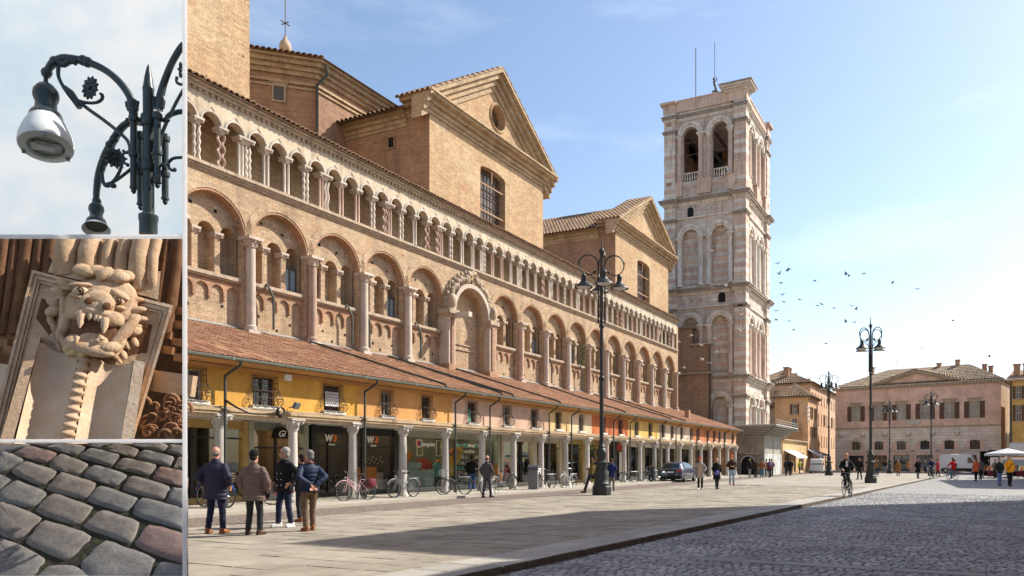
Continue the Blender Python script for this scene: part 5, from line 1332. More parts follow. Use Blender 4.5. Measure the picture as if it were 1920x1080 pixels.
def rust_mat():
    m = NT('rusticated_stone'); P_ = m.pos(); sp = m.N('SeparateXYZ'); m.l.new(P_, sp.inputs[0]); cv = m.N('CombineXYZ')
    m.l.new(m.math('ADD', sp.outputs[1], m.math('MULTIPLY', sp.outputs[0], .3)), cv.inputs[0]); m.l.new(sp.outputs[2], cv.inputs[1])
    b = m.N('TexBrick'); m.l.new(cv.outputs[0], b.inputs['Vector']); b.inputs['Scale'].default_value = 1; b.inputs['Brick Width'].default_value = 1.1; b.inputs['Row Height'].default_value = .42; b.inputs['Mortar Size'].default_value = .02
    m.set(b.inputs['Color1'], (.76, .67, .56)); m.set(b.inputs['Color2'], (.67, .56, .45)); m.set(b.inputs['Mortar'], (.42, .34, .27))
    c = m.mix(1., b.outputs[0], m.N_gray(m.ramp(m.noise(P_, .8, 6), .3, .7, .85, 1.12)), 'MULTIPLY')
    m.set(m.b.inputs['Base Color'], c); m.b.inputs['Roughness'].default_value = .9; m.bump(b.outputs['Fac'], -.6, .03); return m.mat
RUST = rust_mat()
pL = atd(1567, 112); pR = atd(1877, 98.9)
ang = atan2(pR[1]-pL[1], pR[0]-pL[0]); PW = hypot(pR[0]-pL[0], pR[1]-pL[1])
W = Wall(pL, ang)      # outward side must face the camera
if W.n[0]*pL[0]+W.n[1]*pL[1] > 0: W.n = (-W.n[0], -W.n[1])
pal = thing('pink_palace', 'pink palace with pediment, brown shutters and arched stone ground floor', 'palace', (*W.P(PW/2, -6, 0),))
def PP(mb, nm, ms, sm=None, par=None): return mb.build(nm, ms, par or pal, sm, world=True)
ZP = zat(732, 112); Zb = zat(785, 112)*0+6.35
def aw(px):   # position along the palace front of a pixel column
    r_ = (px-CX)/FOC; X_, d_ = st*0, 0
    # ray: point = d*(ct+r st, st - r ct); intersect with wall line
    rx, ry = ct+r_*st, st-r_*ct
    den = rx*W.t[1]-ry*W.t[0]
    return (pL[1]*rx-pL[0]*ry)/(-den) if False else ((pL[0]*ry-pL[1]*rx)/den)
upw = [aw(px) for px in (1605, 1647, 1690, 1734.5, 1780, 1827)]
uh = [(a-.62, a+.62, 7.35, 9.6) for a in upw]
mb = MB(); W.sheet(mb, 0, PW, Zb, ZP, uh, .25); PP(mb, 'upper_wall', [PK])
wall_windows(pal, W, uh, FRW, PANE_L, SHB, .22)
for a in upw:
    mb = MB(); W.box(mb, a-.85, a+.85, 0, .12, 9.85, 10.0); W.box(mb, a-.75, a+.75, 0, .06, 9.65, 9.85); W.box(mb, a-.95, a+.95, 0, .2, 10.0, 10.1); PP(mb, 'window_hood', [STONE_CORN])
low_a = [aw(px) for px in (1605.5, 1648, 1690, 1734, 1780, 1828)]
gh = [(a-.62, a+.62, 3.15, 4.6) for a in low_a]; gd = [(a-1.1, a+1.1, .1, 2.35) for a in low_a]
dk = (aw(1837), aw(1874), .0, 3.0)
gd2 = [h for h in gd]; gd2[5] = (low_a[5]-1.1, dk[0]-.4, .1, 2.35)
mb = MB(); W.sheet(mb, 0, PW, 0, Zb, gh+gd2+[dk], .35); PP(mb, 'ground_wall', [RUST])
for i, a in enumerate(low_a):
    # pink lunette around each upper ground-floor window and door surround
    n = 14; R = 1.32; hw = .62
    arc = [(-R*cos(pi*j/n), R*sin(pi*j/n)) for j in range(n+1)]
    for lo, hi in ((-R, -hw-.02), (-hw-.02, hw+.02), (hw+.02, R)):
        mb = MB(); base = 3.1 if lo != -hw-.02 else 4.62
        for (xa, za), (xb, zb_) in zip(arc, arc[1:]):
            l, h_ = max(xa, lo), min(xb, hi)
            if h_-l < 1e-4: continue
            f = lambda q: za+(zb_-za)*(q-xa)/(xb-xa+1e-9)
            if f(l)+3.1 > base or f(h_)+3.1 > base:
                mb.face([W.P(a+l, .03, base), W.P(a+h_, .03, base), W.P(a+h_, .03, max(base, 3.1+f(h_))), W.P(a+l, .03, max(base, 3.1+f(l)))])
        if mb.v: PP(mb, 'lunette', [PK])
    mb = MB()
    for j in range(n):
        q0, q1 = pi*j/n+.015, pi*(j+1)/n-.015
        pp = [W.P(a-Rr*cos(q), oo, 3.1+Rr*sin(q)) for oo in (0, .09) for Rr, q in ((R, q0), (R+.32, q0), (R+.32, q1), (R, q1))]
        mb.raw(pp, [(4,5,6,7),(0,1,5,4),(1,2,6,5),(2,3,7,6),(3,0,4,7)])
    PP(mb, 'voussoirs', [RUST])
    mb = MB(); W.box(mb, a-1.75, a+1.75, 0, .1, 2.85, 3.08); PP(mb, 'transom_band', [STONE_W])
    if i < 5:
        mb = MB(); W.box(mb, a-1.6, a-1.12, .0, .05, 0, 2.83); W.box(mb, a+1.12, a+1.6, .0, .05, 0, 2.83); W.box(mb, a-1.12, a+1.12, .0, .05, 2.36, 2.83); PP(mb, 'door_surround', [PK])
    mb = MB(); ps = W.P(a-2.2, .05, 5.45); mb.lathe([(.42, 0), (.42, .08), (.3, .08), (.28, .03)], 14, ps, M=Matrix.Rotation(W.ang-pi/2, 3, 'Z').to_3x3()@Matrix.Rotation(pi/2, 3, 'X')@Matrix.Rotation(0, 3, 'Z')) if False else mb.ell(ps, (.4, .4, .4), 10, 6); PP(mb, 'roundel', [RUST], 50)
wall_windows(pal, W, gh, mat('dark_frame', (.04, .035, .03), .7), GLASS, None, .3); wall_windows(pal, W, gd2, mat('dark_frame', (.04, .035, .03), .7), GLASS, None, .3)
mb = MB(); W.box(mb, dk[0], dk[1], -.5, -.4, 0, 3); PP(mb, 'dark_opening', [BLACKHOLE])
mb = MB(); W.box(mb, 0, PW, 0, .14, Zb-.12, Zb+.1); PP(mb, 'string_course', [STONE_CORN])
mb = MB(); W.box(mb, 0, PW, 0, .1, Zb+.1, Zb+.35) ; PP(mb, 'plaster_band', [PK])
mb = MB(); W.box(mb, aw(1697), aw(1727), .02, .08, Zb+.4, Zb+1.05); PP(mb, 'plaque', [STONE_W])
mb = MB(); W.box(mb, -.4, PW+.4, 0, .3, ZP-.15, ZP+.1); W.box(mb, -.5, PW+.5, 0, .6, ZP+.1, ZP+.3); PP(mb, 'cornice', [STONE_CORN])
mb = MB(); a = -.3
while a < PW: W.box(mb, a, a+.16, .3, .5, ZP-.08, ZP+.1); a += .42
o = PP(mb, 'dentil', [STONE_W]); o['kind'] = 'stuff'
pa, pb = aw(1636), aw(1802); pm = (pa+pb)/2; zap_ = zat(691, (112+98.9)/2-1)
mb = MB(); pts = [(pa, ZP+.3), (pb, ZP+.3), (pm, zap_-.5)]
mb.raw([W.P(a, 0.0, z) for a, z in pts]+[W.P(a, -.5, z) for a, z in pts], [(0, 1, 2), (5, 4, 3), (0, 3, 4, 1), (1, 4, 5, 2), (2, 5, 3, 0)]); PP(mb, 'pediment', [PK])
for sg, e in ((0, pa), (1, pb)):
    for o0, o1, dz0, dz1 in ((.02, .3, -.25, .0), (.02, .6, 0, .22)):
        a0, a1 = e+(-.8 if sg == 0 else .8), pm
        z0_, z1_ = ZP+.15, zap_-.35
        pp = [W.P(a, o_, z+dz) for o_ in (o0, o1) for a, z, dz in ((a0, z0_, dz0), (a1, z1_, dz0), (a1, z1_, dz1), (a0, z0_, dz1))]
        mb = MB(); mb.raw(pp, [(0,1,2,3),(7,6,5,4),(0,4,5,1),(1,5,6,2),(2,6,7,3),(3,7,4,0)]); PP(mb, 'raking_cornice', [STONE_CORN])
# hipped roof
rz = ZP+3.2
q = [W.P(-.4, .55, ZP+.28), W.P(PW+.4, .55, ZP+.28), W.P(PW+.4, -14, ZP+.28), W.P(-.4, -14, ZP+.28), W.P(6, -6.5, rz), W.P(PW-5, -6.5, rz)]
mb = MB(); mb.raw(q, [(0, 1, 5, 4), (1, 2, 5), (2, 3, 4, 5), (3, 0, 4)]); PP(mb, 'roof', [TILE_OLD])
mb = MB(); ribs(mb, q[0], q[1], q[5], q[4], .42, .19, 10); o = PP(mb, 'roof_tiles', [tilemat('pale_roof_tile', (.42, .31, .2), (.55, .42, .3))], 50); o['kind'] = 'stuff'
mb = MB(); mb.raw([W.P(pa-.6, .58, ZP+.45), W.P(pm, .58, zap_), W.P(pm, -6, zap_), W.P(pa-.6, -4, ZP+.45)], [(0, 1, 2, 3)]); mb.raw([W.P(pm, .58, zap_), W.P(pb+.6, .58, ZP+.45), W.P(pb+.6, -4, ZP+.45), W.P(pm, -6, zap_)], [(0, 1, 2, 3)]); PP(mb, 'pediment_roof', [TILE_OLD])
WS = Wall(W.P(PW, 0, 0)[:2], 0); WS.t = (-W.n[0], -W.n[1]); WS.n = (W.t[0], W.t[1])
mb = MB(); WS.sheet(mb, 0, 14, 0, ZP, [], .2); PP(mb, 'side_wall', [brick('pale_side_brick', (.52, .38, .25), (.45, .31, .2), (.45, .35, .25))])
WL = Wall(W.P(0, 0, 0)[:2], 0); WL.t = W.n; WL.n = (-W.t[0], -W.t[1]); WL.p = W.P(0, -14, 0)[:2]
mb = MB(); WL.sheet(mb, 0, 14, 0, ZP, [], .2); PP(mb, 'side_wall', [PK])
for a in (4.5, 6.8):
    mb = MB(); n = 10; pts = [(a-.9, 3.2), (a+.9, 3.2)]+[(a+.9*cos(pi*i/n), 4.6+.9*sin(pi*i/n)) for i in range(n+1)]
    mb.raw([WS.P(x_, .03, z_) for x_, z_ in pts]+[WS.P(x_, -.1, z_) for x_, z_ in pts], [tuple(range(len(pts)))]); PP(mb, 'pointed_window', [GLASS])
for a, dz in ((PW-9, .0), (PW-6.5, .3), (PW-3, -.6), (3.5, .1), (PW-2.2, -.9)):
    c = W.P(a, -6.2, rz-.2+dz); mb = MB(); mb.cbox(c, (.55, .7, 1.2), W.ang); mb.cbox((c[0], c[1], c[2]+.65), (.7, .85, .12), W.ang); PP(mb, 'chimney', [BR_RED])
# a helper for plain blocks with windows
def block(name, label, p, ang, wd, dp, h, wallm, wins_front=(), wins_side=(), roof=None, roofm=TILE_OLD, side='L', sh=SHB, pane=PANE, over=.5, cat='building', sidem=None, cornice=True):
    F = Wall(p, ang); c = F.P(wd/2, -dp/2, 0); t = thing(name, label, cat, c)
    L_ = Wall(F.P(0, -dp, 0)[:2], ang-pi/2); R_ = Wall(F.P(wd, 0, 0)[:2], ang+pi/2)
    mb = MB(); F.sheet(mb, 0, wd, 0, h, [w_[:4] for w_ in wins_front], .22); mb.build('wall', [wallm], t, world=True)
    mb = MB(); L_.sheet(mb, 0, dp, 0, h, [w_[:4] for w_ in wins_side] if side == 'L' else [], .22); mb.build('wall', [sidem or wallm], t, world=True)
    mb = MB(); R_.sheet(mb, 0, dp, 0, h, [w_[:4] for w_ in wins_side] if side == 'R' else [], .22); mb.build('wall', [sidem or wallm], t, world=True)
    mb = MB(); B_ = F.P(0, -dp, 0); mb.face([F.P(0, -dp, 0), F.P(wd, -dp, 0), F.P(wd, -dp, h), F.P(0, -dp, h)][::-1]); mb.build('wall', [wallm], t, world=True)
    for W_, ws in ((F, wins_front), (L_ if side == 'L' else R_, wins_side)):
        for w_ in ws: wall_windows(t, W_, [w_[:4]], FRW, pane, sh if len(w_) > 4 and w_[4] else None, .2, STONE_CORN if w_[2] > 2.6 else None)
    if cornice:
        mb = MB(); F.box(mb, -over*.6, wd+over*.6, -dp-over*.5, over*.6, h-.02, h+.12); mb.build('cornice', [STONE_CORN], t, world=True)
    if roof:
        e = over; z0_ = h+.14; q = [F.P(-e, e, z0_), F.P(wd+e, e, z0_), F.P(wd+e, -dp-e, z0_), F.P(-e, -dp-e, z0_)]
        rr = min(wd, dp)/2
        if roof[0] == 'hip':
            if wd > dp: k0, k1 = F.P(rr, -dp/2, z0_+roof[1]), F.P(wd-rr, -dp/2, z0_+roof[1]); fs = [(0, 1, 5, 4), (1, 2, 5), (2, 3, 4, 5), (3, 0, 4)]
            else: k0, k1 = F.P(wd/2, -rr, z0_+roof[1]), F.P(wd/2, -dp+rr, z0_+roof[1]); fs = [(0, 1, 4), (1, 2, 5, 4), (2, 3, 5), (3, 0, 4, 5)]
            q += [k0, k1]
        mb = MB(); mb.raw(q, fs); mb.raw([(a, b, c-.1) for a, b, c in q[:4]], [(3, 2, 1, 0)]); mb.build('roof', [roofm], t, world=True)
        mb = MB()
        if wd > dp: ribs(mb, q[0], q[1], q[5], q[4], .4, .17, 8); ribs(mb, q[3], q[0], q[4], q[4], .4, .15, 8)
        else: ribs(mb, q[0], q[1], q[4], q[4], .4, .15, 8); ribs(mb, q[3], q[0], q[4], q[5], .4, .17, 8)
        o = mb.build('roof_tiles', [roofm], t, 50, world=True); o['kind'] = 'stuff'
    return t, F, L_, R_
ORP = plaster('orange_house_plaster', (.60, .36, .19), .4); ORP2 = plaster('sandy_house_plaster', (.60, .40, .26), .4)
# corner house: left face towards the camera (looks to -x), right face towards the square (looks to -y)
d_ = 98
c1 = (106, 18.8)     # near corner of the orange house
wl, wr = 9.0, 6.0
zO = 10.4
t, F, L_, R_ = block('orange_house', 'orange corner house with iron balcony and brown shutters beside the tower canopy', c1, 0, 8.0, 4.6, zO, ORP,
   [(2.3, 3.3, 4.9, 6.4, 1), (5.2, 6.2, 7.6, 9.2, 1), (2.3, 3.3, 7.6, 9.2, 1), (5.2, 6.2, 4.9, 6.4, 1)], [(2.45, 3.05, 8.1, 9.5, 1), (2.4, 3.1, 5.8, 7.5, 0)], ('hip', 2.0))
mb = MB(); L_.box(mb, 1.8, 3.8, 0, .8, 5.6, 5.75); mb.build('balcony', [STONE_CORN], t, world=True)
mb = MB()
for i in range(12): p = L_.P(1.8+i*.18, .78, 0); mb.tube([(p[0], p[1], 5.75), (p[0], p[1], 6.65)], .02, 4)
for z_ in (6.65, 6.1): mb.tube([L_.P(1.8, 0, z_), L_.P(1.8, .78, z_), L_.P(3.8, .78, z_), L_.P(3.8, 0, z_)], .025, 4)
mb.build('balcony_rail', [IRON], t, world=True)
for zz in (zO-1.4, zO-2.0, zO-2.6, zO-3.2):
    p = F.P(-.15, .05, zz); mb = MB(); mb.ell(p, (.2, .2, .22), 8, 6); mb.build('lantern_sign', [BLACKHOLE if int(zz*10) % 2 else WHITE], t, 50, world=True)
# taller house behind along the street
c2 = (114.2, 19.9); zT = 13.1
wf = []
for i in range(9):
    a = 1.6+i*2.7
    wf += [(a, a+.75, 3.9, 5.6), (a, a+.75, 7.3, 9.1, i % 3 == 1), (a, a+.75, 10.6, 12.0)]
t, F, L_, R_ = block('tall_house', 'tall sandy house with tiled hip roof and chimneys behind the orange house', c2, 0, 25, 10, zT, ORP2, wf, [(8.2, 9.2, zT-2.0, zT-.7, 0), (4.5, 5.3, zT-2.2, zT-.8, 0)], ('hip', 2.6))
for a, o_ in ((4, -4.0), (7, -5), (11, -4.5), (15, -5), (20, -4), (2.2, -4)):
    c = F.P(a, o_, zT+2.0); mb = MB(); mb.cbox(c, (.6, .8, 1.6), 0); mb.cbox((c[0], c[1], c[2]+.85), (.8, 1, .14), 0); mb.build('chimney', [BR_RED], t, world=True)
for i in range(6):
    a = 2.0+i*3.0; mb = MB(); n = 8; pts = [(a-.5, .2), (a+.5, .2)]+[(a+.5*cos(pi*k/n), 2.3+.5*sin(pi*k/n)) for k in range(n+1)]
    mb.raw([F.P(x_, .04, z_) for x_, z_ in pts], [tuple(range(len(pts)))]); mb.build('arched_shop_window', [GLASS], t, world=True)
# lower pieces: grey roofed house left of the orange one, kiosk with awnings
c3 = (108, 23.6)
block('back_house', 'shaded grey brown house with a low tiled roof directly right of the bell tower', c3, 0, 3, 9, 9.2, plaster('grey_house_plaster', (.40, .31, .24), .4), [], [(7.5, 8.1, 6, 7.2, 0)], ('hip', 1.2))
c4 = atd(1524, 95)
kx, ky_ = atd(1466, 92)[0], atd(1466, 92)[1]
t, F, L_, R_ = block('low_kiosk', 'low yellow kiosk building with white awning beside the hoarding', (89.2, 18.75), 0, 15.4, 4.2, 4.05, plaster('kiosk_yellow', (.64, .44, .23), .2), [(1.2, 4.8, .2, 2.5, 0), (6.6, 8.0, .1, 2.6, 0), (10.2, 13.4, .2, 2.6, 0)], [], None, side='L', pane=GLASS)
AWN = NT('striped_awning'); _v = AWN.obj(); _s = AWN.N('SeparateXYZ'); AWN.l.new(_v, _s.inputs[0])
_f = AWN.math('GREATER_THAN', AWN.math('FRACT', AWN.math('MULTIPLY', _s.outputs[0], .8)), .35)
AWN.set(AWN.b.inputs['Base Color'], AWN.mix(_f, (.62, .58, .52), (.8, .78, .74))); AWN.b.inputs['Roughness'].default_value = .9; AWN = AWN.mat
def awning(nm, label, W_, a0, a1, z, drop, out, m):
    t_ = thing(nm, label, 'awning', W_.P((a0+a1)/2, 0, z-drop))
    mb = MB(); q = [W_.P(a0, .03, z), W_.P(a1, .03, z), W_.P(a1, out, z-drop), W_.P(a0, out, z-drop)]
    mb.raw(q+[(a, b, c-.04) for a, b, c in q], [(0, 1, 2, 3), (7, 6, 5, 4), (0, 4, 5, 1), (1, 5, 6, 2), (2, 6, 7, 3), (3, 7, 4, 0)]); mb.build('cloth', [m], t_, world=True)
    mb = MB(); W_.box(mb, a0, a1, out, out+.02, z-drop-.22, z-drop-.01); mb.build('valance', [m], t_, world=True)
    for a in (a0+.1, a1-.1):
        mb = MB(); mb.tube([W_.P(a, .03, z-drop-.3), W_.P(a, out-.05, z-drop-.08)], .025, 4); mb.build('arm', [IRON], t_, world=True)
    return t_
awning('striped_awning', 'white striped awning on the yellow kiosk', F, .5, 7.6, 2.85, .75, 1.5, AWN)
FW = Wall((c1[0], c1[1]), 0)
awning('grey_awning', 'grey awning hanging from the orange corner house', Wall((c1[0], c1[1]), 0), -.6, 3.6, 3.2, 1.0, 1.6, mat('grey_awning_cloth', (.42, .42, .42), .9))
awning('dark_awning', 'dark awning over a shop in the tall sandy house', Wall(c2, 0), 2.2, 7.6, 3.1, .5, 1.4, mat('dark_awning_cloth', (.14, .15, .16), .9))
# right edge: ochre house with cream awning
c5 = atd(1893, 95)
YP = plaster('ochre_house_plaster', (.64, .38, .12), .3)
a5 = atan2(-(ct), st)*0
W5 = Wall(c5, W.ang)
if W5.n[0]*c5[0]+W5.n[1]*c5[1] > 0: W5.n = (-W5.n[0], -W5.n[1])
t = thing('ochre_house', 'ochre yellow house with dark drainpipe right of the pink palace', 'house', (*W5.P(4, -4, 0),))
z5 = zat(712, 93)
wn5 = [(.7, 1.3, 6.6, 8.6), (.7, 1.3, 9.4, 11), (3.2, 3.9, 6.6, 8.6), (3.2, 3.9, 9.4, 11)]
mb = MB(); W5.sheet(mb, 0, 12, 0, z5, wn5, .2); mb.build('wall', [YP], t, world=True)
S5 = Wall(W5.P(0, 0, 0)[:2], 0); S5.t = (-W5.n[0], -W5.n[1]); S5.n = (-W5.t[0], -W5.t[1])
mb = MB(); S5.sheet(mb, 0, 10, 0, z5, [], .2); mb.build('wall', [YP], t, world=True)
wall_windows(t, W5, wn5, FRW, PANE, SHB, .18, STONE_CORN)
mb = MB(); mb.tube([W5.P(.15, .1, z5), W5.P(.15, .1, .2)], .1, 6); mb.build('drainpipe', [PIPE], t, 50, world=True)
mb = MB(); W5.box(mb, -.3, 12, -.1, .4, z5, z5+.2); mb.build('eave', [STONE_CORN], t, world=True)
mb = MB(); mb.raw([W5.P(-.4, .5, z5+.2), W5.P(12, .5, z5+.2), W5.P(12, -6, z5+2), W5.P(-.4, -6, z5+2)], [(0, 1, 2, 3)]); mb.build('roof', [TILE_OLD], t, world=True)
for a in (.5, 1.6, 2.6):
    c = W5.P(a, -2.5, z5+1.3); mb = MB(); mb.cbox(c, (.7, .8, 2.0), W5.ang); mb.cbox((c[0], c[1], c[2]+1.05), (.9, 1.0, .15), W5.ang); mb.build('chimney', [BR_RED], t, world=True)
n = 8; t_ = thing('cream_awning', 'rounded cream awning on the ochre house at the edge of the square', 'awning', W5.P(1.6, 0, 2.4))
mb = MB(); arc = [(1.5*sin(pi/2*i/n), 2.6+1.3*cos(pi/2*i/n)) for i in range(n+1)]
for (o0, z0_), (o1, z1_) in zip(arc, arc[1:]): mb.face([W5.P(.1, o0+.03, z0_), W5.P(.1, o1+.03, z1_), W5.P(4, o1+.03, z1_), W5.P(4, o0+.03, z0_)])
mb.raw([W5.P(.1, .03, 2.6)]+[W5.P(.1, o_+.03, z_) for o_, z_ in arc], [tuple(range(n+2))]); mb.build('cloth', [mat('cream_awning_cloth', (.66, .6, .5), .9)], t_, 60, world=True)
# more roofs far behind, closing the street
for i, (px, d, wd, py, m_) in enumerate(((1448, 150, 22, 760, ORP2), (1560, 160, 30, 745, ORP), (1780, 150, 40, 738, ORP2), (1900, 135, 30, 722, ORP))):
    p = atd(px, d); ws = [(1.5+3*k, 2.5+3*k, 5, 7) for k in range(int(wd/3)-1)]
    block('street_house', ['plain sandy house far behind the bell tower', 'plain orange house far behind the tall sandy house', 'plain sandy house far behind the pink palace', 'plain orange house far behind the ochre house'][i], p, TH-pi/2, wd, 12, zat(py, d), m_, ws, [], ('hip', 2.5))
# ================================================================ street lamps
def make_lamp(label, loc, rz):
    t = thing('street_lamp', label, 'street lamp', loc, rz, 'ornate cast iron street lamps on the square')
    M8 = Matrix.Rotation(pi/8, 3, 'Z')
    mb = MB(); mb.lathe([(.43, 0), (.43, .36), (.40, .42), (.36, .44)], 8, M=M8); mb.build('plinth', [LAMPIRON], t)
    mb = MB(); mb.lathe([(.36, .44), (.37, .52), (.33, .56), (.315, .75), (.27, 1.05), (.235, 1.3), (.25, 1.34), (.33, 1.40), (.33, 1.46), (.22, 1.52), (.19, 1.62), (.23, 1.76), (.24, 1.88), (.2, 2.02), (.14, 2.1), (.17, 2.16), (.12, 2.24), (.1, 2.3)], 12)
    for k in range(8):
        q = pi/4*k+pi/8; mb.ell((.34*cos(q), .34*sin(q), 1.4), (.06, .06, .07), 6, 4)
    mb.build('base', [LAMPIRON], t, 40)
    mb = MB(); mb.lathe([(.095, 2.28), (.09, 5.1), (.08, 5.2), (.075, 8.0), (.06, 10.5), (.05, 10.7)], 10); mb.build('pole', [LAMPIRON], t, 40)
    mb = MB(); mb.lathe([(.09, 5.08), (.14, 5.14), (.14, 5.22), (.1, 5.28)], 10); mb.lathe([(.08, 7.4), (.12, 7.46), (.12, 7.56), (.08, 7.62)], 10); mb.build('collar', [LAMPIRON], t, 40)
    mb = MB(); mb.ell((0, 0, 10.85), (.12, .12, .13), 10, 6); mb.lathe([(.06, 10.65), (.1, 10.72), (.04, 10.8)], 8); mb.lathe([(.045, 10.95), (.03, 11.15), (.006, 11.55)], 8); mb.build('finial', [LAMPIRON], t, 50)
    for k in range(4):
        R = Matrix.Rotation(k*pi/2, 3, 'Z')
        mb = MB()
        pts = [R@Vector((.15, 0, z)) for z in (7.75, 8.6, 9.6, 10.15)]
        pts += [R@Vector((.58-.43*cos(q), 0, 10.22+.44*sin(q))) for q in [pi*i/9 for i in range(1, 10)]]
        pts += [R@Vector((.58+.43*cos(q), 0, 10.22-.44*sin(q))) for q in [pi*i/10 for i in range(1, 9)]]
        mb.tube(pts, [.036]*4+[.032]*9+[.026]*8, 6)
        mb.ell(R@Vector((.32, 0, 9.9)), (.065, .065, .065), 8, 5); mb.ell(R@Vector((1.01, 0, 10.32)), (.05, .05, .07), 6, 4)
        mb.tube([R@Vector((.15+.3*(1-cos(q)), 0, 9.05+.6*sin(q))) for q in [pi/2*i/6 for i in range(7)]], .018, 5)
        mb.tube([R@Vector((.06, 0, 8.0)), R@Vector((.17, 0, 8.0))], .03, 5); mb.tube([R@Vector((.06, 0, 9.3)), R@Vector((.17, 0, 9.3))], .03, 5); mb.ell(R@Vector((.15, 0, 7.7)), (.05, .05, .07), 6, 4)
        mb.build('arm', [LAMPIRON], t, 50)
        c = R@Vector((.80, 0, 0)); mb = MB(); mb.lathe([(.03, 9.86), (.05, 9.8), (.10, 9.77), (.12, 9.72), (.105, 9.68), (.115, 9.5), (.15, 9.48), (.17, 9.42), (.30, 9.32), (.41, 9.22), (.42, 9.19), (.38, 9.19)][::-1], 14, (c.x, c.y, 0), caps=False)
        sh = mb.build('lamp_shade', [LAMPIRON], t, 40)
        mb = MB(); mb.ell((c.x, c.y, 9.23), (.34, .34, .09), 12, 6); mb.build('lamp_glass', [mat('lamp_glass', (.5, .52, .5), .25, .05, 2, 0) if 'LGM' not in globals() else LGM], sh, 60)
    return t
LGM = mat('lamp_glass', (.5, .52, .5), .25, .05, 2, 0)
def gz(px, py, z=0): x, y = ground(px, py, z); return (x, y, z)
lamp = make_lamp('largest street lamp with curled arms, in front of the arcade, a man leaning on it', gz(1128, 928.3), radians(25.2-90+8))
dup(lamp, gz(1632.5, 905.8), radians(25.2-90+25), 'street lamp behind the cyclist in the black suit')
dup(lamp, gz(1554, 891.5), radians(25.2-90+5), 'street lamp beside the white minivan')
xx, yy = atd(1668, 92); dup(lamp, (xx, yy, 0), radians(20), 'slender distant street lamp between the second and third palace windows', sc=.82)
xx, yy = atd(1746, 78); dup(lamp, (xx, yy, 0), radians(-50), 'street lamp in front of the fifth arch of the pink palace', sc=.80)
# ================================================================ people
FUSE = []
def fuse(mb, name, mats, parent, vox, it=3, fac=.5):
    o = mb.build(name, mats, parent)
    r = o.modifiers.new('r', 'REMESH'); r.mode = 'VOXEL'; r.voxel_size = vox; r.use_smooth_shade = True
    s_ = o.modifiers.new('s', 'SMOOTH'); s_.factor = fac; s_.iterations = it
    FUSE.append(o); return o
def finish_fuse():
    dg = bpy.context.evaluated_depsgraph_get(); dg.update()
    new = [(o, bpy.data.meshes.new_from_object(o.evaluated_get(dg))) for o in FUSE]
    for o, me in new:
        o.modifiers.clear(); nm = o.data.name; old = o.data; mats = list(old.materials); o.data = me; me.name = nm
        if not me.materials:
            for m in mats: me.materials.append(m)
        me.polygons.foreach_set('use_smooth', [True]*len(me.polygons)); me.update()
    FUSE.clear()
def loft(mb, rings, n=16):
    """rings: (x, y, z, rx, ry)"""
    vs_ = []
    for x, y, z, rx, ry in rings:
        for j in range(n):
            q = 2*pi*j/n; vs_.append((x+rx*cos(q), y+ry*sin(q), z))
    k = len(rings)
    mb.raw(vs_, [(i*n+j, i*n+(j+1) % n, (i+1)*n+(j+1) % n, (i+1)*n+j) for i in range(k-1) for j in range(n)]+[tuple(range(n-1, -1, -1)), tuple((k-1)*n+j for j in range(n))])
def limb(mb, pts, rs, n=8):
    P_ = [Vector(p) for p in pts]; out, rr = [], []
    for i, (p, r) in enumerate(zip(P_, rs)):
        out.append(p); rr.append(r)
        if i < len(P_)-1:
            out.append(p.lerp(P_[i+1], .5)); rr.append((r+rs[i+1])/2*1.04)
    mb.tube(out, rr, n)
    for p, r in zip(P_, rs): mb.ell(p, (r, r, r), n, 6)
_cm = {}
def cloth(name, col, rough=.9, var=.25):
    if name not in _cm: _cm[name] = mat(name, col, rough, var, 9, .15, 40, spec=.2)
    return _cm[name]
SKIN = mat('skin', (.52, .29, .20), .55, .12, 8, .03, 40, spec=.35)
SKIN2 = mat('ruddy_skin', (.52, .25, .17), .5, .14, 8, .03, 40, spec=.35)
EYE_M = mat('dark_eye', (.02, .015, .01), .2, 0, 2, 0, spec=.5)
NPEOPLE = 0
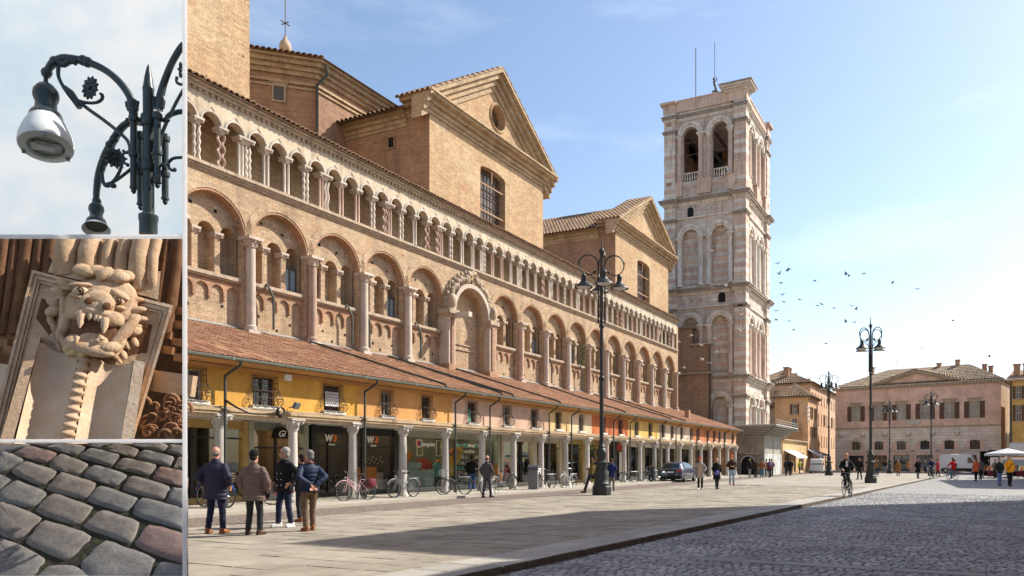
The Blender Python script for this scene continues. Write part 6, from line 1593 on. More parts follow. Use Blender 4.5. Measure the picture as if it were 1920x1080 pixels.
def person(label, px, py, face, h=1.74, top=None, legs=None, shoes=None, hair=None, hat=None, coat_len=.82, puff=0., arms='down', stance=(.11, .0, .0), lean=(0, 0), bald=False, near=False, skirt=False,
           head_turn=0., tilt=0., glasses=False, extra=None, loc=None, sit=False, w=1., group=None, skin=None, feet=None, bag=None, scarf=None):
    """face: 0 faces away from the camera, 180 towards it, 90 to the picture's left"""
    if loc is None: loc = gz(px, py)
    k = h/1.75; vox = .011 if near else .022
    t = thing('person', label, 'person', loc, TH-pi/2+radians(face), group)
    sk = skin or SKIN
    lx, ly = lean
    hipz = .93
    sh = Vector((lx, ly, 1.43)); hip = Vector((0, 0, hipz))
    if sit: pass
    # joints
    sx_, sy_, st2 = stance
    F_ = feet or [(-sx_, -sy_, .07), (sx_, sy_, .07)]
    hips = [Vector((-.09, 0, hipz-.04)), Vector((.09, 0, hipz-.04))]
    knees = []
    for i in (0, 1):
        f = Vector(F_[i]); m = hips[i].lerp(f, .5)
        dl = (hips[i]-f).length; bend = sqrt(max(.0004, .413**2-(min(dl, .825)/2)**2)); m.y += bend
        m.y += st2*.5
        knees.append(m)
    shl = [sh+Vector((-.168*w, 0, -.055)), sh+Vector((.168*w, 0, -.055))]
    A = {'down': [((-.27*w, -.02, 1.15), (-.25*w, .05, .90)), ((.27*w, -.02, 1.15), (.25*w, .05, .90))],
         'pockets': [((-.30*w, -.09, 1.17), (-.23*w, .08, .98)), ((.30*w, -.09, 1.17), (.23*w, .08, .98))],
         'behind': [((-.29, -.17, 1.18), (-.03, -.22, .99)), ((.29, -.17, 1.18), (.035, -.23, .98))],
         'folded': [((-.29, .04, 1.17), (.04, .22, 1.18)), ((.29, .04, 1.17), (-.04, .24, 1.2))],
         'front': [((-.28, -.02, 1.16), (-.06, .26, 1.12)), ((.28, -.02, 1.16), (.06, .26, 1.13))],
         'walk': [((-.27, -.10, 1.17), (-.25, .02, .94)), ((.27, .02, 1.16), (.24, .16, .95))],
         'phone': [((-.27, -.02, 1.16), (-.22, .06, .93)), ((.26, .1, 1.2), (.1, .26, 1.36))],
         'bars': [((-.28, .18, 1.18), (-.24, .42, 1.08)), ((.28, .18, 1.18), (.24, .42, 1.08))]}[arms]
    arms_ = []
    for i in (0, 1):
        e, hd = Vector(A[i][0]), Vector(A[i][1]); e.x += lx*.9; e.y += ly*.8; hd.x += lx*.7; hd.y += ly*.6
        arms_.append((shl[i], e, hd))
    S_ = lambda v: tuple(Vector(v)*k)
    hc = sh+Vector((0, .02+ly*.25, .19)); H = Matrix.Rotation(radians(head_turn), 3, 'Z')@Matrix.Rotation(radians(tilt), 3, 'X')
    hp = lambda v: tuple((hc+H@Vector(v))*k)
    # --- the body, one surface
    b = MB()
    b.ell(hp((0, -.005, .055)), (.076*k, .096*k, .098*k), 14, 10, H); b.ell(hp((0, .028, -.03)), (.058*k, .066*k, .078*k), 12, 8, H)
    b.ell(hp((0, .098, .0)), (.014*k, .022*k, .022*k), 6, 5, H); b.ell(hp((0, .088, .022)), (.010*k, .015*k, .035*k), 6, 5, H)
    for s_ in (-1, 1): b.ell(hp((s_*.077, -.005, .01)), (.012*k, .022*k, .034*k), 6, 5, H)
    b.ell(hp((0, .082, -.055)), (.024*k, .012*k, .011*k), 6, 5, H); b.ell(hp((0, .075, .05)), (.05*k, .02*k, .014*k), 8, 5, H)
    limb(b, [S_(sh+Vector((0, 0, -.06))), S_(sh+Vector((0, .005, .06))), hp((0, 0, -.05))], [.075*k, .06*k, .055*k])
    loft(b, [tuple(c*k for c in r) for r in ((0, 0, .88, .14, .09), (lx*.3, ly*.3, 1.0, .13, .085), (lx*.5, ly*.5, 1.12, .12, .08), (lx*.8, ly*.8, 1.3, .145, .095), (lx, ly, 1.41, .15, .075), (lx, ly, 1.46, .08, .06))], 12)
    for i in (0, 1):
        a, e, hd = arms_[i]
        limb(b, [S_(a), S_(e), S_(hd)], [.05*k, .038*k, .027*k], 8)
        limb(b, [S_(hips[i]), S_(knees[i]), S_(F_[i])], [.08*k, .055*k, .04*k], 8)
        # hand: palm, four fingers and a thumb
        d_ = (hd-e).normalized()
        side = Vector((1, 0, 0))-d_*d_.x
        if side.length < .2: side = Vector((0, 1, 0))-d_*d_.y
        if arms in ('down', 'walk', 'pockets'): side = Vector((0, 1, 0))-d_*d_.y
        side.normalize(); nrm = d_.cross(side)
        b.ell(S_(hd+d_*.05), (.038*k, .018*k, .05*k), 8, 6, Matrix((side, nrm, d_)).transposed())
        if near or True:
            for q, (off, ln) in enumerate(((-.03, .058), (-.01, .072), (.01, .068), (.028, .05))):
                p0 = hd+d_*.085+side*off; cur = nrm*(.02 if i else -.02)
                b.tube([S_(p0), S_(p0+d_*ln*.55+cur*.3), S_(p0+d_*ln+cur*1.0)], [.0095*k, .009*k, .007*k], 5)
            p0 = hd+d_*.03+side*.035; b.tube([S_(p0), S_(p0+side*.022+d_*.03), S_(p0+side*.024+d_*.062)], [.011*k, .010*k, .008*k], 5)
    fuse(b, 'body', [sk], t, .0085 if near else .014, 2, .4)
    for s_ in (-1, 1):
        if not glasses: MB().ell(hp((s_*.031, .079, .028)), (.011*k, .008*k, .008*k), 6, 4).build('eye', [EYE_M], t)
    if glasses:
        g_ = MB()
        for s_ in (-1, 1): g_.ell(hp((s_*.034, .092, .027)), (.027*k, .008*k, .02*k), 8, 5, H); g_.tube([hp((s_*.06, .085, .03)), hp((s_*.08, .0, .03))], .004*k, 4)
        g_.tube([hp((-.03, .097, .032)), hp((.03, .097, .032))], .004*k, 4); g_.build('sunglasses', [EYE_M], t, 50)
    # --- hair and hats
    if hair is not None:
        hm = MB()
        if bald:
            hm.ell(hp((0, -.03, .01)), (.084*k, .086*k, .05*k), 14, 8, H)
            for s_ in (-1, 1): hm.ell(hp((s_*.066, -.01, .035)), (.018*k, .045*k, .03*k), 8, 6, H)
        else:
            hm.ell(hp((0, -.022, .072)), (.085*k, .098*k, .096*k), 14, 10, H); hm.ell(hp((0, -.055, .005)), (.074*k, .06*k, .075*k), 12, 8, H)
            if bald is None: hm.ell(hp((0, -.06, -.1)), (.085*k, .05*k, .15*k), 12, 8, H)
        fuse(hm, 'hair', [hair], t, .012, 2, .4)
    if hat:
        kd, hm_ = hat; mb = MB()
        if kd == 'beanie':
            mb.ell(hp((0, -.012, .092)), (.092*k, .105*k, .09*k), 14, 10, H); mb.ell(hp((0, -.018, .055)), (.092*k, .108*k, .045*k), 14, 8, H)
            fuse(mb, 'beanie', [hm_], t, .012, 2, .4)
        else:
            mb.ell(hp((0, -.012, .10)), (.09*k, .104*k, .07*k), 14, 10, H); mb.ell(hp((0, .12, .07)), (.07*k, .075*k, .014*k), 12, 6, H); fuse(mb, 'cap', [hm_], t, .011, 2, .4)
    # --- jacket
    if top is not None:
        c = MB(); hem = coat_len; pf = puff
        R = []
        zz = [hem, hem+.04]; z = hem+.08
        while z < 1.36: zz.append(z); z += .03
        for z in zz:
            f = max(0, min(1, (z-hipz)/(1.43-hipz)))
            rx = .185+.03*max(0, (hipz+.05-z)) if z < 1.0 else .175+.02*f
            rx *= w; ry = .135 if z < 1.05 else .128
            if z < hipz: rx += (hipz-z)*.10; ry += (hipz-z)*.08
            wob = pf*.012*sin(z*2*pi/.085)
            cx2, cy2 = (lx*f if z > hipz else 0), (ly*f if z > hipz else 0)
            R.append((cx2*k, cy2*k, z*k, (rx+pf*.02+wob)*k, (ry+pf*.022+wob)*k))
        R += [(lx*k, ly*k, 1.385*k, (.19*w+pf*.010)*k, .115*k), (lx*k, ly*k, 1.42*k, .155*w*k, .10*k), (lx*k, ly*k, 1.455*k, .11*w*k, .088*k), (lx*k, ly*k, 1.485*k, .082*k, .08*k), (lx*k, (ly+.0)*k, 1.53*k, .074*k, .075*k)]
        loft(c, R, 20)
        for i in (0, 1):
            a, e, hd = arms_[i]; wr = e.lerp(hd, .93)
            n_ = 9; pts, rs = [], []
            for j in range(n_+1):
                q = j/n_; p = a.lerp(e, q); pts.append(S_(p)); rs.append((.066-.006*q+pf*.010*min(1, q*3)+pf*.006*sin(q*18))*k)
            for j in range(1, n_+1):
                q = j/n_; p = e.lerp(wr, q); pts.append(S_(p)); rs.append((.062-.014*q+pf*.012+pf*.006*sin(q*18))*k)
            c.tube(pts, rs, 10); c.ell(S_(a), (.07*k, .075*k, .066*k), 10, 6); c.ell(S_(e), (.066*k,)*3, 8, 6)
        if near:
            # soft folds
            c.v = [(x+.004*sin(z*37+x*21), y+.004*sin(z*29+y*33), z) for x, y, z in c.v]
        fuse(c, 'coat' if coat_len < .8 else 'jacket', [top], t, .0125 if near else .021, 2, .45)
    # --- trousers or skirt
    if legs is not None:
        p = MB(); loft(p, [tuple(v*k for v in r) for r in ((0, 0, .80, .155, .115), (0, 0, .92, .165, .12), (0, 0, 1.04, .15, .11))], 12)
        for i in (0, 1):
            f = Vector(F_[i]); an = f+(knees[i]-f)*.07
            pts, rs = [], []
            for j in range(8): q = j/7; pts.append(S_(hips[i].lerp(knees[i], q))); rs.append((.095-.028*q)*k)
            for j in range(1, 9): q = j/8; pts.append(S_(knees[i].lerp(an, q))); rs.append((.067-.006*q+(.004*sin(q*14) if near else 0))*k)
            p.tube(pts, rs, 10); p.ell(S_(hips[i]), (.098*k,)*3, 8, 6); p.ell(S_(knees[i]), (.068*k,)*3, 8, 6)
        fuse(p, 'trousers', [legs], t, .0125 if near else .021, 2, .45)
    if shoes is not None:
        for i in (0, 1):
            f = Vector(F_[i]); mb = MB(); yaw = (.2 if i == 0 else -.2)
            Rm = Matrix.Rotation(yaw, 3, 'Z')
            z0 = f.z-.07
            mb.ell(S_(f+Rm@Vector((0, .05, -.03))), (.047*k, .135*k, .045*k), 12, 8, Rm); mb.ell(S_(f+Rm@Vector((0, -.03, .0))), (.045*k, .06*k, .065*k), 10, 8, Rm); mb.cbox(S_(f+Rm@Vector((0, .04, -.058))), (.085*k, .25*k, .024*k), M=Rm)
            fuse(mb, 'shoe', [shoes], t, .012 if near else .02, 2, .4)
    if scarf is not None:
        mb = MB(); mb.torus(S_(sh+Vector((0, .01, .07))), .078*k, .022*k, 16, 8, 'z'); mb.build('collar', [scarf], t, 60)
    if bag:
        kd, bm, (bx, by, bz), (s1, s2, s3) = bag
        mb = MB(); mb.ell(S_((bx, by, bz)), (s1, s2, s3), 10, 8); mb.cbox(S_((bx, by, bz-s3*.3)), (s1*1.7, s2*1.7, s3*1.2)); o = mb.build(kd, [bm], None, 50); o.matrix_basis = t.matrix_basis.copy(); tag(o, bag_label(label, kd), 'bag')
        mb = MB(); mb.tube([S_((bx-s1*.6, by, bz+s3*.7)), S_((bx, by, bz+s3+.12)), S_((bx+s1*.6, by, bz+s3*.7))], .008, 4); mb.build('handle', [bm], o)
    if extra: extra(t, k, S_, hp, arms_)
    return t
def bag_label(l, kd): return kd.replace('_', ' ')+' carried by the '+' '.join(l.split()[:7])
GREYH = cloth('grey_hair', (.19, .18, .17)); WHITEH = cloth('white_hair', (.36, .34, .32)); DARKH = cloth('dark_hair', (.03, .02, .015)); BROWNH = cloth('brown_hair', (.10, .055, .03)); BLONDE = cloth('blonde_hair', (.38, .26, .13))
NAVY = cloth('navy_cloth', (.02, .02, .045)); NAVYP = cloth('navy_puffer', (.028, .025, .05), .6); BROWNP = cloth('taupe_puffer', (.15, .10, .085), .7); BLACKC = cloth('black_cloth', (.012, .012, .014)); BLUEQ = cloth('blue_quilt', (.015, .026, .062), .6); TANT = cloth('tan_trousers', (.16, .105, .065)); JEANS = cloth('blue_jeans', (.035, .055, .11)); DKJ = cloth('dark_jeans', (.022, .028, .06)); LTJ = cloth('light_jeans', (.32, .40, .50)); CHAR = cloth('charcoal_cloth', (.03, .03, .032)); GREYS = cloth('grey_suit', (.085, .08, .085))
LEATH = cloth('tan_leather', (.26, .09, .03), .5); DKLE = cloth('dark_leather', (.06, .03, .02), .5); WHSH = cloth('white_trainer', (.7, .7, .68), .6); REDSH = cloth('red_trainer', (.55, .03, .03), .6)
OLIVE = cloth('olive_cloth', (.16, .11, .035)); REDC = cloth('red_cloth', (.5, .02, .02)); ORANGEC = cloth('orange_cloth', (.7, .1, .02)); BRHOOD = cloth('brown_hoodie', (.05, .025, .015)); LGREY = cloth('light_grey_coat', (.30, .29, .27)); BEIGE = cloth('beige_cloth', (.5, .36, .26)); CAMEL = cloth('camel_coat', (.27, .13, .045)); YELLOWC = cloth('yellow_jacket', (.72, .32, .02)); DKGREEN = cloth('dark_green_jacket', (.02, .03, .025)); ROYAL = cloth('royal_blue_coat', (.018, .03, .10)); TEALC = cloth('teal_cloth', (.06, .2, .3)); PATT = cloth('orange_pink_coat', (.6, .13, .05)); PURPLE = cloth('purple_bag_cloth', (.18, .16, .5)); BURG = cloth('burgundy_cloth', (.15, .03, .04)); GREENB = cloth('lime_bag', (.15, .6, .05)); HIVIS = cloth('hi_vis', (.6, .6, .03)); STRAW = cloth('straw', (.45, .32, .16)); WHC = cloth('white_cloth', (.65, .63, .6))
person('bald man in long navy puffer coat, leftmost of the near group of men', 404, 1000, -6, 1.78, NAVYP, NAVY, LEATH, GREYH, None, .70, 1., 'pockets', (.15, .02, 0), bald=True, near=True, w=1.12, skin=SKIN2)
def glove(t, k, S_, hp, arms_):
    for a, e, hd in arms_:
        d_ = (hd-e).normalized(); mb = MB(); mb.ell(S_(hd+d_*.06), (.05, .04, .085), 8, 6); mb.tube([S_(hd+d_*.03+Vector((0, .035, 0))), S_(hd+d_*.08+Vector((0, .06, 0)))], .014, 6); mb.tube([S_(hd+d_*.1), S_(hd+d_*.17)], .022, 6); fuse(mb, 'glove', [BLACKC], t, .012, 2)
person('man in black beanie and taupe puffer jacket seen from behind', 476, 1003, -4, 1.70, BROWNP, CHAR, DKLE, DARKH, ('beanie', BLACKC), .72, 1., 'down', (.13, .0, 0), near=True, w=1.1, extra=glove)
def peacoat(t, k, S_, hp, arms_):
    for i in range(3):
        for s_ in (-.06, .07): MB().ell(S_((s_, .147, .93+.13*i)), (.013, .007, .013), 8, 4).build('button', [WHITE], t)
person('white haired man in sunglasses and black peacoat with white trainers, looking left', 534, 988, 152, 1.80, BLACKC, DKJ, WHSH, WHITEH, None, .78, .2, 'pockets', (.15, .05, 0), near=True, glasses=True, w=1.12, tilt=8, scarf=GREYS, extra=peacoat, head_turn=-48, skin=SKIN2)
person('grey haired man in blue quilted jacket with hands clasped behind his back', 580, 995, 42, 1.72, BLUEQ, TANT, LEATH, GREYH, None, .86, .55, 'behind', (.1, .07, 0), near=True, w=1.08, head_turn=25, scarf=LEATH, skin=SKIN2)
person('man in dark coat mostly hidden behind the man with clasped hands', 566, 978, 60, 1.66, CHAR, CHAR, LEATH, DARKH, None, .8, .2, 'down', (.1, .05, 0), near=True)
person('man in black jacket and blue jeans at the sportswear shop window', 884, 921, 10, 1.78, BLACKC, cloth('bright_jeans', (.03, .08, .22)), CHAR, DARKH, None, .86, .3, 'phone', (.1, .1, 0))
person('man in dark grey suit walking along the lane towards the shops', 913, 933, -30, 1.72, GREYS, GREYS, CHAR, BROWNH, None, .80, 0, 'walk', (.1, .14, .02), bald=True)
person('man in olive jacket leaning back against the big lamp post', 1107.5, 924, 80, 1.74, OLIVE, CHAR, DKLE, DARKH, None, .9, .2, 'front', lean=(0, -.13), feet=[(-.1, .26, .07), (.1, .34, .07)])
person('woman in royal blue coat behind the big lamp post', 1147, 920, 5, 1.62, ROYAL, cloth('grey_trousers', (.2, .17, .17)), CHAR, BROWNH, None, .76, .2, 'front')
person('person in red cap and open light grey coat walking towards the camera', 1313, 918, 172, 1.70, LGREY, BLACKC, WHSH, DARKH, ('cap', REDC), .62, .2, 'pockets', (.09, .12, .02), extra=lambda t, k, S_, hp, a: MB().box(-.1, .1, .12, .165, .62, 1.4).build('beige_shirt', [BEIGE], t))
person('blonde woman in black coat carrying a violet pouch', 1344, 917, 190, 1.66, BLACKC, CHAR, CHAR, BLONDE, None, .55, .1, 'walk', (.08, .16, .03), bald=None, bag=('violet_pouch', PURPLE, (.05, .2, .92), (.11, .06, .12)))
person('man in orange beanie, brown hoodie, light jeans and red trainers', 1372, 910, 178, 1.84, BRHOOD, LTJ, REDSH, DARKH, ('beanie', ORANGEC), .92, .4, 'front', (.11, .06, 0))
hg = 'people walking past the hoarding'
for px, py, lb, tp, lg, hr, f_ in ((1406, 895, 'woman in black coat and pale trousers nearest the arcade end by the hoarding', BLACKC, LGREY, BLONDE, 20), (1417, 895, 'person in dark brown coat next to the black coated woman by the hoarding', BRHOOD, CHAR, BROWNH, 15),
      (1428, 894, 'woman in brown jacket and teal trousers by the hoarding', CAMEL, TEALC, BROWNH, -10), (1437, 893, 'woman in beige jacket between the teal trousers and the burgundy coat', BEIGE, JEANS, DARKH, 0), (1443, 895, 'man in burgundy coat with grey backpack by the hoarding', BURG, CHAR, DARKH, 5), (1447, 893, 'person in mauve jacket partly behind the burgundy coat', cloth('mauve', (.2, .1, .12)), CHAR, BROWNH, 0),
      (1474, 891.5, 'man in dark jacket and jeans in front of the striped awning', CHAR, JEANS, DARKH, 10), (1482, 891.5, 'woman in black jacket with beige bag in front of the striped awning', BLACKC, CHAR, BROWNH, 0), (1499, 887, 'worker in hi-vis vest by the kiosk door', HIVIS, NAVY, DARKH, 30)):
    ex = None
    if 'backpack' in lb: ex = lambda t, k, S_, hp, a: MB().ell((0, -.2, 1.2), (.16, .1, .22), 10, 6).build('backpack', [cloth('grey_blue_pack', (.15, .16, .28))], t, 60)
    person(lb, px, py, f_, rng.uniform(1.66, 1.78), tp, lg, CHAR, hr, None, .78, .3, 'walk', (.09, .12, .02), group=hg, extra=ex)
sg = 'people on the far side of the square'
for px, py, lb, tp, lg, hr, f_, kw in ((1612, 899, 'man in black with black cap standing left of the second lamp', BLACKC, CHAR, DARKH, 120, dict(hat=('cap', BLACKC), h=1.8)),
   (1641, 893, 'man in brown coat half hidden behind the second lamp base', CAMEL, DKJ, BROWNH, 170, {}), (1646, 891, 'person in dark jacket right behind the second lamp base', CHAR, JEANS, DARKH, 190, {}),
   (1659, 885, 'man in dark jacket and pale jeans right of the second lamp', CHAR, LTJ, DARKH, 150, {}), (1667, 884.5, 'person in teal jacket carrying a lime green bag', TEALC, CHAR, BROWNH, 200, dict(bag=('lime_bag', GREENB, (-.3, .05, .6), (.2, .14, .2)))),
   (1684, 892.5, 'woman in camel coat carrying a bag, near the kerb end', CAMEL, BURG, BROWNH, 150, dict(coat_len=.5, bag=('brown_bag', CAMEL, (.3, .05, .6), (.14, .1, .16)))), (1696, 884, 'child in pale jacket next to the tan coat', WHC, LGREY, DARKH, 170, dict(h=1.3)),
   (1704, 887.5, 'woman in tan coat and blue skirt walking away', cloth('tan_coat', (.36, .17, .07)), JEANS, DARKH, 10, dict(coat_len=.6)), (1721, 897, 'woman in black dress with straw basket near the kerb', BLACKC, LGREY, BROWNH, 180, dict(coat_len=.5, bag=('straw_basket', STRAW, (-.36, .08, .6), (.2, .12, .14)))),
   (1735, 887.5, 'person in grey jacket with shopping bags by the fourth palace door', cloth('slate', (.12, .12, .14)), DKJ, WHITEH, 175, dict(bag=('white_shopping_bag', WHC, (-.3, .05, .6), (.13, .1, .16)))),
   (1758, 893, 'person in long red coat walking towards the right', cloth('crimson_coat', (.42, .03, .05)), NAVY, DARKH, -100, dict(coat_len=.6)), (1790, 893, 'person in dark grey jacket just behind the red topped cyclist', CHAR, JEANS, DARKH, 10, {}),
   (1807, 884, 'man in black jacket in front of the white van', BLACKC, CHAR, DARKH, 175, {}), (1813, 884, 'woman in grey jacket in front of the white van beside the man in black', LGREY, LTJ, BROWNH, 175, {}),
   (1830, 902, 'woman in bright orange and pink coat seen from behind', PATT, BLACKC, BROWNH, 5, dict(coat_len=.72)), (1839, 899, 'person in grey jacket partly hidden by the orange coat', cloth('slate', (.12, .12, .14)), CHAR, DARKH, 0, {}),
   (1866, 897, 'person in beige jacket by the market stall', cloth('stone_jacket', (.28, .22, .18)), CHAR, GREYH, 150, {}), (1874, 911, 'person in dark green jacket and blue jeans walking with the yellow jacket', DKGREEN, cloth('mid_jeans', (.12, .2, .36)), DARKH, 175, dict(h=1.7)),
   (1893, 912, 'man in bright yellow jacket with black bag strap', YELLOWC, BLACKC, GREYH, 178, dict(h=1.84, extra=lambda t, k, S_, hp, a: MB().tube([S_((-.17, -.02, 1.46)), S_((-.1, .14, 1.3)), S_((.06, .165, 1.1)), S_((.18, .1, .98))], .018, 5).build('bag_strap', [BLACKC], t)))):
    kw2 = dict(kw); hh = kw2.pop('h', rng.uniform(1.64, 1.76)); cl = kw2.pop('coat_len', .8); hat_ = kw2.pop('hat', None)
    person(lb, px, py, f_, hh, tp, lg, CHAR, hr, hat_, cl, .3, 'walk', (.09, .12, .02), group=sg, **kw2)

# ================================================================ bicycles
def bike_parts(t, fm, basket=False, bag=None, seat=False):
    wr = .34
    for x in (-.52, .52):
        wh = MB().torus((x, 0, wr), wr, .019, 28, 6).build('wheel', [RUBBER], t, 60)
        mb = MB(); mb.torus((x, 0, wr), wr-.03, .010, 28, 4); mb.tube([(x, -.05, wr), (x, .05, wr)], .022, 6)
        for k in range(14): q = 2*pi*k/14; mb.tube([(x, (.02 if k % 2 else -.02), wr), (x+(wr-.03)*cos(q), 0, wr+(wr-.03)*sin(q))], .0035, 3, caps=False)
        mb.build('spokes', [METAL], wh)
        MB().torus((x, 0, wr), wr+.045, .018, 16, 5, a0=.1 if x < 0 else .5, a1=2.9 if x < 0 else 2.9).build('mudguard', [fm], t, 60)
    bb, st_, hd0, hd1 = (-.05, 0, .30), (-.20, 0, .80), (.38, 0, .78), (.40, 0, .66)
    mb = MB()
    for a, b, r in ((bb, (-.17, 0, .72), .016), (bb, hd1, .019), ((-.14, 0, .5), hd0, .016), (hd1, (.37, 0, .88), .019), ((-.52, .05, wr), bb, .01), ((-.52, -.05, wr), bb, .01), ((-.52, .05, wr), (-.16, 0, .68), .009), ((-.52, -.05, wr), (-.16, 0, .68), .009)): mb.tube([a, b], r, 6)
    mb.build('frame', [fm], t, 50)
    mb = MB()
    for s_ in (-.05, .05): mb.tube([(.40, s_*.6, .66), (.44, s_, .55), (.52, s_, wr)], .012, 5)
    mb.build('fork', [fm], t, 50)
    mb = MB(); mb.tube([(.37, 0, .86), (.35, 0, 1.0)], .014, 6); mb.tube([(.22, -.28, 1.02), (.33, -.24, 1.04), (.38, -.08, 1.0), (.38, .08, 1.0), (.33, .24, 1.04), (.22, .28, 1.02)], .012, 6); mb.build('handlebar', [METAL], t, 50)
    mb = MB(); mb.tube([(-.17, 0, .7), (-.21, 0, .9)], .013, 6); mb.build('seat_post', [METAL], t)
    mb = MB(); mb.ell((-.25, 0, .94), (.11, .09, .035), 10, 6); mb.ell((-.11, 0, .945), (.11, .03, .025), 8, 6); mb.build('saddle', [DKLE], t, 60)
    mb = MB(); mb.tube([(-.78, .06, .74), (-.25, .06, .74)], .008, 4); mb.tube([(-.78, -.06, .74), (-.25, -.06, .74)], .008, 4); mb.tube([(-.7, 0, .74), (-.55, .07, wr)], .007, 4)
    for x in (-.75, -.6, -.45): mb.tube([(x, -.06, .74), (x, .06, .74)], .006, 4)
    mb.build('rack', [METAL], t)
    mb = MB(); mb.torus((-.05, -.03, .30), .09, .008, 14, 4); mb.tube([(-.05, -.05, .3), (.06, -.06, .18)], .012, 5); mb.tube([(-.05, .05, .3), (-.16, .06, .42)], .012, 5); mb.tube([(-.05, -.04, .39), (-.52, -.04, .37)], .007, 4); mb.tube([(-.05, -.04, .21), (-.52, -.04, .31)], .007, 4); mb.build('crank', [METAL], t, 50)
    MB().ell((.47, 0, .82), (.04, .035, .04), 8, 5).build('headlight', [METAL], t, 60)
    MB().ell((-.87, 0, .55), (.02, .03, .03), 6, 4).build('tail_light', [goods_cols[0]], t, 60)
    if basket:
        mb = MB()
        for z_, s_ in ((.80, .85), (.88, .92), (.96, .97), (1.04, 1.)):
            mb.tube([(.42, -.17*s_, z_), (.42+.24*s_, -.17*s_, z_), (.42+.24*s_, .17*s_, z_), (.42, .17*s_, z_)], .006, 4, closed=True)
        for k in range(5):
            y = -.16+.08*k
            for x in (.43, .655): mb.tube([(x, y*.85, .8), (x, y, 1.04)], .005, 4)
        mb.build('basket', [METAL if basket == 1 else STRAW], t)
    if bag:
        mb = MB()
        for s_ in (-1, 1): mb.ell((-.56, s_*.15, .6), (.19, .07, .17), 10, 8)
        mb.cbox((-.56, 0, .77), (.36, .3, .03)); mb.build('pannier', [bag], t, 60)
    if seat:
        mb = MB(); mb.cbox((-.56, 0, .82), (.26, .28, .05)); mb.cbox((-.70, 0, 1.02), (.05, .3, .42)); mb.cbox((-.5, .15, .6), (.1, .04, .3)); mb.cbox((-.5, -.15, .6), (.1, .04, .3)); mb.build('child_seat', [CAMEL], t)
    mb = MB(); mb.tube([(-.12, .02, .28), (-.02, .17, .01)], .01, 5); mb.build('kickstand', [METAL], t)
def bike(label, px, py, ang, fm, **kw):
    t = thing('bicycle', label, 'bicycle', gz(px, py, .09 if py < 960 and kw.pop('pav', 1) else 0), TH+radians(ang), kw.pop('group', 'bicycles parked along the arcade'))
    bike_parts(t, fm, **kw); return t
FB = cloth('blue_bike_paint', (.03, .13, .42), .4); FP = cloth('pink_bike_paint', (.62, .38, .38), .4); FK = cloth('black_bike_paint', (.02, .02, .022), .4); FG = cloth('silver_bike_paint', (.38, .38, .37), .35); FR = cloth('red_bike_paint', (.4, .03, .03), .4); FW_ = cloth('white_bike_paint', (.6, .58, .55), .4)
bike('blue bicycle parked behind the bald man in the navy coat', 404, 951, -115, FB, basket=2)
bike('dark bicycle with red parts behind the peacoat and the hidden man', 545, 946, -60, FR)
bike('pink step-through bicycle with dark pannier against the second whole column', 668, 938, 145, FP, bag=BURG)
bike('silver bicycle leaning on the column left of the sportswear shop', 757, 932, 150, FG)
bike('black bicycle at the column left of the sportswear shop door', 852, 927, 130, FK, basket=1)
bike('grey bicycle behind the man in the grey suit', 918, 926, 160, FG)
bike('bicycle with brown child seat beside the man in the grey suit', 948, 918, -35, FK, seat=True)
bike('dark bicycle beside the grey litter bin', 1021, 916, 140, FK, basket=1)
bike('white bicycle at the rosy column', 1066, 914, 150, FW_)
bike('dark bicycle with pink basket right of the woman in blue', 1179, 905, 130, FK, basket=2)
bike('dark bicycle next to the scooter', 1222, 902, 125, FK)
def rider(label, blabel, px, py, face, top, legs, hair, fm, h=1.76, hat=None, coat_len=.78, **kw):
    loc = gz(px, py, 0)
    t = thing('bicycle', blabel, 'bicycle', loc, TH+radians(face), 'ridden bicycles'); bike_parts(t, fm, basket=kw.pop('basket', False))
    a = TH+radians(face); o = (loc[0]-.24*cos(a), loc[1]-.24*sin(a), loc[2]+.06)
    return person(label, 0, 0, face, h, top, legs, CHAR, hair, hat, coat_len, .1, 'bars', lean=(0, .1), feet=[(-.12, .12, .12), (.12, .32, .42)], loc=o, **kw)
rider('man in black suit and tie riding a bicycle towards the camera', 'dark bicycle ridden by the man in the black suit', 1588, 930, 176, BLACKC, CHAR, GREYH, FK, 1.78, bald=True, skin=SKIN2, extra=lambda t, k, S_, hp, a: MB().box(-.05, .05, .19, .235, 1.2, 1.47).build('white_shirt', [WHC], t))
rider('person in blue jacket riding a bicycle in front of the fifth palace arch', 'bicycle ridden by the person in blue', 1747, 897, 170, ROYAL, CHAR, DARKH, FK, 1.7)
rider('cyclist in red top and dark hair riding away', 'bicycle ridden by the cyclist in the red top', 1785, 900, 5, REDC, TEALC, BROWNH, FG, 1.7, bald=None)
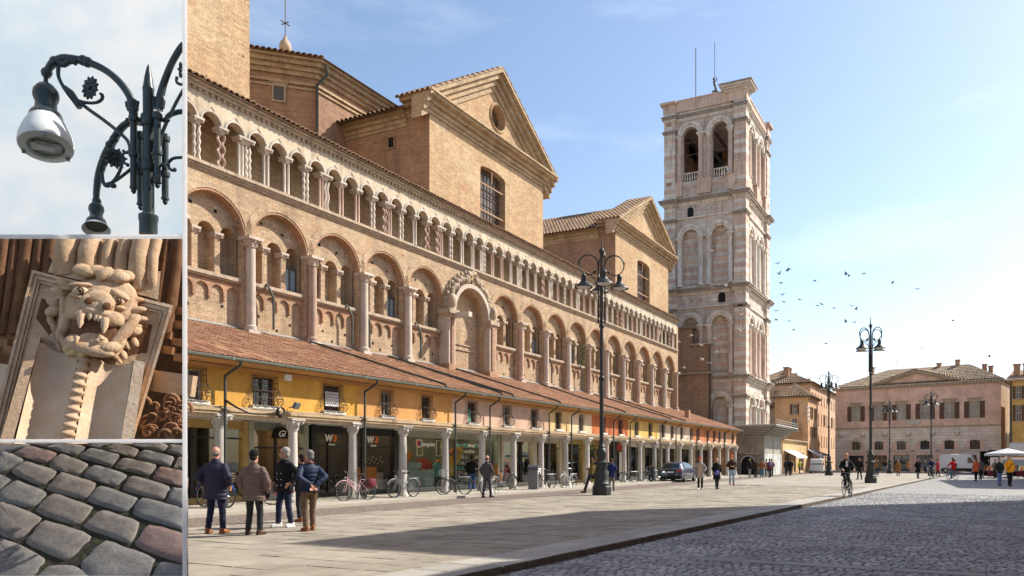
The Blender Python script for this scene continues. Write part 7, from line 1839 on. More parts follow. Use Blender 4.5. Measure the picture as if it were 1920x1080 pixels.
# ================================================================ vehicles
def vehicle(name, label, cat, loc, rz, prof, W_, paint, wheelx, wr, wins, glass=GLASS):
    """prof: (x, z_belt, z_roof, half width at belt, half width at roof, z_bottom) from rear to front"""
    t = thing(name, label, cat, loc, rz); mb = MB(); rows = []
    for x, zb, zr, wb, wrf, z0 in prof:
        rows.append([(x, -wb*.93, z0), (x, -wb, z0+.12), (x, -wb, zb-.12), (x, -wb*.97, zb), (x, -wrf, zr-.05), (x, -wrf*.86, zr), (x, wrf*.86, zr), (x, wrf, zr-.05), (x, wb*.97, zb), (x, wb, zb-.12), (x, wb, z0+.12), (x, wb*.93, z0)])
    n = 12; vs_ = [p for r in rows for p in r]; k = len(rows)
    mb.raw(vs_, [(i*n+j, i*n+(j+1) % n, (i+1)*n+(j+1) % n, (i+1)*n+j) for i in range(k-1) for j in range(n)]+[tuple(range(n)), tuple((k-1)*n+j for j in range(n-1, -1, -1))])
    mb.build('body', [paint], t, 35)
    for nm, q in wins:
        mb = MB(); mb.raw(q, [tuple(range(len(q)))]); mb.build(nm, [glass], t)
    for x in wheelx:
        for s_ in (-1, 1):
            y = s_*(W_/2-.09); wh = MB().lathe([(wr*.6, -.1), (wr*.96, -.1), (wr, -.06), (wr, .06), (wr*.96, .1), (wr*.6, .1)], 18, (x, y, wr), M=Matrix.Rotation(pi/2, 3, 'X')).build('wheel', [RUBBER], t, 40)
            MB().lathe([(.04, -.105), (wr*.62, -.1), (wr*.62, .1), (.04, .105)], 12, (x, y, wr), M=Matrix.Rotation(pi/2, 3, 'X')).build('rim', [METAL], wh, 40)
    return t
CARP = NT('dark_grey_car_paint'); CARP.b.inputs['Base Color'].default_value = (.028, .042, .07, 1); CARP.b.inputs['Roughness'].default_value = .25; CARP.b.inputs['Coat Weight'].default_value = .8; CARP = CARP.mat
VANW = NT('white_van_paint'); VANW.set(VANW.b.inputs['Base Color'], VANW.mix(VANW.noise(VANW.obj(), 1.5, 4), (.6, .6, .59), (.7, .7, .69))); VANW.b.inputs['Roughness'].default_value = .35; VANW = VANW.mat
TLR = mat('red_tail_light', (.45, .01, .01), .2, .1, 3, 0, spec=.6)
def quad_s(x0, x1, y, z0, z1, dx0=0, dx1=0, inn=0): return [(x0, y, z0), (x1, y, z0), (x1-dx1, y*(1-inn), z1), (x0+dx0, y*(1-inn), z1)]
car = vehicle('parked_car', 'dark grey hatchback car parked at the arcade', 'car', gz(1272, 903), TH+radians(-22),
   [(-2.02, .7, .74, .78, .7, .32), (-1.98, .92, .95, .84, .72, .26), (-1.85, .95, 1.02, .87, .68, .22), (-1.55, .95, 1.36, .89, .6, .2), (-1.0, .95, 1.45, .9, .63, .2), (.0, .93, 1.45, .9, .63, .2), (.55, .93, 1.33, .9, .62, .2), (1.15, .92, .98, .88, .7, .2), (1.85, .78, .84, .84, .7, .22), (2.1, .6, .66, .74, .6, .3)],
   1.8, CARP, (-1.25, 1.3), .32, [('rear_window', [(-1.88, -.6, 1.0), (-1.88, .6, 1.0), (-1.58, .52, 1.34), (-1.58, -.52, 1.34)]), ('side_window', [(-1.45, -.885, 1.0), (.9, -.87, 1.0), (.35, -.67, 1.36), (-1.1, -.67, 1.38)]), ('side_window', [(-1.45, .885, 1.0), (.9, .87, 1.0), (.35, .67, 1.36), (-1.1, .67, 1.38)])], GLASS_SKY if False else GLASS)
for s_ in (-1, 1):
    mb = MB(); mb.cbox((-1.98, s_*.62, .83), (.1, .36, .13)); mb.build('tail_light', [TLR], car)
    mb = MB(); mb.ell((.75, s_*.97, 1.0), (.07, .1, .08), 8, 5); mb.build('mirror', [CARP], car, 60)
MB().cbox((-2.03, 0, .72), (.03, .5, .11)).build('number_plate', [WHITE], car); MB().cbox((-2.0, 0, .38), (.12, 1.5, .18)).build('bumper', [RUBBER], car)
mv = vehicle('minivan', 'small white minivan parked near the orange corner house', 'van', gz(1532, 887), TH+radians(-18),
   [(-2.05, .9, 1.5, .82, .72, .3), (-2.0, .95, 1.75, .86, .72, .25), (-1.8, .95, 1.82, .88, .72, .22), (.4, .95, 1.82, .88, .72, .22), (.8, .95, 1.7, .88, .7, .22), (1.4, .98, 1.1, .86, .7, .22), (1.95, .85, .92, .82, .7, .25), (2.2, .65, .7, .74, .6, .3)],
   1.76, VANW, (-1.3, 1.35), .33, [('rear_window', [(-2.06, -.6, 1.08), (-2.06, .6, 1.08), (-2.03, .58, 1.6), (-2.03, -.58, 1.6)]), ('side_window', [(-1.7, -.885, 1.05), (.95, -.88, 1.05), (.6, -.75, 1.6), (-1.7, -.75, 1.62)]), ('side_window', [(-1.7, .885, 1.05), (.95, .88, 1.05), (.6, .75, 1.6), (-1.7, .75, 1.62)])])
for s_ in (-1, 1): MB().cbox((-2.04, s_*.78, 1.05), (.06, .12, .4)).build('tail_light', [TLR], mv)
MB().cbox((-2.08, 0, .8), (.03, .5, .11)).build('number_plate', [WHITE], mv)
vx_, vy_ = atd(1800, 95); lv = vehicle('delivery_van', 'long white delivery van parked in front of the pink palace', 'van', (vx_, vy_, 0), W.ang+pi if False else atan2(-W.n[0]*0+W.t[1], W.t[0]),
   [(-2.2, 1.2, 2.2, .95, .85, .35), (-2.15, 1.25, 2.35, .98, .86, .3), (-2.0, 1.25, 2.4, .99, .86, .3), (1.0, 1.25, 2.4, .99, .86, .3), (1.35, 1.25, 2.25, .99, .84, .3), (2.0, 1.25, 1.35, .97, .82, .3), (2.5, 1.05, 1.1, .93, .8, .32), (2.7, .8, .85, .85, .7, .38)],
   2.0, VANW, (-1.5, 1.75), .36, [('cab_window', [(1.05, -1.0, 1.3), (1.85, -.98, 1.3), (1.4, -.88, 2.0), (1.05, -.88, 2.05)]), ('cab_window', [(1.05, 1.0, 1.3), (1.85, .98, 1.3), (1.4, .88, 2.0), (1.05, .88, 2.05)]), ('windscreen', [(2.0, -.75, 1.38), (2.0, .75, 1.38), (1.42, .7, 2.2), (1.42, -.7, 2.2)])])
for s_ in (-1, 1):
    MB().box(-2.0, 2.5, s_*.985-.012, s_*.985+.012, .3, .62).build('lower_trim', [RUBBER], lv)
    MB().cbox((-2.2, s_*.85, 1.1), (.06, .12, .45)).build('tail_light', [TLR], lv)
    MB().ell((1.95, s_*1.08, 1.3), (.08, .1, .14), 8, 5).build('mirror', [RUBBER], lv, 60)
# scooter
t = thing('scooter', 'dark scooter parked among the bicycles by the arcade columns', 'scooter', gz(1233, 903, .09), TH+radians(130))
for x in (-.6, .6): MB().torus((x, 0, .25), .19, .07, 18, 8).build('wheel', [RUBBER], t, 60)
mb = MB(); mb.ell((-.45, 0, .55), (.42, .17, .2), 12, 8); mb.ell((.0, 0, .32), (.4, .16, .07), 10, 6); mb.ell((.45, 0, .62), (.08, .2, .36), 10, 8); mb.tube([(.6, 0, .25), (.42, 0, 1.0)], .04, 6); mb.build('body', [CARP], t, 60)
MB().ell((-.4, 0, .76), (.36, .14, .07), 10, 6).build('saddle', [RUBBER], t, 60)
mb = MB(); mb.tube([(.36, -.32, 1.03), (.44, 0, 1.0), (.36, .32, 1.03)], .018, 6); mb.ell((.45, 0, .95), (.09, .12, .1), 8, 6); mb.build('handlebar', [RUBBER], t, 60)
# litter bin
t = thing('litter_bin', 'square grey litter bin beside an arcade column', 'bin', gz(1000, 917.5, .09), TH)
mb = MB(); mb.cbox((0, 0, .5), (.46, .46, .98)); mb.build('body', [mat('grey_bin_steel', (.16, .16, .155), .5, .15, 3, .04, 30)], t)
mb = MB(); mb.prism([(-.27*cos(pi*i/10), 1.02+.27*sin(pi*i/10)*.8) for i in range(11)], -.24, .24); mb.cbox((0, 0, 1.0), (.5, .5, .05)); mb.build('lid', [mat('dark_bin_lid', (.08, .08, .08), .5)], t, 40)
MB().box(-.2, .2, -.235, -.228, .1, .85).build('door', [mat('grey_bin_door', (.2, .2, .195), .5)], t)
# ================================================================ market stall
sx_, sy_ = atd(1889, 72)
t = thing('market_umbrella', 'large pale market umbrella over the stall', 'umbrella', (sx_, sy_, LOW), TH)
mb = MB(); n = 8; R1 = 2.1
for i in range(n):
    a, b = 2*pi*i/n, 2*pi*(i+1)/n
    mb.face([(R1*cos(a), R1*sin(a), 2.35), (R1*cos(b), R1*sin(b), 2.35), (0, 0, 2.85)]); mb.face([(R1*cos(a), R1*sin(a), 2.35), (R1*cos(a), R1*sin(a), 2.12), (R1*cos(b), R1*sin(b), 2.12), (R1*cos(b), R1*sin(b), 2.35)])
mb.build('canopy', [mat('pale_canopy', (.5, .52, .55), .8)], t); MB().lathe([(.04, 0), (.04, 2.9)], 8).build('pole', [METAL], t)
MB().lathe([(.4, 0), (.4, .1)], 10).build('base', [RUBBER], t)
for i in range(8): q = 2*pi*i/8; MB().tube([(0, 0, 2.75), (R1*cos(q), R1*sin(q), 2.32)], .015, 4).build('rib', [METAL], t)
t = thing('market_trailer', 'white market trailer with blue panel under the pale umbrella', 'trailer', (*atd(1893, 76), LOW), TH)
mb = MB(); mb.cbox((0, 0, 1.15), (1.8, 3.0, 1.7)); mb.build('body', [VANW], t)
mb = MB(); mb.cbox((-.93, .0, 1.45), (.03, 2.4, .6)); mb.build('panel', [cloth('blue_grey_panel', (.2, .27, .36))], t)
for s_ in (-1, 1): MB().lathe([(.28, -.1), (.28, .1)], 14, (0, s_*1.4, .28), M=Matrix.Rotation(0, 3, 'X')@Matrix.Rotation(pi/2, 3, 'X')).build('wheel', [RUBBER], t)
for i, (px, d) in enumerate(((1850, 72), (1860, 70), (1903, 70), (1915, 69))):
    q = atd(px, d); t = thing('market_table', ['market table with dark goods left of the umbrella', 'market table covered in plants at the umbrella', 'market table of goods right of the umbrella', 'market table of goods at the picture edge'][i], 'table', (*q, LOW), TH)
    MB().cbox((0, 0, .72), (.9, 1.3, .04)).build('top', [SHM], t)
    for a in (-.4, .4):
        for b in (-.58, .58): MB().cbox((a, b, .35), (.04, .04, .7)).build('leg', [METAL], t)
    MB().cbox((-.45, 0, .45), (.02, 1.3, .5)).build('table_cloth', [BLACKC if i % 2 == 0 else BURG], t)
    for j in range(4):
        cn_ = ('red', 'orange', 'yellow', 'white', 'blue', 'grey', 'brown', 'teal'); ka, kb = (j*2+i) % 8, (j*3+i*2+1) % 8
        c = thing('goods', '%s pot holding a %s bunch on the %s' % (cn_[ka], ('yellow', 'red', 'green')[(j+i) % 3], ('dark table left of the umbrella', 'burgundy table at the umbrella', 'dark table right of the umbrella', 'burgundy table at the picture edge')[i]), 'goods', (q[0]+rng.uniform(-.35, .35), q[1]+rng.uniform(-.5, .5), LOW+.74), rng.uniform(0, 6), 'goods on the market tables')
        mb = MB(); mb.lathe([(.09, 0), (.11, .1), (.08, .2), (.05, .26)], 7); mb.build('pot', [goods_cols[ka]], c, 40)
        mb = MB()
        for _ in range(6): mb.ell((rng.uniform(-.08, .08), rng.uniform(-.08, .08), rng.uniform(.26, .4)), (.05, .05, .05), 6, 4)
        mb.build('bunch', [(goods_cols[2], goods_cols[0], cloth('leaf_green', (.05, .12, .03)))[(j+i) % 3]], c, 60)
# stall crowd
for px, py, lb, tp in ((1903, 893, 'shopper in dark coat behind the yellow jacket', CHAR), (1911, 892, 'shopper in brown coat at the market stall edge', BROWNP), (1917, 891, 'shopper in white top at the picture edge', WHC), (1855, 892, 'stall keeper in black behind the market tables', BLACKC)):
    person(lb, px, py, rng.uniform(0, 180), 1.7, tp, CHAR, CHAR, DARKH, None, .8, .2, 'front')
# ================================================================ birds
BIRD_D = cloth('grey_feather', (.09, .09, .10)); BIRD_W = cloth('white_feather', (.7, .68, .64))
def bird(px, py, d, m, label, group, s=1.):
    x, y = atd(px, d); t = thing('bird', label, 'bird', (x, y, zat(py, d)), rng.uniform(0, 6.28), group)
    sc = s*d/60
    mb = MB(); mb.ell((0, 0, 0), (.17*sc, .06*sc, .065*sc), 8, 6); mb.ell((.17*sc, 0, .03*sc), (.05*sc, .04*sc, .04*sc), 6, 5); mb.prism([(-.15*sc, -.03*sc), (-.32*sc, -.07*sc), (-.32*sc, .07*sc), (-.15*sc, .03*sc)], -.01*sc, .012*sc, 'z'); mb.build('body', [m], t, 60)
    up = rng.uniform(-.5, .9)
    for s_ in (-1, 1):
        mb = MB(); p = [(.1, .04, .02), (-.1, .04, .02), (-.14, .26, .02+.24*up), (-.02, .5, .02+.42*up), (.06, .3, .02+.3*up)]
        P1 = [(a*sc, s_*b*sc, c*sc) for a, b, c in p]; mb.raw(P1+[(a, b, c+.012*sc) for a, b, c in P1], [(0, 1, 2, 3, 4), (9, 8, 7, 6, 5)]+[(i, (i+1) % 5, 5+(i+1) % 5, 5+i) for i in range(5)]); mb.build('wing', [m], t)
dk_ = [(1458, 494), (1461, 514), (1476, 508), (1480, 505), (1527, 527), (1586, 515), (1592, 516), (1620, 513), (1673, 531), (1721, 542), (1533, 573), (1542, 571), (1563, 578), (1598, 574), (1605, 580), (1602, 604), (1586, 604), (1456, 600), (1466, 553), (1470, 566), (1480, 602), (1488, 618), (1500, 562), (1787, 601), (1728, 652), (1855, 669), (1640, 690), (1682, 679), (1455, 583), (1549, 644), (1465, 530)]
for px, py in dk_: bird(px, py, rng.uniform(48, 70), BIRD_D, 'grey pigeon flying in the pale sky right of the bell tower', 'pigeons against the sky', .6)
for px, py in ((1398, 455), (1335, 470), (1389, 620), (1283, 690), (1340, 634), (1316, 648), (1316, 675), (1345, 660), (1296, 628), (1338, 562), (1391, 590), (1362, 536), (1336, 540), (1272, 640), (1330, 680)): bird(px, py, rng.uniform(55, 70), BIRD_W, 'sunlit white pigeon flying in front of the shaded side of the bell tower', 'white pigeons in front of the tower', .6)
# green plant growing out of the cathedral wall
t = thing('wall_plant', 'green caper plant hanging from a column capital on the cathedral wall', 'plant', (fx(1092, 25.5), 25.55, 9.9))
LEAF = mat('plant_leaf', (.055, .11, .03), .6, .4, 12, 0, spec=.3); lf = MB(); 
for _ in range(150):
    p = Vector((rng.gauss(0, .22), rng.gauss(-.05, .12), rng.uniform(-1.1, .2))); s_ = rng.uniform(.05, .1); R = Matrix.Rotation(rng.uniform(0, 6), 3, 'Z')@Matrix.Rotation(rng.uniform(.3, 1.4), 3, 'X')
    lf.raw([p+R@Vector(v) for v in ((0, 0, 0), (s_*.6, s_*.5, 0), (0, s_*1.3, .02), (-s_*.6, s_*.5, 0))], [(0, 1, 2, 3)])
o = lf.build('leaves', [LEAF], t); o['kind'] = 'stuff'
MB().tube([(0, .2, .1), (0, -.05, .05), (.05, -.08, -.4), (0, -.06, -1.0)], .015, 5).build('stem', [DKLE], t)
# ================================================================ buildings outside the view whose shade falls on the square
def shade_block(name, label, pts, h, m):
    cx_ = sum(p[0] for p in pts)/len(pts); cy_ = sum(p[1] for p in pts)/len(pts)
    t = thing(name, label, 'building', (cx_, cy_, LOW))
    mb = MB(); mb.prism([(p[0], p[1]) for p in pts], LOW, h, 'z'); mb.build('wall', [m], t, world=True)
    return t
GS = Vector((cos(SUN_AZ), sin(SUN_AZ)))
def caster(px, py, h, z=0):
    x, y = ground(px, py, z); q = Vector((x, y))+GS*((h-z)/tan(SUN_EL)); return q
HT = 21.0
A_ = caster(540, 1019, HT); B_ = caster(1100, 958.5, HT)
A_ = Vector((A_.x, A_.y))
# tall clock-tower like block: side along the street from A to B
dB = B_-A_
yb = (A_.y+B_.y)/2
t = shade_block('brick_tower_house', 'tall brick building across the square opposite the cathedral', [(A_.x, A_.y), (B_.x, B_.y), (B_.x+2, B_.y-12), (A_.x-.5, A_.y-12)], HT, BR_GABLE)
C_ = caster(722, 1079, 15.0); D_ = caster(925, 1054, 15.0)
du = Vector((1., -.03)); C0 = D_-du*24
t2 = shade_block('street_front_house', 'ochre house row across the square opposite the cathedral', [(C0.x, C0.y), (D_.x, D_.y), (D_.x+1, D_.y-9), (C0.x, C0.y-11)], 15.0, ORP)
E_ = caster(1759, 900.4, 12.0, LOW); F_ = caster(1798, 915.4, 12.0, LOW)
t3 = shade_block('corner_house', 'house across the square behind the market stall side', [(F_.x, F_.y), (E_.x, E_.y), (E_.x+6, E_.y-14), (F_.x-2, F_.y-14)], 12.0, ORP2)
# ================================================================ display stand added to carry the three insets in open bays (lamp, carved head, cobble sample)
DS = 6.0
SP = lambda px, py, d: Vector(((px-CX)/FOC*d, d, EYE+(HY-py)/FOC*d))   # camera frame: right, forward, up
RX = Matrix.Rotation(TH-pi/2, 3, 'Z')
def world_of(v): return RX@Vector((v.x, v.y, 0))+Vector((0, 0, v.z))
root_c = Vector((SP(150, 865, DS).x, DS, 0))
RL = world_of(root_c)
def stand_thing(name, label, cat, at=None):
    t_ = thing(name, label, cat, tuple(world_of(at or root_c)), TH-pi/2); t_['_o'] = 0; del t_['_o']; return t_
def local(mb, at=None):
    o = at or root_c; mb.v = [(p[0]-o.x, p[1]-o.y, p[2]-o.z) for p in mb.v]; return mb
st_ = stand_thing('display_stand', 'tall white framed display stand added on the square to carry three insets', 'display stand')
FRM = NT('backlit_white_frame'); _t = FRM.N('BsdfTranslucent'); FRM.set(_t.inputs[0], FRM.mix(FRM.noise(FRM.obj(), 3), (.95, .95, .95), (.98, .98, .98))); _m = FRM.N('MixShader'); _m.inputs[0].default_value = .3  # translucency added so sun from behind brightens the shaded frame
FRM.b.inputs['Base Color'].default_value = (.9, .9, .9, 1); FRM.l.new(_t.outputs[0], _m.inputs[1]); FRM.l.new(FRM.b.outputs[0], _m.inputs[2]); FRM.l.new(_m.outputs[0], FRM.n['Material Output'].inputs['Surface']); FRM = FRM.mat
L0, R0 = -60, 350     # extent in the picture's pixels at the frame plane
def zpx(py, d=DS): return zat(py, d)
xL, xR = SP(L0, 0, DS).x, SP(R0, 0, DS).x
topz = zpx(-60)
w7 = 6.5/FOC*DS
for a, b in ((xL-w7, xL), (xR-w7, xR)):
    local(mb := MB().box(a, b, DS-.012, DS+.01, -.0, topz)).build('post', [FRM], st_)
for z0_, z1_ in ((zpx(447), zpx(440.5)), (zpx(830), zpx(823.5)), (topz-.03, topz), (.55, .56+.02), (.0, .08)):
    local(MB().box(xL, xR-w7, DS-.012, DS+.01, z0_, z1_)).build('rail', [FRM], st_)
dB_ = 6.42
xRb = SP(349, 0, dB_).x
local(MB().box(SP(-90, 0, dB_).x, xRb-.0, dB_+.05, dB_+.09, 0, .45)).build('foot', [FRM], st_)
for z0_ in (zpx(443.5), zpx(827)):
    pass
# sky backdrop panel, added translucent so the sun behind makes it bright
SKYP = NT('translucent_sky_print'); _v = SKYP.obj()
_n = SKYP.noise(SKYP.stretch(_v, (1, 1, 1.6)), 1.1, 6, .6)
_c = SKYP.mix(SKYP.ramp(_n, .32, .62), (.78, .89, .97), (.93, .97, 1.0))
_t = SKYP.N('BsdfTranslucent'); SKYP.set(_t.inputs[0], _c); _d = SKYP.N('BsdfDiffuse'); SKYP.set(_d.inputs[0], _c)
_m = SKYP.N('MixShader'); _m.inputs[0].default_value = .12; SKYP.l.new(_t.outputs[0], _m.inputs[1]); SKYP.l.new(_d.outputs[0], _m.inputs[2]); SKYP.l.new(_m.outputs[0], SKYP.n['Material Output'].inputs['Surface']); SKYP = SKYP.mat
local(MB().box(SP(-90, 0, dB_).x, xRb, dB_, dB_+.006, zat(443.5, dB_)-.004, zat(-70, dB_))).build('sky_backdrop', [SKYP], st_)
# ---- lamp model in the top bay
DL = 6.2
lm = stand_thing('lamp_model', 'dark green ornate lamp with white bell in the display stand top bay', 'lamp')
GRN = mat('dark_green_iron', (.026, .045, .048), .38, .25, 8, .06, 40, spec=.5)
q_ = 350/849
def LPt(cx_, cy_, dd=0.): return SP(cx_*q_, cy_*q_, DL+dd)
u_ = q_/FOC*DL     # metres per crop pixel
def LT(name, pts, r, n=8, sm=50):
    P_ = [LPt(*p) for p in pts]; rr = [x*u_ for x in r] if isinstance(r, (list, tuple)) else r*u_
    # smooth the path with Catmull-Rom
    out, ro = [], []
    for i in range(len(P_)-1):
        p0, p1, p2, p3 = P_[max(0, i-1)], P_[i], P_[i+1], P_[min(len(P_)-1, i+2)]
        for k in range(5):
            t_ = k/5; out.append(.5*((2*p1)+(p2-p0)*t_+(2*p0-5*p1+4*p2-p3)*t_*t_+(3*p1-p0-3*p2+p3)*t_**3))
            ro.append(rr if not isinstance(rr, list) else rr[i]*(1-t_)+rr[i+1]*t_)
    out.append(P_[-1]); ro.append(rr if not isinstance(rr, list) else rr[-1])
    mb = MB(); mb.tube(out, ro, n); return local(mb).build(name, [GRN], lm, sm)
def LLathe(name, cx_, prof, dd=0., n=14, m=None, par=None, sm=40):
    """prof: (radius, y) in crop pixels"""
    mb = MB(); c = LPt(cx_, prof[0][1], dd)
    mb.lathe([(r*u_, LPt(cx_, y, dd).z) for r, y in prof][::-1], n, (c.x, c.y, 0)); return local(mb).build(name, [m or GRN], par or lm, sm)
LLathe('mast', 675, [(2, 293), (8, 310), (16, 350), (23, 400), (25, 405), (23, 412), (22, 520), (25, 530), (25, 560), (23, 570), (24, 970), (40, 980), (40, 1000), (37, 1010), (37, 1068)], 0.)
# main left arm
LT('arm', [(607, 520), (604, 490), (590, 440), (545, 375), (480, 320), (400, 283), (340, 270), (285, 268), (240, 290), (215, 325), (208, 350)], [19, 19, 17, 16, 15, 17, 19, 20, 18, 14, 17])
for (x_, y_) in ((378, 275), (398, 283), (250, 280), (212, 330), (603, 470)):
    local(MB().ell(LPt(x_, y_), (24*u_, 20*u_, 24*u_), 10, 8)).build('arm_collar', [GRN], lm, 60)
for i in range(7):
    x_ = 270+i*12; local(MB().ell(LPt(x_, 283+8*sin(i), -.02), (10*u_, 12*u_, 18*u_), 8, 6)).build('leaf_ornament', [GRN], lm, 60)
LT('arm', [(208, 345), (209, 388)], 9)
LT('scroll', [(268, 290), (265, 340), (280, 380), (305, 415), (340, 450), (380, 465), (430, 468), (460, 455), (466, 435), (455, 425)], [9, 8, 8, 9, 9, 8, 7, 7, 8, 6])
LT('brace', [(330, 440), (400, 495), (470, 545), (540, 600), (580, 640), (592, 680), (575, 695), (560, 685)], [9, 8, 8, 8, 8, 8, 7, 7])
LT('leaf_ornament', [(290, 395), (320, 425), (345, 460), (362, 490)], [10, 18, 16, 12])
def rosette(cx_, cy_, r, tilt, dd=-.02):
    mb = MB(); c = LPt(cx_, cy_, dd); R = Matrix.Rotation(tilt, 3, 'Z')@Matrix.Rotation(.35, 3, 'Y')
    for k in range(12):
        a = 2*pi*k/12; mb.ell(c+R@Vector((cos(a)*r*.62*u_, 0, sin(a)*r*.62*u_)), (r*.4*u_, 8*u_, r*.15*u_), 8, 6, R@Matrix.Rotation(-a, 3, 'Y'))
    mb.ell(c+R@Vector((0, -6*u_, 0)), (r*.2*u_, 8*u_, r*.2*u_), 8, 6, R); mb.lathe([(r*.8*u_, -3*u_), (r*.8*u_, 3*u_)], 20, c, M=R@Matrix.Rotation(pi/2, 3, 'X')); return local(mb).build('rosette', [GRN], lm, 50)
rosette(410, 400, 54, -.35); rosette(524, 718, 50, .75, .05); rosette(822, 318, 34, -1.0, 0.)
# bell of the lamp, seen from below
def lamp_bell(cx_, y0, s, full, dd=-.05):
    pr = [(14, 0), (40, 8), (58, 30), (60, 48), (56, 60), (48, 70), (50, 110), (58, 122), (72, 130), (80, 150), (82, 165)]
    c = LPt(cx_, y0, dd); mb = MB()
    ry_ = (c-Vector((0, 0, EYE))).normalized(); upv = (Vector((0, 0, 1))-ry_*ry_.z).normalized(); th_ = .74
    az_ = upv*cos(th_)+ry_*sin(th_); axx = upv.cross(ry_).normalized(); axx = -axx if axx.x < 0 else axx
    ax = Matrix((axx, az_.cross(axx), az_)).transposed()@Matrix.Diagonal((.84, .84, 1.3))
    mb.lathe([(r*s*u_, -y*s*u_) for r, y in pr][::-1], 20, c, M=ax); cap = local(mb).build('lamp_cap', [GRN], lm, 40)
    if full:
        mb = MB(); mb.lathe([(118*s*u_, -262*s*u_), (123*s*u_, -250*s*u_), (118*s*u_, -225*s*u_), (98*s*u_, -180*s*u_), (78*s*u_, -150*s*u_)], 28, c, M=ax, caps=False); local(mb).build('white_bell', [mat('white_enamel', (.72, .76, .75), .55, .03, 3, 0)], lm, 50)
        ring = mat('grey_lamp_rim', (.55, .61, .58), .4, .08, 3, 0)
        mb = MB(); k = 28
        vs_ = []
        for R_, z_ in ((120, -262), (84, -266), (80, -255)): vs_ += [c+ax@Vector((R_*s*u_*cos(2*pi*i/k), R_*s*u_*sin(2*pi*i/k), z_*s*u_)) for i in range(k)]
        mb.raw(vs_, [(j*k+i, j*k+(i+1) % k, (j+1)*k+(i+1) % k, (j+1)*k+i) for j in (0, 1) for i in range(k)]); local(mb).build('lamp_rim', [ring], lm, 40)
        mb = MB(); mb.lathe([(80*s*u_, -253*s*u_), (80*s*u_, -250*s*u_)], 24, c, M=ax); dk2 = local(mb).build('lamp_glass', [mat('lamp_lens', (.36, .43, .41), .15, .15, 3, 0, spec=.6)], lm, 40)
        mb = MB(); mb.cbox(c+ax@Vector((10*s*u_, 0, -258*s*u_)), (110*s*u_, 60*s*u_, 6*s*u_), M=ax); local(mb).build('reflector', [mat('lamp_reflector', (.42, .48, .47), .25, .1, 4, 0)], dk2)
        mb = MB(); p = [c+ax@Vector((x_*s*u_, 0, -266*s*u_)) for x_ in (-45, 35)]; mb.tube(p, 13*s*u_, 8); mb.cbox(c+ax@Vector((-50*s*u_, 0, -266*s*u_)), (24*s*u_, 40*s*u_, 10*s*u_), M=ax); local(mb).build('bulb', [mat('bulb_glass', (.6, .64, .6), .2, .1, 4, 0)], dk2, 50)
        for a in (.5, 2.6, 4.6): local(MB().cbox(c+ax@Vector((108*s*u_*cos(a), 108*s*u_*sin(a), -268*s*u_)), (18*s*u_, 14*s*u_, 10*s*u_), M=ax)).build('clip', [METAL], dk2)
    else:
        mb = MB(); mb.lathe([(108*s*u_, -192*s*u_), (98*s*u_, -180*s*u_), (76*s*u_, -160*s*u_)], 20, c, M=ax, caps=False); local(mb).build('white_bell', [mat('white_enamel', (.72, .76, .75), .55, .03, 3, 0)], lm, 50)
lamp_bell(209, 388, 1., True); lamp_bell(438, 925, .62, False, .08)
# second, lower arm coming forward
LT('arm', [(640, 560, .05), (600, 552, .06), (555, 580, .08), (515, 640, .1), (480, 710, .1), (452, 790, .1), (440, 860, .08), (437, 925, .08)], [14, 15, 16, 17, 19, 17, 14, 12])
for (x_, y_) in ((520, 632), (500, 660), (470, 740), (440, 915)): local(MB().ell(LPt(x_, y_, .08), (19*u_, 18*u_, 20*u_), 10, 8)).build('arm_collar', [GRN], lm, 60)
LT('scroll', [(465, 790, .06), (470, 830, .05), (490, 845, .05), (520, 820, .05), (548, 770, .05), (556, 720, .05), (545, 690, .05)], [7, 8, 10, 7, 7, 6, 5])
LT('brace', [(475, 840, .05), (520, 825, .05), (570, 790, .05), (600, 765, .05)], 7)
local(MB().ell(LPt(515, 845, .04), (16*u_, 12*u_, 12*u_), 8, 6)).build('leaf_ornament', [GRN], lm, 60)
# right arms, cut by the frame
LT('arm', [(722, 500), (728, 450), (745, 380), (780, 290), (815, 228), (836, 200)], [18, 18, 15, 14, 14, 13])
LT('brace', [(725, 660), (740, 600), (775, 520), (810, 450), (838, 402)], [9, 8, 7, 7, 7]); LT('arm', [(750, 560, .06), (770, 525, .06), (810, 510, .06), (838, 508, .06)], 12); LT('scroll', [(765, 740), (790, 720), (838, 716)], 7); LT('scroll', [(765, 745), (775, 770), (795, 775), (795, 765)], 7); LT('scroll', [(805, 350), (805, 375), (828, 385), (838, 375)], 7)
for x_, y0_, y1_, dd in ((608, 520, 850, -.03), (716, 510, 825, -.03), (640, 600, 925, .06), (751, 610, 900, .05)):
    LLathe('side_tube', x_, [(14, y0_), (14, y1_), (17, y1_), (17, y1_+8), (10, y1_+12), (11, y1_+22), (3, y1_+32)], dd, 10)
    for yy in (y0_+8, y0_+170): LLathe('tube_collar', x_, [(20, yy), (21, yy+6), (20, yy+24)], dd, 10)
for yy in (545, 750):
    LLathe('mast_clamp', 675, [(30, yy-20), (32, yy-10), (32, yy+20), (28, yy+30)], 0)
    for x_ in (608, 716, 751): LT('clamp_arm', [(675, yy, -.01), (x_, yy, -.01)], 10)
    for x_ in (580, 765): local(MB().ell(LPt(x_, yy, -.02), (9*u_, 9*u_, 9*u_), 8, 6)).build('clamp_bolt', [GRN], lm, 60)
LT('leaf_ornament', [(590, 500), (580, 480), (575, 462)], [12, 10, 6]); LT('leaf_ornament', [(618, 500), (622, 478), (625, 460)], [12, 9, 10]); LT('leaf_ornament', [(705, 490), (700, 465), (705, 440)], [12, 10, 7]); LT('leaf_ornament', [(735, 490), (742, 460), (740, 435)], [12, 10, 7])
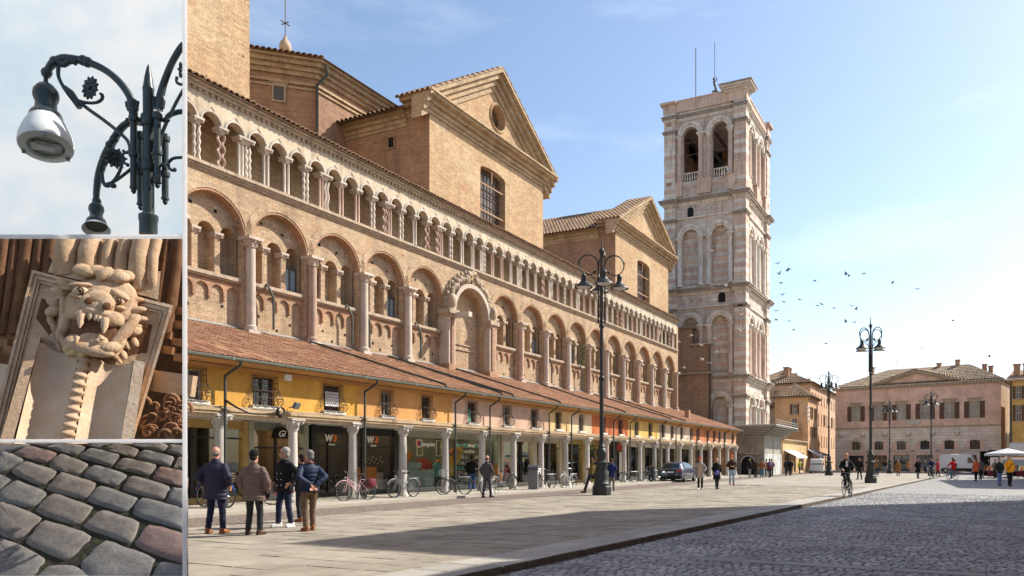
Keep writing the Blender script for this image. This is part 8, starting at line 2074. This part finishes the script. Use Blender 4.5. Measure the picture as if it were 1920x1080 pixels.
# ---- carved animal head in the middle bay
DM = 6.32
hs_ = 350/969
def MPt(cx_, cy_, dd=0.): return SP(cx_*hs_, 440+cy_*hs_, DM+dd+.90*(1080-cy_)/1080+.42*(cx_-480)/969)   # the relief leans back and turns to the right
um = hs_/FOC*6.9
head = stand_thing('carved_head', 'sandstone bracket carved as a snarling lion head in the middle bay of the display stand', 'sculpture')
def sandstone(name, a, b, dk):
    m = NT(name); v = m.obj(); n = m.noise(v, 4.5, 6, .62); c = m.mix(m.ramp(n, .3, .7), a, b)
    n2 = m.noise(v, 14, 5, .7); c = m.mix(m.ramp(n2, .5, .78, 0, .7), c, dk)
    c = m.mix(1., c, m.N_gray(m.ramp(m.noise(v, 90, 3, .8), .25, .75, .82, 1.18)), 'MULTIPLY')
    m.set(m.b.inputs['Base Color'], c); m.b.inputs['Roughness'].default_value = .9; m.b.inputs['Specular IOR Level'].default_value = .2; m.bump(m.math('ADD', m.noise(v, 110, 4, .7), m.math('MULTIPLY', m.noise(v, 28, 3, .6), 2.)), .6, .008); return m.mat
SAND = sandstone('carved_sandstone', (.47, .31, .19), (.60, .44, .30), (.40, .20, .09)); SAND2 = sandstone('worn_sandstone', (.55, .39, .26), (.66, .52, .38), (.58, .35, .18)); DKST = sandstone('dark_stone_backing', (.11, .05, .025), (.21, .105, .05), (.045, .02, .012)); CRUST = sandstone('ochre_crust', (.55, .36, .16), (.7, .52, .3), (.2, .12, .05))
ROT = radians(16)   # the bracket leans to the right
def MB_(): return MB()
def hbuild(mb, name, m, sm=50, par=None): return local(mb).build(name, [m], par or head, sm)
def hfuse(mb, name, m, vox=.006, it=2): local(mb); return fuse(mb, name, [m], head, vox, it, .45)
def poly_slab(pts, d0, d1, bev=0):
    """outline in crop pixels extruded in depth (d0 is the front)"""
    mb = MB(); n = len(pts); cx_ = sum(p[0] for p in pts)/n; cy_ = sum(p[1] for p in pts)/n
    f = [MPt(cx_+(p[0]-cx_)*(1-bev), cy_+(p[1]-cy_)*(1-bev), d0) for p in pts]
    fr = f+[MPt(p[0], p[1], d0+.012) for p in pts]+[MPt(p[0], p[1], d1) for p in pts]
    mb.raw(fr, [tuple(range(n))]+[(k*n+i, k*n+(i+1) % n, (k+1)*n+(i+1) % n, (k+1)*n+i) for k in (0, 1) for i in range(n)]); return mb
# back wall with dark ribs, ledge and carved foliage at the right
bk = stand_thing('relief_backing', 'dark brown carved stone backing behind the lion head in the display stand', 'stone panel')
def bbuild(mb, name, m, sm=None): return local(mb).build(name, [m], bk, sm)
BD = 8.0; xr_ = SP(349, 0, BD).x; xl_ = SP(-90, 0, BD).x
bbuild(MB().box(xl_, xr_, BD, BD+.02, zat(829, BD), zat(442, BD)), 'panel', DKST)
for cx_, wd in ((20, 46), (75, 34), (140, 52), (205, 40), (270, 50), (860, 40), (930, 50)):
    a, b = MPt(cx_+10, 10, .22), MPt(cx_-60, 520, .22); bbuild(MB().tube([a, a.lerp(b, .3)+Vector((.004, 0, 0)), a.lerp(b, .7), b], [wd*um*.55, wd*um*.48, wd*um*.55, wd*um*.4], 8), 'rib', DKST, 60)
for i, (cx_, cy_) in enumerate(((860, 380), (930, 395), (870, 440), (940, 470), (865, 520), (930, 560), (875, 600), (940, 640), (20, 560), (60, 600))): bbuild(MB().cbox(MPt(cx_, cy_, .24), (62*um, .06, 40*um), M=Matrix.Rotation(.15, 3, 'Y')), 'brick', sandstone('dim_brick', (.28, .14, .07), (.36, .2, .11), (.1, .05, .03)) if i == 0 else bpy.data.materials['dim_brick'])
bbuild(MB().cbox(MPt(880, 770, .22), (260*um, .08, 110*um), M=Matrix.Rotation(.14, 3, 'Y')), 'ledge', SAND); bbuild(MB().cbox(MPt(10, 760, .22), (110*um, .08, 170*um), M=Matrix.Rotation(.14, 3, 'Y')), 'ledge', SAND2)
for i in range(34):
    a = rng.uniform(0, 6.28); c = MPt(rng.uniform(740, 960), rng.uniform(860, 1050), rng.uniform(.14, .2)); r = rng.uniform(20, 42)*um
    bbuild(MB().tube([c+Vector((r*cos(a+q)*(1-.12*q), -.01*q, r*sin(a+q)*(1-.12*q))) for q in [i_*.6 for i_ in range(8)]], [r*.22]*5+[r*.2, r*.16, r*.1], 6), 'foliage_scroll', bpy.data.materials['dim_brick'], 60)
for i in range(10): bbuild(MB().ell(MPt(15+10*(i % 3), 870+i*20, .1), (22*um, .02, 16*um), 8, 6), 'beading', SAND, 60)
# bracket slab with stepped frame
slab = [(165, 182), (900, 368), (690, 1080), (-60, 1080)]
for k, (ins, d0, d1) in enumerate(((0, .10, .2), (.0, .0, .0))[:1]): hbuild(poly_slab(slab, d0, d1, .01), 'bracket_slab', SAND)
def strip(p0, p1, wd, d0, d1, m, nm='moulding'):
    a, b = Vector(p0), Vector(p1); nrm = Vector((-(b-a).y, (b-a).x)).normalized()*wd
    hbuild(poly_slab([tuple(a), tuple(b), tuple(b+nrm), tuple(a+nrm)], d0, d1, 0), nm, m)
for w0, wd, d0 in ((0, 16, .05), (18, 22, .065), (44, 12, .08)):
    def inset(p, q, o):
        a, b = Vector(p), Vector(q); nn = Vector((-(b-a).y, (b-a).x)).normalized(); return tuple(a+nn*o), tuple(b+nn*o)
    p, q = inset((165, 182), (900, 368), w0); strip(p, q, wd, d0, .12, SAND2)
    p, q = inset((900, 368), (690, 1080), w0); strip(p, q, wd, d0+.001, .12, SAND)
    p, q = inset((-60, 1080), (165, 182), w0); strip(p, q, wd, d0+.002, .12, SAND)
hbuild(poly_slab([(215, 330), (300, 350), (260, 600), (150, 560)], .085, .12), 'dark_recess_patch', DKST); hbuild(poly_slab([(690, 430), (790, 470), (750, 680), (640, 640)], .086, .12), 'dark_recess_patch', DKST)  # dark plates on the slab, recess shade put into their colour
# volute above the head
for cx_, wd in ((345, 70), (460, 60), (560, 34), (635, 38), (725, 62), (795, 34)):
    mb = MB(); a, b = MPt(cx_+20, 24, .04), MPt(cx_-12, 190+.25*(cx_-300)*.9, .07); mb.tube([a, a.lerp(b, .35)+Vector((0, -.03, 0)), a.lerp(b, .7)+Vector((0, -.015, 0)), b+Vector((0, .05, 0))], [wd*um*.78]*3+[wd*um*.7], 14); hbuild(mb, 'volute_roll', SAND, 60)
hbuild(poly_slab([(300, 60), (318, 60), (295, 205), (248, 195)], .06, .12), 'volute_side', SAND2); hbuild(poly_slab([(815, 190), (835, 190), (820, 338), (775, 325)], .06, .12), 'volute_side', SAND2)
hbuild(poly_slab([(312, 16), (832, 16), (800, 330), (270, 200)], .06, .12), 'volute_block', SAND)
# the head itself: one fused carving
c_ = Vector((520, 400))
class SMB(MB):
    def ell(s, c, *a, **k):
        i = len(s.v); MB.ell(s, c, *a, **k)
        s.v[i:] = [(p[0], p[1]+.90*(p[2]-c[2])/(1080*um)+.42*(p[0]-c[0])/(969*um), p[2]) for p in s.v[i:]]; return s
hd = SMB()
def he(cx_, cy_, dd, rx, ry, rz, rot=0.): hd.ell(MPt(cx_, cy_, dd), (rx*um, ry*um, rz*um), 14, 10, Matrix.Rotation(rot, 3, 'Y'))
he(520, 370, .0, 165, 60, 170, ROT)                       # skull
he(530, 320, -.06, 66, 52, 62, ROT); he(512, 365, -.10, 80, 50, 58, ROT)     # muzzle bridge
he(512, 330, -.145, 66, 26, 42, ROT)                        # nose pad
he(462, 335, -.145, 33, 28, 36, ROT); he(556, 362, -.145, 33, 28, 36, ROT)   # nostril wings
he(425, 405, -.10, 60, 42, 44, -.2); he(590, 440, -.095, 52, 38, 40, .75)       # upper lips
he(505, 400, -.13, 80, 30, 24, ROT)
for x_, y_ in ((418, 268), (625, 318)): he(x_, y_-6, -.085, 56, 26, 17, ROT+(-.35 if x_ < 500 else .3))          # brows
for x_, y_ in ((405, 322), (610, 375)): he(x_, y_, -.08, 44, 20, 11, ROT)  # lower lids
he(350, 450, -.045, 26, 34, 110, .08); he(640, 515, -.05, 28, 34, 115, .38)    # cheeks
he(470, 592, -.09, 115, 40, 36, ROT); he(570, 590, -.085, 44, 40, 34, ROT-.5); he(385, 555, -.07, 40, 40, 40, .6)       # lower jaw
for i in range(7):
    t_ = i/6; he(425+t_*230, 180+t_*40+8*sin(i*2), -.03-.03*sin(pi*t_), 40, 30, 34, ROT)                      # crest curls
he(545, 205, -.08, 30, 26, 46, ROT); he(455, 190, -.075, 46, 26, 30, ROT); he(625, 222, -.075, 42, 26, 32, ROT)
for s_, pts in ((0, ((330, 250), (300, 300), (275, 350))), (1, ((700, 340), (715, 390), (720, 440)))):
    for i, (x_, y_) in enumerate(pts): he(x_, y_, .02-.01*i, 40, 26, 20, ROT+(.5 if s_ == 0 else -.4)); he(x_+(14 if s_ == 0 else -14), y_+30, .015, 28, 22, 14, ROT)
he(278, 400, .02, 34, 30, 32); he(698, 500, .02, 32, 30, 32)              # side balls
for pts in (((325, 330), (325, 430), (315, 520), (335, 580)), ((690, 420), (655, 500), (630, 570), (590, 640))):
    hd.tube([MPt(x_, y_, -.035) for x_, y_ in pts], [14*um, 16*um, 16*um, 12*um], 8)
for pts in (((265, 450), (285, 490), (280, 540), (310, 580)), ((700, 555), (660, 570), (640, 620), (615, 640))):
    for x_, y_ in pts: he(x_, y_, .04, 36, 16, 13, 1.0)
hfuse(hd, 'head', SAND, .0045, 2)
mo = SMB()
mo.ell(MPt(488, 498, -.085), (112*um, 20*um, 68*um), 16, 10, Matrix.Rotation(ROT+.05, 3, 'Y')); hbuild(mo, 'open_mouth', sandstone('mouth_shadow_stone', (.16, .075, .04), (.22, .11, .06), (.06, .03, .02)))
mb = SMB(); mb.ell(MPt(485, 550, -.10), (70*um, 26*um, 40*um), 14, 8, Matrix.Rotation(ROT, 3, 'Y')); hbuild(mb, 'tongue', SAND)
for x_, y_, l, r in ((422, 425, 60, 19), (546, 447, 66, 20), (470, 425, 20, 13), (500, 430, 18, 12), (518, 435, 18, 11), (400, 540, 26, 12), (530, 555, -30, 12)):
    mb = MB(); mb.tube([MPt(x_, y_-8, -.155), MPt(x_-4, y_+l*.5, -.16), MPt(x_-8, y_+l, -.155)], [r*um, r*.8*um, 3*um], 8); hbuild(mb, 'tooth', SAND2)
for x_, y_ in ((415, 292), (612, 344)):
    mb = SMB(); mb.ell(MPt(x_, y_, -.09), (33*um, 22*um, 27*um), 14, 10); e_ = hbuild(mb, 'eye', SAND2); mb = MB(); mb.torus(MPt(x_, y_, -.119), 17*um, 4.5*um, 14, 5); mb.ell(MPt(x_, y_, -.122), (9*um, 6*um, 9*um), 8, 6); local(mb).build('pupil', [DKST], e_, 60)
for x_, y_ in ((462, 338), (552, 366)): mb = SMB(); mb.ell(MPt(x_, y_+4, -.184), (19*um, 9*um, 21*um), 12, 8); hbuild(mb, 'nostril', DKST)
cr = SMB()
for i in range(26): cr.ell(MPt(rng.uniform(345, 560), 575+rng.uniform(-20, 30)+.12*(i*8), -.06-rng.random()*.05), (rng.uniform(14, 32)*um, 20*um, rng.uniform(10, 24)*um), 8, 6)
hfuse(cr, 'ochre_crust', CRUST, .006, 1)
# two fluted troughs, side fillets and the twisted cord below the head
def trough(pl, pr, nm):
    """concave sheet between two edges given top and bottom"""
    mb = MB(); (a0, a1), (b0, b1) = pl, pr; n, k = 10, 8; vs_ = []
    for j in range(k+1):
        t_ = j/k; A, Bv = Vector(a0).lerp(Vector(a1), t_), Vector(b0).lerp(Vector(b1), t_)
        for i in range(n+1):
            s_ = i/n; p = A.lerp(Bv, s_); dp = .10*sin(pi*s_)-.03
            if j == 0: p.y += 40*sin(pi*s_)*(.6)
            vs_.append(MPt(p.x, p.y, -.01+dp))
    mb.raw(vs_, [(j*(n+1)+i, j*(n+1)+i+1, (j+1)*(n+1)+i+1, (j+1)*(n+1)+i) for j in range(k) for i in range(n)])
    vs2 = [v+Vector((0, .05, 0)) for v in vs_[:n+1]]; mb.raw(vs_[:n+1]+vs2, [(i, n+1+i, n+2+i, i+1) for i in range(n)]); hbuild(mb, nm, SAND2, 60)
trough(((205, 560), (75, 1085)), ((410, 610), (318, 1085)), 'fluted_trough'); trough(((475, 635), (385, 1085)), ((690, 665), (625, 1085)), 'fluted_trough')
hbuild(poly_slab([(160, 520), (212, 530), (62, 1085), (-5, 1085)], -.05, .09), 'fillet', SAND); hbuild(poly_slab([(697, 650), (753, 662), (690, 1085), (625, 1085)], -.05, .09), 'fillet', SAND2)
mb = MB(); k = 90; n = 14; vs_ = []
for i in range(k+1):
    t_ = i/k; cx_, cy_ = 447+(345-447)*t_, 610+(1085-610)*t_
    c = MPt(cx_, cy_, -.03)
    for j in range(n):
        a = 2*pi*j/n; rr = (30+7*cos(a*1-t_*2*pi*11))*um; vs_.append(c+Vector((rr*cos(a), rr*sin(a), rr*sin(a)*.0))+Vector((0, 0, 0)))
mb.raw(vs_, [(i*n+j, i*n+(j+1) % n, (i+1)*n+(j+1) % n, (i+1)*n+j) for i in range(k) for j in range(n)]); hbuild(mb, 'twisted_cord', SAND, 60)
# ---- cobble sample in the bottom bay: a bed of stones tilted towards the viewer
cb = stand_thing('cobble_sample', 'tilted bed of grey and pink cobblestones at the bottom of the display stand', 'cobble bed')
cs_ = 350/1454
def CPt(cx_, cy_):
    """crop pixel -> point on the tilted bed; bed runs from near the frame (bottom) to the back (top)"""
    px, py = cx_*cs_, 820+cy_*cs_
    d = (.489-1.5-1.026*6.04)/((865-py)/FOC-1.026)   # a plane rising towards the back
    return SP(px, py, d)
A0_, B0_, C0_ = CPt(0, 0), CPt(1400, 0), CPt(0, 1100)
nrm_ = (B0_-A0_).cross(C0_-A0_).normalized()
if nrm_.y > 0: nrm_ = -nrm_
MOSS = NT('mossy_soil'); _v = MOSS.obj(); _n = MOSS.noise(_v, 18, 6, .7)
MOSS.set(MOSS.b.inputs['Base Color'], MOSS.mix(MOSS.ramp(_n, .48, .66), (.025, .021, .016), (.055, .06, .015))); MOSS.b.inputs['Roughness'].default_value = .95; MOSS.bump(_n, .8, .02); MOSS = MOSS.mat
p4 = [CPt(-300, 30), CPt(1440, 30), CPt(1440, 1150), CPt(-300, 1150)]
mb = MB(); lo_ = [p-nrm_*.012 for p in p4]; lo2 = [p-nrm_*.07 for p in p4]
mb.raw(lo_+lo2, [(0, 1, 2, 3), (7, 6, 5, 4), (0, 4, 5, 1), (1, 5, 6, 2), (2, 6, 7, 3), (3, 7, 4, 0)]); local(mb).build('soil_bed', [MOSS], cb)
def granite(name, a, b):
    m = NT(name); v = m.obj(); c = m.mix(m.ramp(m.noise(v, 10, 5, .65), .3, .7), a, b); c = m.mix(1., c, m.N_gray(m.ramp(m.noise(v, 75, 4, .95), .3, .7, .55, 1.45)), 'MULTIPLY')
    m.set(m.b.inputs['Base Color'], c); m.b.inputs['Roughness'].default_value = .95; m.b.inputs['Specular IOR Level'].default_value = .1
    m.bump(m.math('ADD', m.noise(v, 120, 4, .8), m.math('MULTIPLY', m.noise(v, 16, 4), 1.6)), .55, .010); return m.mat
GRA = [granite('grey_granite', (.165, .155, .145), (.245, .23, .215)), granite('warm_granite', (.17, .15, .135), (.25, .225, .20)), granite('pink_granite', (.19, .13, .115), (.26, .185, .165)), granite('blue_granite', (.155, .15, .148), (.235, .228, .22))]
stones = [([(100,128),(215,62),(440,118),(345,195)],2), ([(0,108),(60,115),(190,172),(20,265),(-60,270)],0), ([(355,72),(500,35),(665,70),(585,138)],0), ([(390,185),(475,125),(680,200),(600,290),(390,235)],1), ([(78,268),(195,180),(450,262),(315,375)],1), ([(608,150),(705,80),(930,130),(860,220)],3), ([(815,92),(900,40),(1080,90),(1035,152)],1),
  ([(640,300),(730,210),(990,285),(900,378)],3), ([(890,232),(960,155),(1215,210),(1155,295)],1), ([(1060,160),(1115,92),(1350,145),(1320,222)],3), ([(1185,320),(1240,225),(1440,265),(1440,385)],2), ([(360,402),(475,265),(750,352),(655,480)],1), ([(950,405),(1020,292),(1320,375),(1270,485)],1), ([(-20,430),(130,330),(360,425),(240,545),(-20,490)],0), ([(675,490),(775,370),(1065,465),(970,580)],3),
  ([(1295,495),(1340,388),(1440,400),(1440,545)],3), ([(262,570),(410,432),(725,535),(585,685)],1), ([(1025,598),(1100,462),(1430,550),(1415,715)],3), ([(-40,505),(40,508),(330,620),(130,795),(-40,740)],1), ([(638,690),(790,560),(1078,650),(1010,828)],1), ([(1040,845),(1150,672),(1440,745),(1440,985)],2), ([(190,820),(340,638),(712,760),(520,955)],1), ([(-60,775),(30,785),(350,935),(220,1100),(-60,1120)],0), ([(625,985),(815,798),(1200,940),(1120,1120),(700,1120)],0),
  ([(285,1080),(380,998),(560,995),(730,1085),(700,1160),(300,1160)],0), ([(1190,1060),(1250,965),(1440,1000),(1440,1140),(1180,1140)],0), ([(1090,25),(1200,20),(1310,60),(1265,108),(1030,62)],0), ([(1295,110),(1330,52),(1440,70),(1440,150)],0), ([(1355,235),(1390,152),(1440,160),(1440,255)],1), ([(640,45),(760,30),(850,48),(770,85)],0), ([(-40,280),(10,290),(80,325),(-20,410)],0), ([(0,40),(160,36),(240,62),(70,108),(-60,105)],0), ([(240,50),(400,30),(420,40),(350,68)],1)]
for pts, ci in stones:
    P0 = [CPt(*p) for p in pts]; c = sum(P0, Vector())/len(P0); out = []
    # rounded, irregular outline
    for i, p in enumerate(P0):
        q = P0[(i+1) % len(P0)]; pv = P0[i-1]
        for t_ in (.03, .2, .4, .6, .8):
            v = p.lerp(q, t_); v = c+(v-c)*(rng.uniform(1.0, 1.075)*(.965 if t_ < .1 else 1.01)); out.append(v)
    n = len(out); mb = MB()
    rings = [[v-nrm_*.06 for v in out], [c+(v-c)*1.01-nrm_*.014 for v in out], [c+(v-c)*.985-nrm_*.004 for v in out], [c+(v-c)*.93+nrm_*(.004+rng.uniform(-.002, .002)) for v in out], [c+(v-c)*.45+nrm_*(.006+rng.uniform(-.0025, .0025)) for v in out]]
    mb.raw([v for r in rings for v in r]+[c+nrm_*.006], [(j*n+i, j*n+(i+1) % n, (j+1)*n+(i+1) % n, (j+1)*n+i) for j in range(4) for i in range(n)]+[(4*n+i, 4*n+(i+1) % n, 5*n) for i in range(n)]); local(mb).build('cobblestone', [GRA[ci]], cb, 60)
finish_fuse()
